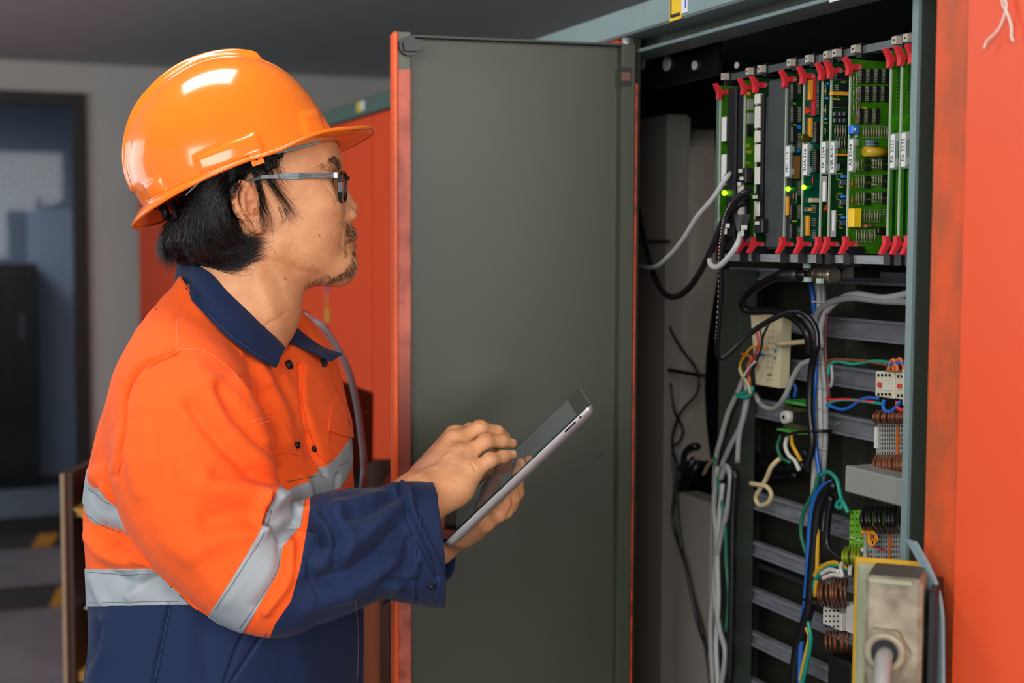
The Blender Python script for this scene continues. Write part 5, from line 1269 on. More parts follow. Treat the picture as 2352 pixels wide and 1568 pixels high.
snap(661, 839, .0058); snap(741, 834, .0058, tilt=(.45, -.85, .25)); snap(989, 1347, .0050, name='cuff_button'); snap(793, 974, .0045, tilt=(.93, -.35, .05)); snap(679, 1022, .004, tilt=(.9, -.4, .05)); snap(720, 1030, .004, tilt=(.9, -.35, .1))
# collar
def lift_out(V, gap=.0045, ymax=1.90):
    V = V.copy(); o_ = np.array(CAM)
    for _ in range(30):
        d_ = F_jk(V); m_ = (d_ < gap) & (V[:, 1] < ymax)
        if not m_.any(): break
        r_ = V[m_]-o_; V[m_] = V[m_]-r_/np.linalg.norm(r_, axis=1, keepdims=True)*np.maximum(gap-d_[m_], .001)[:, None]
    return V
def ribbon(name, A, Bp, m, parent, th=.0028, k=8, bulge=.004, ymax=1.90, **kw):
    a = [P(*q) for q in spline(A, k)]; b = [P(*q) for q in spline(Bp, k)]; n_ = 9; V = []
    for p0, p1 in zip(a, b):
        for j in range(n_):
            t = j/(n_-1); q = Vector(p0).lerp(Vector(p1), t); q = q+Vector((0, -1, .35))*bulge*math.sin(math.pi*min(1, t*1.3)) if t < .77 else q; V.append(q)
    Fc = [(i*n_+j, i*n_+j+1, (i+1)*n_+j+1, (i+1)*n_+j) for i in range(len(a)-1) for j in range(n_-1)]
    V = lift_out(np.array([tuple(v) for v in V]), ymax=ymax); o = np_mesh(name, V, np.array(Fc), m, parent, **kw); s_ = o.modifiers.new('s', 'SOLIDIFY'); s_.thickness = th; s_.offset = 0; sb = o.modifiers.new('b', 'SUBSURF'); sb.levels = sb.render_levels = 1; return o
ribbon('collar', [(470, 596, 1.90), (436, 584, 1.87), (416, 588, 1.82), (432, 600, 1.75), (480, 622, 1.705), (530, 672, 1.690), (575, 716, 1.690), (618, 758, 1.705), (657, 800, 1.722)],
       [(470, 640, 1.93), (420, 636, 1.90), (402, 642, 1.83), (425, 672, 1.73), (470, 722, 1.668), (520, 772, 1.648), (560, 802, 1.652), (600, 828, 1.664), (634, 846, 1.680)], M_ncl, jk, ymax=1.74, label='navy collar, near side')
ribbon('collar', [(650, 708, 1.87), (668, 732, 1.875), (692, 761, 1.87), (740, 796, 1.85), (789, 813, 1.83)], [(626, 750, 1.80), (630, 766, 1.785), (672, 790, 1.775), (716, 808, 1.785), (761, 831, 1.80)], M_ncl, jk, bulge=.003, label='navy collar, far flap with pointed tip')
ribbon('collar_stand', [(416, 600, 1.82), (440, 610, 1.755), (490, 640, 1.715), (540, 692, 1.70), (590, 742, 1.71), (640, 792, 1.73)], [(420, 640, 1.82), (450, 670, 1.75), (500, 715, 1.71), (550, 765, 1.70), (600, 800, 1.71), (640, 815, 1.73)], M_ncl, jk, bulge=0, ymax=1.0)
seam_c = [P(*q)+Vector((0, -.0026, .001)) for q in spline([(428, 664, 1.727), (472, 713, 1.667), (521, 763, 1.646), (561, 794, 1.650), (600, 820, 1.661), (630, 836, 1.676)], 8)]
MB().tube(seam_c, .0004, 5).build('stitching', MATS['navy_thread'], jk)
# ------------------------------------------------------------------ trousers and boots below the frame
M_trs = mat('navy_trousers', '18223f', .85, var=.1, scale=12)
hz = HEMZ+.04; cxx = float(np.interp(hz, zs_f, cx_f))
for sg in (1, -1):
    hip = np.array([cxx, TCY, hz])+T2*.085*sg; kn = np.array([cxx+.03, TCY, .50])+T2*.11*sg; an = np.array([cxx, TCY, .09])+T2*.12*sg
    pts = [tuple(q) for q in spline([tuple(hip), tuple(kn), tuple(an)], 8)]; rs = list(np.interp(np.linspace(0, 1, len(pts)), [0, .5, 1], [.10, .085, .07]))
    MB().tube(pts, .1, 24, rs=rs).build('trouser_leg', M_trs, person)
    b = MB(); foot = np.array([cxx+.02, TCY, 0])+T2*.12*sg
    def bt(x, y, z): q = foot+T1*x+T2*y; return (q[0], q[1], z)
    prof = [(-.10, .045, .12), (-.06, .05, .13), (0, .052, .12), (.06, .05, .085), (.12, .05, .07), (.17, .045, .06), (.195, .03, .04)]; vs = []; n_ = 10
    for x, w_, h_ in prof:
        for j in range(n_): t = math.pi*j/(n_-1); vs.append(bt(x, w_*math.cos(t), .012+h_*math.sin(t)**.7))
    fs = [(i*n_+j, i*n_+j+1, (i+1)*n_+j+1, (i+1)*n_+j) for i in range(len(prof)-1) for j in range(n_-1)]+[(i*n_, (i+1)*n_, (i+1)*n_+n_-1, i*n_+n_-1) for i in range(len(prof)-1)]+[tuple(range(n_)), tuple((len(prof)-1)*n_+j for j in range(n_))]
    b.add(vs, fs, 0, True); bo = b.build('boot', M_black, person)
    MB().prism([(-.105, -.045), (-.06, -.055), (.12, -.056), (.20, -.03), (.20, .03), (.12, .056), (-.06, .055), (-.105, .045)], 0, .014, lambda x, y, z: bt(x, y, z)).build('sole', M_black, bo)
MB().tube([tuple(np.array([cxx, TCY, hz+.03])), tuple(np.array([cxx, TCY, hz-.08]))], .1, 24, rs=[.12, .125]).build('trouser_seat', M_trs, person)
# ------------------------------------------------------------------ tablet
tb = thing('tablet', 'silver-edged tablet with dark glossy screen held in both hands', 'tablet', Matrix.Translation(T_N1))
M_alu = mat('tablet_aluminium', 'c3c7c6', .32, metal=.7, var=.06, scale=30); M_bez = mat('tablet_bezel', '0a0a0b', .03, var=.0, spec=.4); M_scr = mat('tablet_screen', '3a4a52', .035, var=.03, spec=1.0, col2='34444c', emit=.25, coat=1)
def rrect(x0, x1, y0, y1, r, n=6):
    out = []
    for cx_, cy_, a0 in ((x1-r, y1-r, 0), (x0+r, y1-r, 90), (x0+r, y0+r, 180), (x1-r, y0+r, 270)):
        for i in range(n+1): a = math.radians(a0+90*i/n); out.append((cx_+r*math.cos(a), cy_+r*math.sin(a)))
    return out
def loft_slab(rings, m, name, parent):
    vs = []; fs = []; n_ = len(rings[0][0])
    for poly, z in rings: vs += [TP(x, y, z) for x, y in poly]
    for i in range(len(rings)-1): fs += [(i*n_+j, i*n_+(j+1) % n_, (i+1)*n_+(j+1) % n_, (i+1)*n_+j) for j in range(n_)]
    b = MB(); b.add(vs, fs, 0, True); b.add(vs[:n_], [tuple(range(n_))], 0, False); b.add(vs[-n_:], [tuple(range(n_))], 0, False); return b.build(name, m, parent)
prof = [(0, .0), (0, -.003), (.0006, -.0055), (.0022, -.0082), (.005, -.0105), (.010, -.0124), (.02, -.0132)]
loft_slab([(rrect(i, T_L-i, i, T_Wd-i, max(.0085-i*.3, .003)), z) for i, z in prof], M_alu, 'back_shell', tb)
gl = loft_slab([(rrect(.0006, T_L-.0006, .0006, T_Wd-.0006, .008), .0), (rrect(.0006, T_L-.0006, .0006, T_Wd-.0006, .008), .0009)], M_bez, 'glass_bezel', tb)
x0_ = .0215; y0_ = .0105
loft_slab([(rrect(x0_, T_L-x0_, y0_, T_Wd-y0_, .001, 1), .0009), (rrect(x0_, T_L-x0_, y0_, T_Wd-y0_, .001, 1), .00105)], M_scr, 'screen', tb)
hb_ = MB(); cxh = .010; cyh = T_Wd/2; hb_.tube([TP(cxh+.0042*math.cos(t), cyh+.0042*math.sin(t), .0010) for t in np.linspace(0, 2*math.pi, 21)], .0003, 5); hb_.build('home_button', M_alu, tb)
def edge_pill(x0, x1, zc, r, nm):
    pts = [TP(x0, -.0004+.0010, zc), TP(x1, -.0004+.0010, zc)]; MB().tube(pts, r, 8).sphere(pts[0], r, 8).sphere(pts[1], r, 8).build(nm, M_black, tb)
edge_pill(T_L-.044, T_L-.028, -.0028, .0013, 'volume_rocker'); edge_pill(T_L-.0205, T_L-.0185, -.0026, .0013, 'side_switch')
# ------------------------------------------------------------------ hard hat
TILT = math.radians(19.6)
E1 = np.array(HA)*math.cos(TILT)+np.array([0, 0, 1])*math.sin(TILT); E2 = -np.array(HA)*math.sin(TILT)+np.array([0, 0, 1])*math.cos(TILT); E3 = np.array(HL_)
ROLLH = math.radians(7); E2, E3 = E2*math.cos(ROLLH)-E3*math.sin(ROLLH), E3*math.cos(ROLLH)+E2*math.sin(ROLLH)
HC = np.array(P(583, 391, YH+.0))
def hatw(e1, e2, e3): return HC+np.outer(np.ravel(e1), E1)+np.outer(np.ravel(e2), E2)+np.outer(np.ravel(e3), E3)
kk_ = .000536
bk_p = [(0, -262), (30, -268), (88, -266), (152, -239), (205, -195), (240, -140), (262, -80), (268, -30)]      # (height, back) px of the bare dome
fr_p = [(0, 206), (23, 203), (41, 198), (87, 188), (135, 173), (186, 146), (225, 108), (250, 66), (262, 30), (268, -30)]
HT = 268*kk_
hs_ = np.sin(np.linspace(0, math.pi/2, 70))*268; hs_[-1] = 267.9
def smooth_to(pp):
    # evaluate against polar-like parameter for a round top
    h_ = np.array([a for a, b in pp], float); v_ = np.array([b for a, b in pp], float); c0 = -30; s_ = np.arcsin(np.clip(h_/268, 0, 1)); q = (v_-c0)/np.maximum(np.cos(s_), 1e-3); q[-1] = q[-2]; return lambda s: np.interp(s, s_, q)*np.cos(s)+c0
ss = np.linspace(0, math.pi/2*.9995, 80); bq, fq_ = smooth_to(bk_p)(ss)*kk_, smooth_to(fr_p)(ss)*kk_
ker = np.hanning(9); ker /= ker.sum(); sm_ = lambda v: np.convolve(np.pad(v, 4, 'reflect', reflect_type='odd'), ker, 'valid'); bq, fq_ = sm_(bq), sm_(fq_)
hgt = np.sin(ss)*HT; wid = .1085*np.cos(ss)**.92
na = 360; ang = np.linspace(0, 2*math.pi, na, endpoint=False)
def ring(b_, f_, w_, h_, ex_=2.0):
    c_ = (f_+b_)/2; a_ = (f_-b_)/2; ca, sa = np.cos(ang), np.sin(ang); return c_+a_*np.sign(ca)*np.abs(ca)**(2/ex_), np.full(na, h_), w_*np.sign(sa)*np.abs(sa)**(2/ex_)
G = []
# brim rings from outside in: rolled lip, flare, then the dome
def brim(t):      # t=1 outer edge .. 0 dome root ; returns offsets
    ca = np.cos(ang); e1, _, e3 = ring(bq[0], fq_[0], wid[0], 0)
    peak = np.clip((ca-.25)/.75, 0, 1)**1.3; out = .011+.036*peak+.009*np.clip(-ca, 0, 1)**1.5
    nrm = np.stack([np.cos(ang)*1.0, np.sin(ang)*1.0], 1); nx_, ny_ = nrm[:, 0], nrm[:, 1]
    drop = -.004+.004*(1-np.abs(ca))+.006*peak*t-.010*np.clip(-ca, 0, 1)**2*t
    wv_ = .006*np.exp(-((np.abs(np.degrees(np.arctan2(np.sin(ang), ca)))-52)/17)**2)
    return e1+nx_*out*t, drop*t**.8+wv_*t-.0015*t, e3+ny_*out*t*np.where(peak > .02, 1-.25*peak, 1)
o1, o2, o3 = brim(1.0)
for t in (1.0, 1.02, 1.0, .93, .8, .65, .5, .35, .2, .08):
    a, b, c = brim(min(t, 1.0)); G.append((a+(.0012*np.cos(ang) if t > 1 else 0), b-(.0045 if len(G) == 0 else (.0014 if len(G) == 1 else 0)), c+(.0012*np.sin(ang) if t > 1 else 0)))
for i in range(len(ss)): G.append(ring(bq[i], fq_[i], wid[i], hgt[i]))
HV = np.concatenate([hatw(*g) for g in G]); nr = len(G)
HFc = np.array([(i*na+j, (i+1)*na+j, (i+1)*na+(j+1) % na, i*na+(j+1) % na) for i in range(nr-1) for j in range(na)])
HV = np.concatenate([HV, HV[-na:].mean(0, keepdims=True)]); 
HN = vnormals(HV[:-1], HFc); cen = HC+E2*.04
if (HN*(HV[:-1]-cen)).sum(1).mean() < 0: HFc = HFc[:, ::-1].copy(); HN = -HN
loc = (HV[:-1]-HC); l1_, l2_, l3_ = loc@E1, loc@E2, loc@E3; domem = np.repeat(np.arange(nr), na) >= 10
sstep = lambda x: 1/(1+np.exp(-np.clip(x, -30, 30)))
angc = np.arctan2(l2_-.02, l1_+.016)   # 0 front .. pi back
ridge = sstep((.0125-np.abs(l3_))/.0011)*sstep((np.degrees(angc)-57)/1.0)*(.0082*np.interp(np.degrees(angc), [57, 80, 130, 165, 180], [1, 1, .85, .45, .2]))
ridge2 = sstep((.024-np.abs(l3_))/.0016)*sstep((np.degrees(angc)-40)/6)*.0022
dh = (ridge+ridge2)*domem
mirV = HV[:-1].copy(); fl_ = l3_ < 0; mirV[fl_] -= 2*np.outer(l3_[fl_], E3); hx_, hy_ = to_px_np(mirV)
for poly, amp in (([(452, 362), (588, 306), (604, 338), (604, 352), (462, 402)], .0042), ([(690, 264), (728, 254), (752, 318), (706, 322)], .0030), ([(333, 424), (366, 408), (388, 450), (350, 470)], .0042)):
    ins = in_poly(hx_, hy_, poly); dd_ = poly_dist(hx_, hy_, poly+[poly[0]]); dh += domem*amp*sstep(np.where(ins, dd_, -dd_)/2.0)
HV[:-1] += HN*dh[:, None]
capf = [(nr-1)*na+j for j in range(na)]
M_hat = mat('hard_hat_plastic', 'ff8220', .16, var=.04, scale=7, spec=.5, coat=.35, sss=0, bump=.05, bscale=22)
hat = thing('hard_hat', 'glossy orange hard hat with centre ridge and short peak on the man’s head'.replace('’', "'"), 'hard hat', Matrix.Translation(Vector(HC)))
capq = np.array([(capf[j], capf[(j+1) % na], len(HV)-1, len(HV)-1) for j in range(na)])
me_f = [tuple(f) for f in HFc.tolist()]+[(capf[j], capf[(j+1) % na], len(HV)-1) for j in range(na)]
sh_o = np_mesh('shell', HV, me_f, M_hat, hat); so = sh_o.modifiers.new('s', 'SOLIDIFY'); so.thickness = .0034; so.offset = -1
# strap lug, suspension, ratchet
def hpt(px, py, l): a, u, l = HP(px, py, l); return Vector(h2w((a, u, l)))
c = hpt(589, 365, .112); ux = Vector(E1); uy = Vector(E2); uz = Vector(E3)
g = MB(); hole = [(c+ux*(.0022*math.cos(t))+uy*(.0022*math.sin(t))) for t in np.linspace(0, 2*math.pi, 17)[:-1]]
sqr = []
for t in np.linspace(0, 2*math.pi, 17)[:-1]:
    k_ = .0072/max(abs(math.cos(t)), abs(math.sin(t))); sqr.append(c+ux*k_*math.cos(t)+uy*(k_*math.sin(t)))
vs = hole+sqr+[v+uz*.002 for v in hole]+[v+uz*.002 for v in sqr]; fs = []
for i in range(16):
    j = (i+1) % 16; fs += [(i, j, 16+j, 16+i), (32+i, 48+i, 48+j, 32+j), (16+i, 16+j, 48+j, 48+i), (i, 32+i, 32+j, j)]
g.add(vs, fs); g.build('strap_lug', M_hat, hat)
def strip(path, w, th, m, name, par, wdir=None):
    pts = [Vector(q) for q in path]; g = MB(); vs = []
    for i, p_ in enumerate(pts):
        wd = Vector(wdir[i] if isinstance(wdir, list) else (wdir or (0, 0, 1))).normalized(); t = (pts[min(i+1, len(pts)-1)]-pts[max(i-1, 0)]).normalized(); nn = t.cross(wd).normalized()
        w_ = w[i] if isinstance(w, (list, tuple)) else w
        vs += [p_+wd*w_/2+nn*th/2, p_-wd*w_/2+nn*th/2, p_-wd*w_/2-nn*th/2, p_+wd*w_/2-nn*th/2]
    n_ = len(pts); fs = [(i*4+j, i*4+(j+1) % 4, (i+1)*4+(j+1) % 4, (i+1)*4+j) for i in range(n_-1) for j in range(4)]+[(0, 1, 2, 3), ((n_-1)*4, (n_-1)*4+1, (n_-1)*4+2, (n_-1)*4+3)]
    g.add(vs, fs); return g.build(name, m, par)
# headband runs round the head inside the shell
band_p = []
for a in np.linspace(0, 2*math.pi, 49):
    band_p.append(tuple(hatw([-.022+.098*math.cos(a)], [.022], [.0865*math.sin(a)])[0]))
strip(band_p, .022, .0012, mat('headband_white', 'c9ccd0', .5), 'headband', hat, wdir=tuple(E2))
strip([hpt(395, 462, .03), hpt(402, 482, .035), hpt(408, 498, .03)], .016, .004, M_black, 'ratchet_strap', hat, wdir=(0, .9, .2))
rk_ = MB(); q = hpt(388, 484, .012); rk_.cyl(q, q+Vector(-E1*.010), .009, 16); rk_.build('ratchet_knob', M_black, hat)
strip([hpt(436, 440, .068), hpt(450, 425, .076), hpt(468, 410, .08)], [.014, .013, .010], .001, MATS['headband_white'], 'strap', hat, wdir=(.7, 0, .6))
strip([hpt(592, 356, .098), hpt(660, 342, .094), hpt(735, 322, .072)], .006, .0012, mat('teal_grey_band', '7f9a96', .5), 'brow_band', hat, wdir=(0, 0, 1))
# ------------------------------------------------------------------ glasses
gs = thing('eyeglasses', 'eyeglasses with black rims and brushed dark grey temples on the man', 'glasses', Matrix.Translation(hpt(785, 430, 0)))
M_gbk = mat('glasses_black', '101113', .22, var=.05); M_tmp = mat('brushed_temple', '5d666c', .35, metal=.3, var=.6, scale=120, stretch=(.08, 1, 3), thr=(.35, .6))
def rrp(px, py, l): return hpt(px, py, l)
# temple arms (near and mirrored far)
def mirror(v): a = w2h(np.array(v)[None])[0]; a[2] *= -1; return Vector(h2w(a))
tp = [(598, 407, .0795), (620, 405.5, .079), (660, 404.5, .077), (685, 404, .0755), (720, 402.5, .072), (762, 402, .0675), (775, 402, .0665)]
wid_ = [.0040, .0048, .0072, .0080, .0062, .0056, .0056]
for f_ in (lambda v: v, mirror):
    arm = strip([f_(rrp(*q)) for q in tp], wid_, .0022, M_tmp, 'temple', gs, wdir=(0, 0, 1))
    strip([f_(rrp(*q)) for q in ((600, 407, .0797), (560, 420, .080), (540, 436, .0795), (528, 452, .078), (518, 462, .076))], [.0038, .004, .005, .0065, .006], .003, M_gbk, 'temple_tip', gs, wdir=(.25, 0, 1))
    strip([f_(rrp(766, 402, .0672)), f_(rrp(774, 402, .0668))], .0066, .003, mat('silver_hinge', '9aa0a2', .3, metal=.8), 'hinge', gs, wdir=(0, 0, 1))
    # rim: closed rounded loop from outer (l=.066) to inner (l=.011)
    def rp_(u, v):   # u 0 outer..1 inner; v -1..1
        l_ = .0655-.054*u; pxc = 781+13.5*u; pyc = 430-1.0*u; return f_(rrp(pxc, pyc-36*v, l_))
    loop = []
    for t in np.linspace(0, 2*math.pi, 41):
        cu, sv = math.cos(t), math.sin(t); u = .5+.5*np.sign(cu)*abs(cu)**.55; v = np.sign(sv)*abs(sv)**.6; loop.append(rp_(u, v*.98))
    MB().tube(loop, .0017, 8, cap=False).build('rim', M_gbk, gs)
    vs = loop[:-1]; gm = MB(); cc = sum(vs, Vector())/len(vs); gm.add(vs+[cc], [(i, (i+1) % 40, 40) for i in range(40)], 0, True); ln_ = gm.build('lens', mat('lens_glass', 'f2f5f8', .02, trans=1, var=0), gs); sd = ln_.modifiers.new('s', 'SOLIDIFY'); sd.thickness = .0012
    strip([rp_(.0, .75), rp_(-.03, .3), rp_(-.02, -.3), rp_(.02, -.85)], [.005, .0055, .0055, .004], .0045, M_gbk, 'end_piece', gs, wdir=tuple(HA))
    strip([rp_(1, .1), f_(rrp(797, 440, .010)), f_(rrp(794, 446, .0095))], .004, .0012, M_gbk, 'nose_pad', gs, wdir=(0, 0, 1))
MB().tube([rrp(797, 412, .012), rrp(800, 409, .005), rrp(801, 408, 0), mirror(rrp(800, 409, .005)), mirror(rrp(797, 412, .012))], .0019, 8).build('bridge', M_gbk, gs)

v4 = [P(876, 1393, 1.90), P(893, 1366, 1.89), P(922, 1352, 1.885), P(905, 1372, 1.89)]; MB().add([tuple(v) for v in v4]+[tuple(v+Vector((0, .003, 0))) for v in v4], [(0, 1, 2, 3), (7, 6, 5, 4), (0, 4, 5, 1), (1, 5, 6, 2), (2, 6, 7, 3), (3, 7, 4, 0)]).build('cuff_tab', M_ncl, jk)
# ------------------------------------------------------------------ hair
def hairf(pw):
    p = w2h(pw); q = p.copy(); q[:, 2] = np.abs(q[:, 2])
    d = s_ell(q, (-.006, .030, 0), (.0985, .094, .0815))
    d = smax(d, s_cone(q, (-.03, -.005, .075), (.0, -.05, .09), 0, 0)*-1+.034, .008)             # clear of the ear
    d = smax(d, q[:, 0]-np.interp(q[:, 1], [-.03, .0, .02, .05, .1], [-.03, -.012, .012, .03, .05]), .01)
    lo = s_ell(q, (-.062, -.058, 0), (.047, .044, .078)); lo = smin(lo, s_ell(q, (-.036, -.072, .052), (.030, .018, .018)), .014)
    lo = smin(lo, s_ell(q, (-.060, -.020, .05), (.026, .05, .030)), .02)
    d = smin(d, lo, .02); d = smin(d, s_ell(p, (-.101, -.064, -.002), (.019, .029, .028)), .014)
    d = d+.0022*np.sin(q[:, 1]*420+q[:, 0]*160)*np.sin(q[:, 0]*300-q[:, 1]*90)
    hd = F_head(pw); return smax(d, -(hd+.004), .004)
hlo, hhi = np.min([h2w((a, u, l)) for a in (-.14, .06) for u in (-.12, .09) for l in (-.1, .1)], 0), np.max([h2w((a, u, l)) for a in (-.14, .06) for u in (-.12, .09) for l in (-.1, .1)], 0)
hatcut = lambda p: ((p-HC)@E2)-.012
F_hair = lambda p: smax(hairf(p), hatcut(p), .004)
hv_, hf_ = sdf_mesh(F_hair, hlo, hhi, .0022)
M_hbase = mat('hair_mass', '0a0909', .5, var=.3, scale=120, bump=.6, bscale=200, stretch=(1, 1, .3))
hair = np_mesh('hair', hv_, hf_, M_hbase, person)
F_any = lambda p: np.minimum(F_hair(p), F_head(p))
def strands(guides, name, rad, lift=.0015, f=None, curl=.0008, group=8, parent=hair):
    S = []; R_ = []
    allx = []; meta = []
    for pts, n, sx, sy, ns in guides:
        g = np.array([tuple(q) for q in spline(pts, 3)]); m = len(g)
        off = RNG.normal(0, 1, (n, 2))*(sx, sy); drift = RNG.normal(0, 1, (n, 2))*ns; t = np.linspace(0, 1, m)[None, :, None]
        end = RNG.uniform(.72, 1.0, (n, 1)); tt = np.linspace(0, 1, m)[None, :]*end*(m-1); i0 = np.clip(tt.astype(int), 0, m-2); fr = (tt-i0)[..., None]
        path = g[i0]*(1-fr)+g[i0+1]*fr; path = path+off[:, None]*(1-.25*t)+drift[:, None]*t**1.6
        allx.append(path.reshape(-1, 2)); meta.append((n, m))
    X = np.concatenate(allx); hit_, ok = hit_many(X[:, 0], X[:, 1], f or F_any); k = 0
    for n, m in meta:
        p = hit_[k:k+n*m].reshape(n, m, 3); o_ = ok[k:k+n*m].reshape(n, m); x_ = X[k:k+n*m].reshape(n, m, 2); k += n*m
        Yc = p[..., 1].copy()
        for i in range(n):
            if not o_[i].any(): Yc[i] = YH; continue
            idx_ = np.nonzero(o_[i])[0]; Yc[i] = np.interp(np.arange(m), idx_, Yc[i][idx_])
        ker_ = np.array([.25, .5, .25]); Yc = np.apply_along_axis(lambda v: np.convolve(np.pad(v, 1, 'edge'), ker_, 'valid'), 1, Yc)
        lf = lift*RNG.uniform(.1, 1.6, (n, 1))*np.linspace(.4, 1.3, m)[None]; Yc -= lf
        D = np.array([[tuple(ray(a, b)) for a, b in row] for row in x_]); D = D/D[..., 1:2]; w = np.array(CAM)+D*Yc[..., None]
        w += RNG.normal(0, curl, (n, 1, 3))*np.sin(np.linspace(0, 3.1, m))[None, :, None]; S.append(w)
        R_.append(rad*RNG.uniform(.7, 1.3, n))
    mx = max(s.shape[1] for s in S); S = [np.stack([np.stack([np.interp(np.linspace(0, s.shape[1]-1, mx), np.arange(s.shape[1]), st[:, c]) for c in range(3)], 1) for st in s]) for s in S]
    return hairs_mesh(name, np.concatenate(S), np.concatenate(R_), M_hair, parent, kind='stuff')
G1 = [([(500, 385), (470, 430), (448, 490), (440, 545), (450, 590)], 300, 16, 10, 14), ([(540, 375), (505, 420), (485, 480), (475, 540), (480, 600)], 330, 14, 10, 14), ([(470, 405), (435, 460), (412, 520), (400, 560), (405, 600)], 260, 12, 10, 14),
      ([(560, 372), (540, 400), (518, 440), (505, 490), (520, 540), (560, 575)], 300, 12, 8, 12), ([(480, 520), (510, 560), (550, 575), (598, 562)], 330, 16, 14, 10), ([(440, 540), (480, 585), (530, 600), (580, 580)], 260, 14, 10, 10),
      ([(425, 510), (395, 530), (378, 560), (385, 595), (410, 605)], 220, 9, 10, 9), ([(440, 500), (410, 540), (400, 580), (420, 602)], 140, 10, 10, 8), ([(500, 500), (530, 540), (560, 556), (600, 556)], 200, 10, 8, 7), ([(590, 360), (572, 390), (548, 405), (530, 418)], 70, 8, 5, 6),
      ([(460, 560), (500, 595), (550, 596), (592, 572)], 200, 14, 8, 7)]
strands(G1, 'hair_strands', .00042, lift=.0035, curl=.0015)
G2 = [([(576, 368), (590, 405), (600, 455), (602, 500), (607, 532)], 60, 3, 4, 6), ([(580, 372), (592, 420), (606, 460), (612, 500)], 30, 4, 3, 7), ([(592, 368), (604, 400), (628, 430), (655, 465), (685, 512)], 48, 6, 4, 8), ([(606, 362), (618, 400), (640, 440), (668, 480), (688, 505)], 34, 7, 4, 9),
      ([(615, 358), (625, 390), (632, 420), (640, 450)], 22, 9, 4, 10), ([(640, 352), (628, 372), (640, 400), (665, 430)], 25, 10, 4, 12), ([(600, 470), (612, 500), (606, 540)], 26, 6, 6, 9), ([(540, 500), (570, 505), (578, 530), (560, 540)], 12, 8, 6, 8),
      ([(650, 480), (660, 500), (650, 520)], 18, 10, 6, 6)]
strands(G2, 'hair_strands', .00021, lift=.0022, f=F_any, curl=.001)
G3 = [([(420, 505), (390, 500), (360, 510), (330, 518)], 10, 10, 10, 18), ([(440, 600), (400, 615), (375, 622)], 8, 10, 6, 12), ([(400, 520), (372, 540), (362, 570), (372, 600)], 14, 6, 8, 8)]
strands(G3, 'hair_strands', .00018, lift=.0, curl=.002)
# ------------------------------------------------------------------ inside the cabinet below and beside the rack
M_olive = mat('olive_inner_panel', '2b2d25', .6, var=.2, scale=8)
M_duct = mat('grey_duct', '8a867e', .6, var=.08, scale=10)
M_cg = mat('grey_cable', '9a9b98', .45, var=.06, scale=60); M_cg2 = mat('light_grey_cable', 'b4b6b6', .4, var=.05, scale=60); M_cb = mat('black_cable', '16161a', .38, var=.2, scale=60)
M_cbl = mat('blue_wire', '1c5fb4', .4, var=.08, scale=60); M_cy = mat('yellow_wire', 'd0a020', .45, var=.08); M_cgr = mat('green_wire', '1f6a50', .45, var=.1); M_ct = mat('teal_wire', '1f8f7c', .4, var=.08)
M_cc = mat('cream_wire', 'c9b68a', .5, var=.08); M_cbr = mat('brown_wire', '7a4428', .45, var=.15, scale=200); M_cw = mat('white_wire', 'c8c4bc', .45, var=.05); M_cor = mat('orange_wire', 'd06a2a', .45); M_rail = mat('galvanised_rail', '8c9098', .45, metal=.2, var=.25, scale=20, stretch=(1, 1, 5))
cbox('mounting_panel', S_R, Q(1645, 900, .24)[0], .245, .25, .14, Q(1900, 600, .24)[1], M_olive)
def pxbox(name, px0, py0, px1, py1, n, dep, m, parent=cabn, bev=0, **k):
    a, z1 = Q(px0, py0, n); b_, z0b = Q(px1, py1, n); 
    return MB().box(a, b_, n, n+dep, z0b, z1, bev=bev).build(name, m, parent, M=CM, **k)
# uprights
pxbox('frame_upright', 1655, 618, 1684, 1700, .13, .03, M_dgreen); pxbox('frame_upright', 1944, 618, 1962, 1760, .235, .01, M_dgreen); pxbox('frame_upright', 1708, 618, 1724, 1760, .235, .01, M_dgreen)
# rails: web, two bright lips, a screw
nR = .17
def rail(y0, y1, px0=1686, px1=2094, m=M_rail):
    a, zt = Q(1690, y0, nR); zb = Q(1690, y1, nR)[1]; sa, sb = Q(px0, y0, nR)[0], Q(px1, y0, nR)[0]
    r = MB().box(sb, sa, nR, nR+.004, zb, zt).build('mounting_rail', m, cabn, M=CM)
    for z0_, z1_ in ((zt-.004, zt), (zb, zb+.004)): MB().box(sb, sa, nR-.008, nR, z0_, z1_).build('rail_lip', m, r, M=CM)
    for px in (1712, 1840, 1925): 
        s_, _ = Q(px, y0, nR); MB().cyl((s_, nR-.002, (zt+zb)/2), (s_, nR, (zt+zb)/2), .004, 10).build('screw', M_zinc, r, M=CM)
for y0, y1 in ((614, 640), (708, 750), (806, 848), (905, 945), (1113, 1152), (1225, 1256), (1330, 1360), (1428, 1458), (1535, 1570)): rail(y0, y1)
pxbox('cover_plate', 1690, 1272, 1850, 1345, .19, .004, mat('dull_grey_plate', '3a3b3e', .5, metal=.3))
# perforated top bar; pale discs stand in for light seen through its holes
pxbox('perforated_bar', 1440, 112, 1650, 172, .035, .006, M_black)
for x, y, r in ((1473, 146, .0105), (1531, 146, .0125), (1595, 150, .0075), (1692, 150, .005)):
    s_, z_ = Q(x, y, .033); MB().cyl((s_, .032, z_), (s_, .035, z_), r*.88, 20).build('bright_hole_disc', mat('bright_hole_tone', 'e8dede', .5), cabn, M=CM)
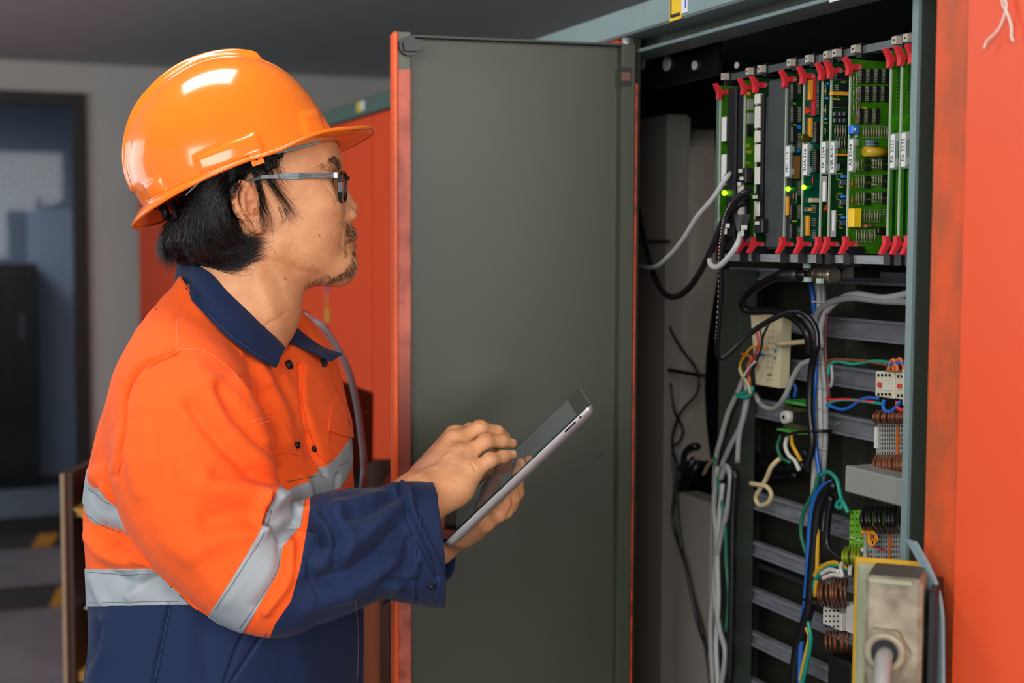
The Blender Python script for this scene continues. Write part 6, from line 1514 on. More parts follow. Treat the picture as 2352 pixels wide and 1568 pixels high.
# ducts and ribbon cable on the left
def duct(label, px0, y0, px1, y1, n, dep):
    a, z1 = Q(px0, y0, n); b_, _ = Q(px1, y0, n); z0 = .14
    t = thing('cable_duct', label, 'cable duct', Matrix.Translation(Tc((a+b_)/2, n, z0)))
    MB().box(a, b_, n, n+dep, z0, z1, bev=.002).build('cover', M_duct, t, M=CM); MB().box(a-.002, b_+.002, n+dep*.4, n+dep+.004, z0, z1-.004).build('channel', M_duct, t, M=CM)
duct('tall grey cable duct just right of the open door edge', 1440, 278, 1534, 1568, .14, .04)
duct('short grey cable duct starting below the ribbon cable, beside the tall duct', 1556, 1130, 1634, 1568, .12, .04)
a, z1 = Q(1538, 300, .20); b_, _ = Q(1642, 300, .20)
t = thing('ribbon_cable', 'broad grey ribbon cable hanging between the tall duct and the card rack', 'ribbon cable', Matrix.Translation(Tc((a+b_)/2, .20, Q(1590, 1060, .20)[1])))
vs = []; nn = 56; mm_ = 40
for i in range(mm_):
    v = i/(mm_-1); py = 298+760*v; bx = 6*math.sin(v*5.0)+(-12 if v > .45 else 0)*max(0, math.sin((v-.45)*5.7))
    for j in range(nn):
        u = j/(nn-1); x = 1537+bx+(104+bx*.4)*u; n_ = .20+.0014*(j % 2)-.03*math.sin(math.pi*u)*.5-.02*v+ (.04*(1-v*14)**2 if v < .07 else 0)
        s_, z_ = Q(x, py, n_); vs.append((s_, n_, z_))
MB().add(vs, [(i*nn+j, i*nn+j+1, (i+1)*nn+j+1, (i+1)*nn+j) for i in range(mm_-1) for j in range(nn-1)], smooth=False).build('flat_cable', mat('ribbon_grey', '9c948a', .55, var=.08, scale=40), t, M=CM)
for x0, y0, x1, y1 in ((1455, 551, 1532, 556), (1533, 853, 1612, 859)):
    pxbox('cable_tie', x0, y0, x1, y1, .132, .006, M_black)
C_ = cable
C_('black_wire', 'thin black wire looping down the ribbon cable', [(1538, 640, .17), (1536, 740, .150), (1565, 800, .150), (1600, 850, .150), (1602, 900, .150), (1565, 945, .150), (1545, 1000, .150), (1548, 1060, .150), (1560, 1120, .105)], .0022, M_cb, 'wire')
C_('black_wire', 'thin black wire crossing the ribbon cable lower end in an S', [(1540, 880, .150), (1548, 940, .150), (1568, 985, .150), (1560, 1015, .150), (1545, 1030, .150), (1565, 1090, .105)], .0022, M_cb, 'wire')
C_('black_wire', 'long black wire running down in front of the short duct', [(1545, 1040, .105), (1550, 1120, .105), (1546, 1200, .105), (1575, 1300, .105), (1600, 1420, .105), (1625, 1500, .105), (1640, 1580, .105)], .0028, M_cb, 'wire')
C_('black_wire', 'second black wire beside the long one, merging above the short duct', [(1552, 1050, .108), (1556, 1180, .108), (1568, 1270, .108), (1592, 1370, .108), (1618, 1470, .108), (1632, 1580, .108)], .0024, M_cb, 'wire')
for i, (q, l) in enumerate(((((1560, 1125, .165), (1590, 1060, .165), (1640, 1020, .22), (1700, 1030, .2), (1780, 1075, .19), (1850, 1070, .18)), 'lowest'), (((1575, 1125, .165), (1600, 1070, .165), (1650, 1035, .22), (1720, 1050, .2), (1790, 1040, .19), (1855, 1040, .18)), 'middle'),
     (((1570, 1100, .165), (1575, 1040, .165), (1600, 1025, .165), (1625, 1040, .22), (1700, 1075, .2), (1760, 1095, .2), (1830, 1090, .19)), 'topmost'))):
    C_('black_cable', '%s of three thick black cables arching behind the green relay module' % l, q, .0065, M_cb)
# cables plugged into the rack
def block(name, label, cat, px0, py0, px1, py1, n, dep, m, bev=.001, group=None):
    a, z1 = Q(px0, py0, n); b_, z0 = Q(px1, py1, n); return MB().box(a, b_, n, n+dep, z0, z1, bev=bev).build(name, m, M=CM, label=label, cat=cat, group=group)
o1 = C_('signal_cable', 'light grey cable drooping left from the leftmost board', [(1677, 398, -.02), (1664, 414, -.03), (1640, 452, -.035), (1600, 500, -.035), (1572, 545, -.03), (1540, 585, -.02), (1505, 612, -.005), (1470, 611, .02), (1445, 595, .05)], .0036, M_cg2)
s_, z_ = Q(1676, 400, -.02); s2_, z2_ = Q(1664, 416, -.028)
MB().cyl((s_, -.02, z_), (s2_, -.028, z2_), .0055, 12, r1=.0042).build('plug_boot', M_black, None, M=CM, label='black plug boot at the top end of the light grey cable', cat='plug')
pA = [(1726, 437, -.018), (1706, 443, -.03), (1682, 468, -.035), (1668, 500, -.035), (1660, 545, -.035), (1656, 600, -.03), (1655, 680, -.02), (1650, 760, -.01), (1647, 805, .0), (1652, 823, .01), (1672, 812, .02), (1720, 768, .04), (1770, 735, .05), (1815, 716, .06), (1850, 722, .07), (1874, 755, .08), (1878, 800, .08)]
oA = C_('braided_cable', 'black braided cable looping from the black socket down to the cable bundle', pA, .0040, M_cb)
fl = MB(); w = [cab(*(Q(q[0], q[1], q[2])[0], q[2], Q(q[0], q[1], q[2])[1])) for q in spline(pA[2:9], 14)]
for i in range(0, len(w)-1, 2): fl.tube([w[i]+Vector((-.0036, -.0018, .001)), w[i].lerp(w[i+1], .5)+Vector((-.0032, -.0020, 0))], .0007, 4)
fl.build('braid_fleck', M_cw, None, M=None, label='white flecks woven along the black braided cable', cat='braid', kind='stuff')
C_('data_cable', 'black cable hanging in a deep U between the door and the rack', [(1716, 450, -.012), (1690, 462, -.03), (1662, 505, -.03), (1635, 570, -.03), (1605, 630, -.02), (1575, 668, -.01), (1545, 682, 0), (1520, 666, .01), (1498, 620, .02), (1480, 550, .04), (1466, 480, .06), (1452, 430, .08)], .0047, M_cb)
C_('signal_cable', 'short light grey cable curling round below the black sockets', [(1702, 532, -.018), (1694, 560, -.03), (1672, 592, -.035), (1648, 613, -.035), (1632, 606, -.03), (1632, 580, -.02), (1646, 550, -.01), (1664, 515, 0)], .0040, M_cg2)
C_('data_cable', 'short black cable running from the socket behind the braided one', [(1712, 462, -.010), (1690, 478, -.02), (1672, 520, -.02), (1660, 545, -.01), (1650, 575, .01)], .0042, M_cb)
for i, (x, y, l) in enumerate(((1672, 520, 'left'), (1712, 524, 'right'))):
    s_, z_ = Q(x, y, -.034); MB().box(s_-.004, s_+.008, -.036, -.033, z_-.002, z_+.004, bev=.0006).box(s_+.004, s_+.008, -.036, -.033, z_-.010, z_-.002).build('cable_tie_tag', M_cw, M=CM, label='%s of the two crumpled white tie tags below the black sockets' % l, cat='tie tag')
s_, z_ = Q(1703, 512, -.02)
MB().prism([(s_-.012, z_+.011), (s_+.010, z_+.011), (s_+.002, z_-.010), (s_-.004, z_-.010)], -.026, -.014, lambda x, z, n: (x, n, z)).build('plug_hood', M_steel, M=CM, label='grey metal plug hood at the end of the short grey cable', cat='plug')
# connector under the rack
t = thing('round_connector', 'knurled metal round connector with pale green tabs under the card rack', 'connector', Matrix.Translation(Tc(Q(1875, 648, .02)[0], .02, Q(1875, 648, .02)[1])))
s0_, z0_ = Q(1852, 630, .02); s1_, z1_ = Q(1902, 632, .02)
MB().cyl((s0_, .03, z0_), (s1_, .03, z0_), .0095, 18).build('barrel', mat('nickel', '8a8474', .3, metal=.8, var=.3), t, M=CM)
for i in range(3): 
    u = s0_+(s1_-s0_)*(.25+.25*i); MB().cyl((u, .03, z0_), (u-.003, .03, z0_), .0112, 18).build('ring', mat('nickel', '8a8474', .3), t, M=CM)
for x, y in ((1850, 610), (1852, 642), (1880, 645)): fbx(t, 'tab', x-6, y-5, x+6, y+5, .012, .004, mat('pale_green', '9db8a8', .5))
pxbox('black_bracket', 1905, 612, 1960, 640, .04, .04, M_black, parent=t)
C_('power_cable', 'thick black cable from a plug under the rack curving left then down to the bundle', [(1850, 631, .03), (1815, 630, .03), (1785, 635, .04), (1745, 655, .05), (1715, 680, .06), (1706, 702, .07), (1725, 714, .08), (1775, 714, .09), (1820, 728, .09), (1852, 762, .09), (1862, 810, .10)], .0060, M_cb)
MB().tube([Tc(*(Q(x, y, .03)[0], .03, Q(x, y, .03)[1])) for x, y in ((1788, 634), (1800, 631), (1835, 631))], .009, 12, rs=[.007, .0095, .0095]).build('plug', M_black, label='black cable plug pushed into the round connector', cat='plug')
# main vertical bundle
nb_ = .12
for i, (dx, l, m, r) in enumerate(((-2, 'left strand of the grey vertical bundle in mid cabinet', M_cg, .0042), (8, 'middle strand of the grey vertical bundle in mid cabinet', M_cg2, .0042), (18, 'right strand of the grey vertical bundle in mid cabinet', M_cg, .0042))):
    C_('bundle_cable', l, [(1872+dx, 640, nb_), (1874+dx, 720, nb_), (1870+dx, 800, nb_), (1874+dx*1.2, 900, nb_), (1876+dx*1.1, 1000, nb_), (1872+dx, 1090, nb_), (1866+dx*.6, 1180, nb_)], r, m)
C_('bundle_wire', 'blue wire running down the left side of the grey bundle', [(1862, 648, nb_-.006), (1868, 690, nb_-.006), (1872, 760, nb_), (1874, 850, nb_-.012), (1868, 930, nb_-.012), (1872, 1010, nb_-.012), (1882, 1090, nb_-.012), (1880, 1130, nb_-.012)], .0034, M_cbl, 'wire')
C_('bundle_cable', 'black cable hugging the left side of the grey bundle', [(1876, 790, .09), (1864, 850, .10), (1860, 940, .10), (1866, 1020, .10), (1850, 1080, .10)], .0052, M_cb)
for y in (690, 783, 830, 885, 935, 1025): pxbox('cable_tie', 1864, y, 1896, y+6, nb_-.010, .003, M_cw)
C_('grey_cable', 'upper grey cable leaving the bundle top towards the right post', [(1882, 800, .11), (1872, 760, .11), (1876, 722, .11), (1905, 695, .10), (1955, 684, .09), (2020, 690, .08), (2100, 694, .07)], .0046, M_cg)
C_('grey_cable', 'thicker grey cable rising over the other towards the right post', [(1890, 800, .11), (1884, 760, .11), (1896, 720, .11), (1925, 690, .10), (1965, 675, .09), (2030, 684, .08), (2100, 670, .07)], .0046, M_cg2)
s_, z_ = Q(1790, 790, .10)
C_('standoff_rod', 'cream plastic rod tying the white panel to the bundle', [(1785, 790, .11), (1820, 787, .11), (1862, 783, .11)], .0036, M_cc, 'rod')
C_('grey_cable', 'grey cable dipping in a U between the white panel and the bundle', [(1868, 826, .10), (1840, 838, .10), (1820, 870, .10), (1802, 912, .10), (1778, 938, .11), (1750, 930, .12), (1734, 905, .12)], .0040, M_cg)
# cream patch panel with coloured wires
t = thing('patch_panel', 'cream perforated plastic panel hanging at an angle with coloured wires', 'panel', Matrix.Translation(Tc(Q(1760, 890, .12)[0], .12, Q(1760, 890, .12)[1])))
q4 = [Q(x, y, .12) for x, y in ((1724, 716), (1799, 717), (1791, 891), (1736, 882))]
MB().prism(q4, .12, .135, lambda x, z, n: (x, n, z)).build('panel', mat('cream_panel', 'c8bf9c', .5, var=.06), t, M=CM)
g = MB()
for i in range(11):
    for j in range(2):
        s_, z_ = Q(1768+8*j-.5*i, 732+14*i, .1195); g.box(s_-.0012, s_+.0012, .1193, .1203, z_-.001, z_+.001)
g.build('peg_hole', M_brn, t, M=CM, kind='stuff')
for x0, y0, x1, y1, c in ((1778, 800, 1783, 810, '3f8a9a'), (1777, 818, 1782, 826, '3f8a9a'), (1762, 858, 1772, 864, '8a6a40')): pxbox('printed_mark', x0, y0, x1, y1, .1192, .001, mat('mark_'+c, c, .5), parent=t)
for i, (m, l, q) in enumerate(((M_cy, 'yellow', [(1758, 800), (1730, 796), (1712, 815), (1700, 840), (1712, 870), (1722, 890)]), (M_cor, 'orange', [(1702, 812), (1725, 820), (1716, 845), (1722, 872), (1722, 892)]), (M_cbl, 'blue', [(1755, 815), (1738, 815), (1722, 840), (1708, 870)]),
      (M_redp, 'red', [(1736, 760), (1742, 790), (1728, 830), (1718, 860)]), (M_cbr, 'brown', [(1745, 755), (1750, 785), (1740, 820), (1712, 850)]), (M_cb, 'black', [(1765, 745), (1752, 775), (1748, 800), (1730, 850)]), (M_cc, 'cream', [(1698, 845), (1704, 862), (1718, 882), (1724, 905)]), (M_cw, 'lilac white', [(1735, 830), (1720, 845), (1706, 868)]))):
    C_('panel_wire', '%s thin wire looping at the left side of the cream panel' % l, [(a, b, .108-.002*i) for a, b in q], .0018, m, 'wire', group='thin coloured wires at the cream panel')
for i, (q, l) in enumerate((([(1712, 858), (1695, 900), (1672, 950), (1655, 1010), (1645, 1050), (1640, 1120)], 'leftmost'), ([(1716, 868), (1712, 930), (1700, 980), (1675, 1030), (1655, 1080), (1640, 1160)], 'middle'), ([(1722, 890), (1710, 950), (1698, 1000), (1694, 1062)], 'rightmost, cut off'))):
    C_('grey_cable', '%s of the grey cables fanning down from the cream panel' % l, [(a, b, .115-.004*i) for a, b in q], .0042, M_cg)
C_('teal_binding', 'teal wire wrapped round the fanning grey cables', [(1690, 905, .10), (1705, 912, .098), (1722, 908, .10), (1728, 890, .10), (1715, 898, .098), (1700, 906, .098)], .0028, M_ct, 'wire')
# green relay module
t = thing('relay_module', 'small relay module with bright green end caps on the rail', 'relay', Matrix.Translation(Tc(Q(1815, 1000, .13)[0], .13, Q(1815, 1000, .13)[1])))
M_gcap = mat('green_cap', '4fae4c', .4, var=.08)
pxbox('base', 1800, 930, 1838, 988, .14, .03, mat('olive_relay', '4a4a2a', .5), parent=t); pxbox('end_cap', 1796, 917, 1845, 932, .125, .045, M_gcap, parent=t, bev=.002); pxbox('end_cap', 1784, 984, 1836, 998, .12, .05, M_gcap, parent=t, bev=.002)
s_, z_ = Q(1813, 957, .135); MB().cyl((s_, .125, z_), (s_, .14, z_), .009, 18).build('coil', M_cw, t, M=CM); MB().cyl((s_, .1245, z_), (s_, .125, z_), .003, 12).build('core', M_blk, t, M=CM)
pxbox('black_relay', 1822, 945, 1838, 975, .13, .01, M_chip, parent=t)
C_('blue_wire', 'blue wire loop above the green relay module', [(1812, 915, .12), (1808, 895, .12), (1818, 880, .12), (1828, 890, .12), (1824, 912, .12)], .0024, M_cbl, 'wire')
C_('white_wire', 'white wire bending down from the green relay module', [(1808, 1000, .12), (1804, 1025, .115), (1812, 1045, .115), (1826, 1058, .12), (1836, 1080, .12)], .0032, M_cw, 'wire')
C_('yellow_wire', 'yellow wire beside the white one under the green relay module', [(1818, 1000, .12), (1820, 1020, .115), (1830, 1040, .115), (1840, 1058, .12)], .0030, M_cy, 'wire')
C_('green_wire', 'dark green wire left of the white one under the relay module', [(1794, 1000, .12), (1786, 1025, .12), (1795, 1050, .12), (1815, 1062, .12)], .0026, M_cgr, 'wire')
C_('black_wire', 'thin black wire running from the relay module across the bundle', [(1795, 1002, .11), (1830, 993, .10), (1880, 990, .10), (1910, 990, .12)], .0022, M_cb, 'wire')
C_('cream_wire', 'cream wire tied in a small loop hanging in front of the rail', [(1792, 1052, .13), (1772, 1072, .12), (1760, 1100, .12), (1745, 1124, .12), (1736, 1145, .12), (1746, 1160, .12), (1764, 1154, .12), (1772, 1136, .12), (1762, 1118, .118), (1742, 1113, .115), (1724, 1110, .115)], .0036, M_cc, 'wire')
C_('cream_wire', 'cream wire crossing above the three thick black cables', [(1615, 1090, .2), (1632, 1062, .19), (1660, 1048, .18), (1700, 1040, .150)], .0034, M_cc, 'wire')
# left hanging cables
for q, m, r, l in (([(1648, 1070), (1640, 1160), (1646, 1240), (1640, 1340), (1632, 1440), (1638, 1580)], M_cg, .0045, 'grey cable hanging straight down along the short duct'), ([(1655, 1100), (1668, 1070), (1678, 1100), (1670, 1170), (1652, 1250), (1640, 1340), (1652, 1440), (1666, 1500), (1655, 1580)], M_cg, .0045, 'grey cable making an arch at its top right of the short duct'),
      ([(1660, 1110), (1652, 1190), (1648, 1270), (1650, 1380), (1645, 1480), (1650, 1580)], M_cg2, .0040, 'pale grey cable between the two grey hanging ones'), ([(1640, 1050), (1650, 1110), (1665, 1200), (1668, 1290), (1674, 1370), (1668, 1450)], M_cgr, .0030, 'dark green wire beside the hanging grey cables'), ([(1690, 1080), (1684, 1180), (1682, 1300), (1680, 1420), (1676, 1580)], M_cb, .006, 'black cable running down the left frame upright')):
    C_('hanging_cable', l, [(a, b, .10) for a, b in q], r, m)
# lower bundle
for q, m, r, l in (([(1912, 1108), (1890, 1118), (1870, 1150), (1860, 1220), (1856, 1300), (1850, 1380), (1842, 1450), (1836, 1580)], M_cbl, .0042, 'blue cable curving down the lower bundle'),
      ([(1880, 1088), (1870, 1130), (1846, 1175), (1840, 1225), (1852, 1270), (1866, 1310), (1868, 1360)], M_cgr, .0030, 'dark green wire bulging left of the lower bundle'),
      ([(1920, 1112), (1898, 1128), (1880, 1170), (1872, 1250), (1864, 1340), (1858, 1400), (1832, 1490), (1822, 1580)], M_cb, .0075, 'thick black cable at the core of the lower bundle'),
      ([(1910, 1140), (1902, 1190), (1900, 1250), (1920, 1275), (1940, 1290)], M_cb, .0048, 'black cable bending towards the green terminals'),
      ([(1880, 1180), (1878, 1260), (1876, 1320), (1872, 1370)], M_cy, .0030, 'yellow wire behind the lower bundle'),
      ([(1948, 1306), (1918, 1292), (1888, 1302), (1866, 1330), (1856, 1375), (1848, 1410), (1852, 1440), (1860, 1462), (1852, 1500), (1834, 1580)], M_cy, .0034, 'yellow wire arching over and down to the bottom of the frame'),
      ([(1950, 1310), (1920, 1298), (1892, 1310), (1872, 1336), (1862, 1380), (1856, 1420), (1862, 1462), (1858, 1500), (1840, 1580)], M_ct, .0034, 'blue-green wire following the arching yellow one')):
    C_('bundle_cable', l, [(a, b, .095) for a, b in q], r, m)
pxbox('black_strap', 1842, 1374, 1890, 1398, .080, .03, M_black)
C_('teal_wire', 'teal wire twisting from the bundle to the green terminals', [(1884, 1092, .08), (1904, 1084, .075), (1922, 1102, .07), (1930, 1135, .065), (1936, 1160, .06), (1926, 1166, .06), (1922, 1158, .06), (1934, 1150, .058), (1948, 1176, .055)], .0030, M_ct, 'wire')
# contactors
nc = .075
def contactor(label, px0, px1, y0, y1, cols):
    t = thing('contactor', label, 'contactor', Matrix.Translation(Tc(Q((px0+px1)/2, y1, nc)[0], nc, Q(px0, y1, nc)[1])))
    pxbox('body', px0, y0, px1, y1, nc, .08, mat('cream_contactor', 'c6c0a8', .45, var=.05), parent=t, bev=.0015)
    for j, yy in enumerate((y0+10, y1-12)):
        for i in range(cols):
            x = px0+5+i*8.6
            if x < px1-4: pxbox('screw_hole', x, yy-3, x+4, yy+4, nc-.0006, .001, M_chip, parent=t)
    pxbox('red_button', px0+4, (y0+y1)/2-6, px0+11, (y0+y1)/2+5, nc-.003, .004, M_redp, parent=t, bev=.0008)
    pxbox('window', px0+18, (y0+y1)/2-2, min(px0+40, px1-3), (y0+y1)/2+13, nc-.0012, .002, M_white, parent=t)
contactor('cream contactor with red button, left of the pair at the post', 2010, 2053, 851, 917, 5); contactor('cream contactor with red button, half hidden right of the other', 2056, 2080, 853, 920, 3)
pxbox('contact_block', 2073, 866, 2092, 934, nc-.02, .05, M_white, bev=.001)
for i, (q, m, l) in enumerate((([(2040, 850), (2045, 835), (2052, 826), (2060, 838), (2062, 852)], M_cor, 'first orange wire loop above the contactors'), ([(2052, 852), (2058, 832), (2068, 824), (2076, 840), (2076, 852)], M_cor, 'second orange wire loop above the contactors'), ([(2040, 838), (2060, 832), (2085, 836)], M_cbl, 'blue wire above the contactors'), ([(2030, 918), (2030, 940), (2045, 945), (2058, 935), (2068, 922)], M_cbl, 'blue wire loop under the contactors'),
      ([(2060, 920), (2062, 935), (2072, 942), (2086, 936)], M_redp, 'red wire under the right contactor'), ([(2086, 840), (2076, 860), (2090, 880)], M_cw, 'white wire beside the post next to the contactors'))):
    C_('contactor_wire', l, [(a, b, .068) for a, b in q], .0026, m, 'wire')
for q, m, l in (([(1902, 862), (1906, 838), (1925, 830), (1960, 836), (2000, 830), (2040, 832), (2050, 845)], M_ct, 'teal wire feeding the contactors from above'), ([(1898, 850), (1905, 828), (1940, 826), (1990, 830), (2040, 838)], M_cbr, 'brown wire feeding the contactors from above'), ([(1902, 935), (1912, 922), (1945, 918), (1990, 922), (2030, 928)], M_ct, 'teal wire feeding the contactors from below'),
      ([(1900, 910), (1906, 918), (1950, 918), (2010, 924)], M_redp, 'thin red wire along the lower feed'), ([(1910, 838), (1912, 870), (1908, 888)], M_cg, 'grey wire dropping beside the bundle ties'), ([(1900, 720), (1896, 780), (1900, 850), (1905, 915)], mat('maroon_wire', '5c2a2a', .5), 'maroon wire along the right of the bundle'), ([(1900, 930), (1940, 940), (1985, 915), (2020, 915)], M_cbl, 'dark blue wire sagging to the lower contactor feed')):
    C_('feed_wire', l, [(a, b, .10) for a, b in q], .0024, m, 'wire')
def terminals(label, px0, px1, y0, y1, n, cols, rows, m, mark=None, slope=.0):
    t = thing('terminal_strip', label, 'terminal strip', Matrix.Translation(Tc(Q((px0+px1)/2, y1, n)[0], n, Q(px0, y1, n)[1])))
    for i in range(cols):
        a = px0+(px1-px0)*i/cols; b_ = px0+(px1-px0)*(i+.86)/cols; pxbox('terminal', a, y0, b_, y1, n, .035, m, parent=t)
    g = MB()
    for i in range(cols):
        for j in range(rows):
            x = px0+(px1-px0)*(i+.25)/cols; y = y0+(y1-y0)*(j+.3)/rows; s_, z_ = Q(x, y, n-.0004); g.box(s_-.0009, s_+.0003, n-.0004, n+.001, z_-.0016, z_+.0016)
    g.build('wire_hole', M_chip, t, M=CM, kind='stuff')
    return t
M_tg = mat('grey_terminal', 'a0a29c', .5, var=.08, scale=60); M_tgr = mat('green_terminal', '6faf30', .45, var=.12, scale=50)
t = terminals('grey terminal strip below the contactors with a thin orange marker line', 2014, 2086, 966, 1046, .09, 13, 8, M_tg); pxbox('marker', 2059, 968, 2062, 1044, .0885, .002, M_cor, parent=t); pxbox('marker_tag', 2058, 1002, 2064, 1014, .087, .003, M_cor, parent=t); pxbox('end_clamp', 2008, 980, 2014, 1030, .088, .03, M_white, parent=t)
t = terminals('bright green terminal strip behind the orange tag', 1952, 1990, 1172, 1262, .07, 6, 6, M_tgr); pxbox('label_band', 1951, 1234, 1992, 1246, .068, .003, M_white, parent=t)
t = terminals('grey terminal strip right of the bright green one', 1994, 2086, 1206, 1286, .07, 16, 7, M_tg); pxbox('marker', 2042, 1210, 2045, 1284, .0685, .002, M_cor, parent=t); pxbox('marker_tag', 2040, 1244, 2046, 1256, .067, .003, M_cor, parent=t)
def coils(base, y0, y1, px0, px1, cnt, n, m, r=.0021, name='wire_loop', grp='', dn=.02):
    for i in range(cnt):
        x = px0+(px1-px0)*i/(cnt-1); dx = RNG.uniform(-4, 4)
        q = [(x, y0, n+.01), (x-4+dx, y0+(y1-y0)*.3, n-dn), (x-3+dx, y0+(y1-y0)*.7, n-dn*1.1), (x+5, y1, n+.005)]
        nth = ('leftmost', 'second', 'third', 'fourth', 'fifth', 'sixth', 'seventh', 'eighth', 'ninth', 'tenth', 'eleventh', 'twelfth', 'thirteenth', 'fourteenth')[i]
        C_(name, base+(', leftmost of the row' if i == 0 else ', %s from the left' % nth), q, r, m, 'wire', group=grp, seg=6)
coils('brown wire under the upper grey terminal strip', 1044, 1092, 2014, 2084, 14, .085, M_cbr, grp='brown wires under the upper terminals')
coils('brown wire on top of the upper grey terminal strip', 972, 944, 2012, 2084, 12, .085, M_cbr, grp='brown wires above the upper terminals')
coils('black wire looping down onto the lower grey terminal strip', 1166, 1222, 1985, 2056, 8, .06, M_cb, .0028, grp='black wires above the lower terminals', dn=.03)
coils('yellow-green earth wire under the bright green terminals', 1258, 1300, 1945, 1975, 5, .062, mat('earth_wire', '8a9a1c', .45, var=.3, scale=100), .0028, grp='earth wires under the green terminals')
coils('brown wire looping above the small white block', 1330, 1395, 1885, 1945, 8, .075, M_cbr, .0020, grp='brown wires above the white block', dn=.03)
coils('brown wire hanging under the small white block', 1450, 1500, 1900, 1950, 7, .075, M_cbr, .0020, grp='brown wires under the white block', dn=.02)
# trunking lid
a0, a1 = Q(1940, 1076, .03), Q(2096, 1098, .03); b1, b0 = Q(2096, 1170, .03), Q(1938, 1130, .03)
MB().box(a1[0], a0[0], .03, .075, (b0[1]+b1[1])/2, (a0[1]+a1[1])/2, bev=.002).build('trunking', mat('pale_grey_trunking', '8b8e88', .5, var=.05, scale=12), M=CM, label='pale grey plastic trunking box below the brown wires', cat='trunking')
# hanging orange tag
q5 = [Q(x, y, .045) for x, y in ((1977, 1222), (1990, 1207), (2002, 1208), (2018, 1238), (2003, 1257), (1992, 1247), (1988, 1230))]
t = thing('warning_tag', 'orange paper tag with black marks tied above the grey box', 'tag', Matrix.Translation(Tc(q5[4][0], .045, q5[4][1])))
MB().prism(q5, .045, .0458, lambda x, z, n: (x, n, z)).build('paper', mat('orange_tag', 'e8971a', .6, var=.06), t, M=CM)
g = MB()
for x0, y0, x1, y1 in ((1997, 1226, 2006, 1228), (1999, 1228, 2001, 1240), (2005, 1228, 2007, 1236), (2003, 1240, 2005, 1250), (2007, 1238, 2012, 1240)):
    a, z1 = Q(x0, y0, .0445); b_, z0 = Q(x1, y1, .0445); g.box(a, b_, .0444, .0452, z0, z1)
g.build('tag_mark', M_blk, t, M=CM, kind='stuff')
pxbox('red_tab', 1977, 1224, 1990, 1230, .043, .003, M_redp, parent=t); pxbox('red_tab', 2005, 1257, 2030, 1262, .05, .003, M_redp, parent=t)
# small white block, black module, white wires
t = thing('connector_block', 'small white connector block with rows of black holes left of the dirty box', 'connector', Matrix.Translation(Tc(Q(1920, 1455, .07)[0], .07, Q(1920, 1455, .07)[1])))
pxbox('body', 1890, 1392, 1932, 1450, .07, .04, M_white, parent=t, bev=.001); pxbox('body', 1944, 1382, 1962, 1458, .065, .04, M_white, parent=t, bev=.001)
for i in range(4):
    for j in range(4): pxbox('hole', 1895+9*i, 1400+12*j, 1898+9*i, 1405+12*j, .0694, .001, M_chip, parent=t)
block('black_module', 'black plastic module at the bottom left of the dirty box', 'module', 1900, 1500, 1956, 1600, .06, .05, M_black, .003)
for i, q in enumerate(([(1985, 1262), (1950, 1280), (1932, 1300), (1936, 1325)], [(1990, 1275), (1968, 1280), (1955, 1295), (1952, 1320)], [(1886, 1318), (1905, 1308), (1928, 1312)], [(1890, 1328), (1912, 1320), (1935, 1322)])):
    C_('white_wire', ('large white wire arch left of the yellow gasket', 'inner white wire arch touching the yellow gasket', 'upper short white wire by the yellow arch', 'lower short white wire by the yellow arch')[i], [(a, b, .055) for a, b in q], .0030, M_cw, 'wire')
for i, (x, y) in enumerate(((1900, 1335), (1925, 1340))): block('ferrule_block', '%s of the two small grey clips above the white block' % ('left', 'right')[i], 'clip', x, y, x+16, y+9, .06, .01, M_grey, .001)
# ------------------------------------------------------------------ big dirty connector hood
M_dirty = mat('dirty_cast_metal', 'a39a84', .55, metal=.1, var=.4, scale=26, col2='5a503e', thr=(.30, .60), bump=.3, bscale=90); M_flange = mat('pale_green_flange', '9a9f82', .5, var=.15, scale=20); M_gask = mat('yellow_gasket', 'c99a10', .5, var=.2, scale=30)
HX = Vector((.925, -.38, 0)).normalized(); HY = Vector((-HX.y, HX.x, 0)); HO_ = P(1988, 1322, 1.375)
HM = Matrix(((HX.x, HY.x, 0, HO_.x), (HX.y, HY.y, 0, HO_.y), (0, 0, 1, HO_.z), (0, 0, 0, 1)))
def hpx(px, py, y=0.0):
    d = ray(px, py); t_ = (y-(CAM-HO_).dot(HY))/d.dot(HY); q = CAM+d*t_-HO_; return q.dot(HX), q.z
hw = hpx(2120, 1330)[0]; hb = hpx(2050, 1700)[1]; hdp = .060
t = thing('connector_hood', 'large dirty beige metal connector box with yellow gasket and grey cable', 'connector', Matrix.Translation(HO_+Vector((0, 0, hb))))
def hbox(name, x0, x1, y0, y1, z0, z1, m, bev=0): return MB().box(x0, x1, y0, y1, z0, z1, bev=bev).build(name, m, t, M=HM)
hbox('hood', 0, hw, 0, hdp, hb, 0, M_dirty, .004)
fx0 = hpx(1966, 1400, hdp)[0]; fz_ = hpx(1990, 1296, hdp)[1]; fx1 = hw+.004
hbox('flange', fx0, fx1, hdp+.001, hdp+.009, hb-.004, fz_, M_flange, .003)
hbox('gasket', fx0-.004, fx1-.004, hdp+.0092, hdp+.0135, hb-.006, fz_+.005, M_gask, .0015)
hbox('mounting_frame', fx0+.004, fx1-.008, hdp+.014, hdp+.05, hb-.02, fz_-.006, M_dgreen)
hbox('side_plate', hw+.0045, hw+.012, .01, hdp+.02, hb, -.012, M_black, .001)
hbox('cover_lip', .003, hw-.01, -.0012, .004, -.006, -.0015, M_flange, .0005)
gx, gz = hpx(2032, 1498, -.012)
MB().cyl((gx, 0, gz), (gx, -.010, gz), .0235, 6).build('gland_nut', mat('gland_metal', '9c937c', .45, metal=.2, var=.25, scale=40), t, M=HM)
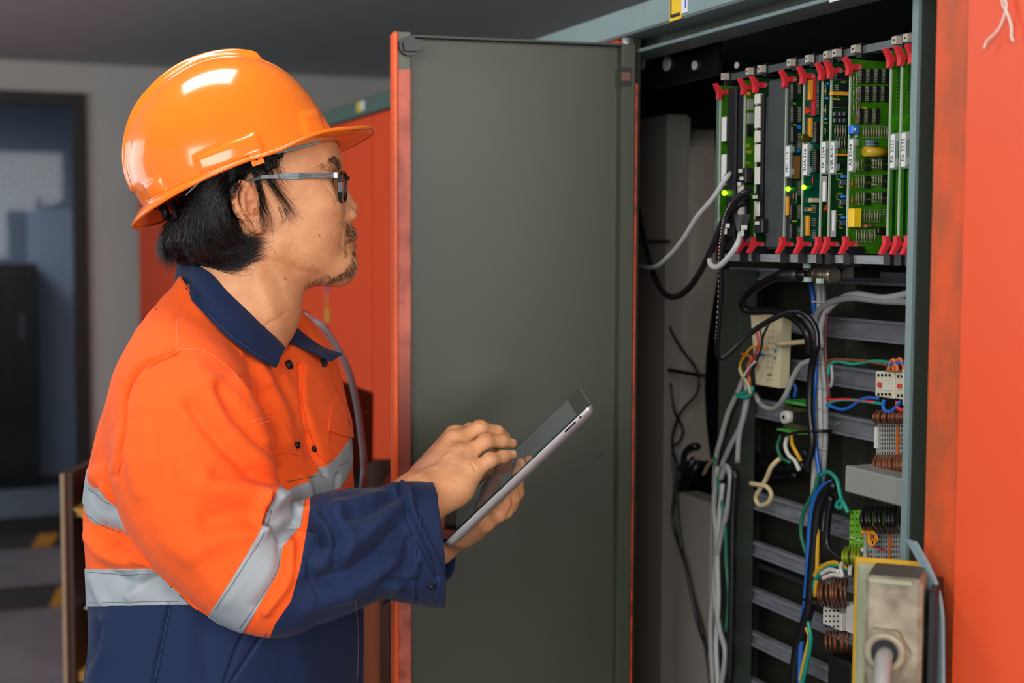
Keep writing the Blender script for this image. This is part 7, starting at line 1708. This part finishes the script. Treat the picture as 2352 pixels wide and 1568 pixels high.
MB().tube([(gx+.0165*math.cos(a), -.012, gz+.0165*math.sin(a)) for a in np.linspace(0, 2*math.pi, 33)], .0042, 10, cap=False).build('gland_ring', MATS['gland_metal'], t, M=HM)
MB().cyl((gx, -.0095, gz), (gx, -.0115, gz), .0135, 24).build('gland_seal', M_black, t, M=HM)
w = [(gx, -.006, gz-.002), (gx, -.022, gz-.008), (gx+.0005, -.034, gz-.030), (gx+.001, -.036, gz-.07), (gx+.001, -.036, gz-.25)]
MB().tube([tuple(q) for q in spline(w, 6)], .0085, 14).build('cable', mat('grey_rubber_cable', '8b8985', .5, var=.06), t, M=HM)
hbox('top_cover', .002, hw-.004, .004, hdp-.002, .0, .0012, mat('dark_top_plate', '4c4d44', .5), 0)
hbox('latch_lug', -.004, .0, .012, .024, -.052, -.010, M_flange, .0015)
C_('tie_strip', 'clear plastic tie standing up behind the dirty connector box', [(1988, 1325, -.06), (1987, 1290, -.05), (1988, 1250, -.03), (1988, 1226, .0)], .0022, mat('clear_tie', 'b9beb2', .3, alpha=.6), 'tie')
# pale blue bracket bar
w = [Q(x, y, -.10) for x, y in ((2092, 1240), (2118, 1285), (2143, 1342), (2154, 1400), (2156, 1480), (2157, 1640))]
strip([Tc(a, -.10, b_) for a, b_ in [tuple(q) for q in spline(w, 4)]], .014, .004, mat('pale_blue_bar', '8199a0', .45, var=.12, scale=20), 'bracket_bar', None, wdir=tuple(CU))
bb_ = bpy.data.objects['bracket_bar']; tagset(bb_, 'pale blue bent metal bar rising beside the dirty connector box', 'bracket')

# ------------------------------------------------------------------ black device and cable behind the man
t = thing('instrument_case', 'black plastic device with a slanting edge behind the man, near the orange cabinet', 'device', Matrix.Translation(P(800, 1100, 2.8)))
fr4 = [P(745, 858, 2.62), P(860, 902, 2.82), P(858, 1060, 2.82), P(745, 1122, 2.62)]; bk4 = [v+Vector((-.03, .05, 0)) for v in fr4]
MB().add([tuple(v) for v in fr4+bk4], [(0, 1, 2, 3), (7, 6, 5, 4), (0, 4, 5, 1), (1, 5, 6, 2), (2, 6, 7, 3), (3, 7, 4, 0)]).build('case', mat('matt_black_case', '17100e', .45, var=.3, scale=20), t, bevel=.006)
g = MB(); q0 = P(790, 944, 2.66); q1 = P(848, 950, 2.79); g.tube([q0, q1], .003, 6); g.build('raised_line', MATS['matt_black_case'], t)
zz = zt-.07
MB().box(fr4[0].x+.02, fr4[1].x-.02, YB+.05, YB+.12, zz, fr4[2].z+.03).build('stand', MATS['matt_black_case'], t)
w = [P(*q) for q in spline([(706, 735, 2.25), (735, 745, 2.22), (770, 790, 2.22), (800, 850, 2.22), (818, 920, 2.22), (830, 1000, 2.22), (836, 1070, 2.22), (832, 1130, 2.24), (820, 1300, 2.4)], 6)]
MB().tube(w, .0055, 10).build('usb_cable', mat('mauve_grey_cable', '7d7478', .45, var=.05), label='mauve-grey cable hanging in an arc between the jacket and the black device', cat='cable')
t = thing('cable_plug', 'black and silver plug at the top of the mauve-grey cable behind the shoulder', 'plug', Matrix.Translation(P(695, 735, 2.25)))
strip([P(672, 722, 2.25), P(708, 728, 2.25)], .016, .010, M_black, 'plug_body', t); strip([P(668, 716, 2.249), P(708, 722, 2.249)], .004, .012, mat('plug_metal', '9aa2a2', .35, metal=.4), 'plug_cover', t); MB().tube([P(706, 731, 2.25), P(716, 737, 2.25)], .0065, 10).build('collar_ring', MATS['plug_metal'], t)
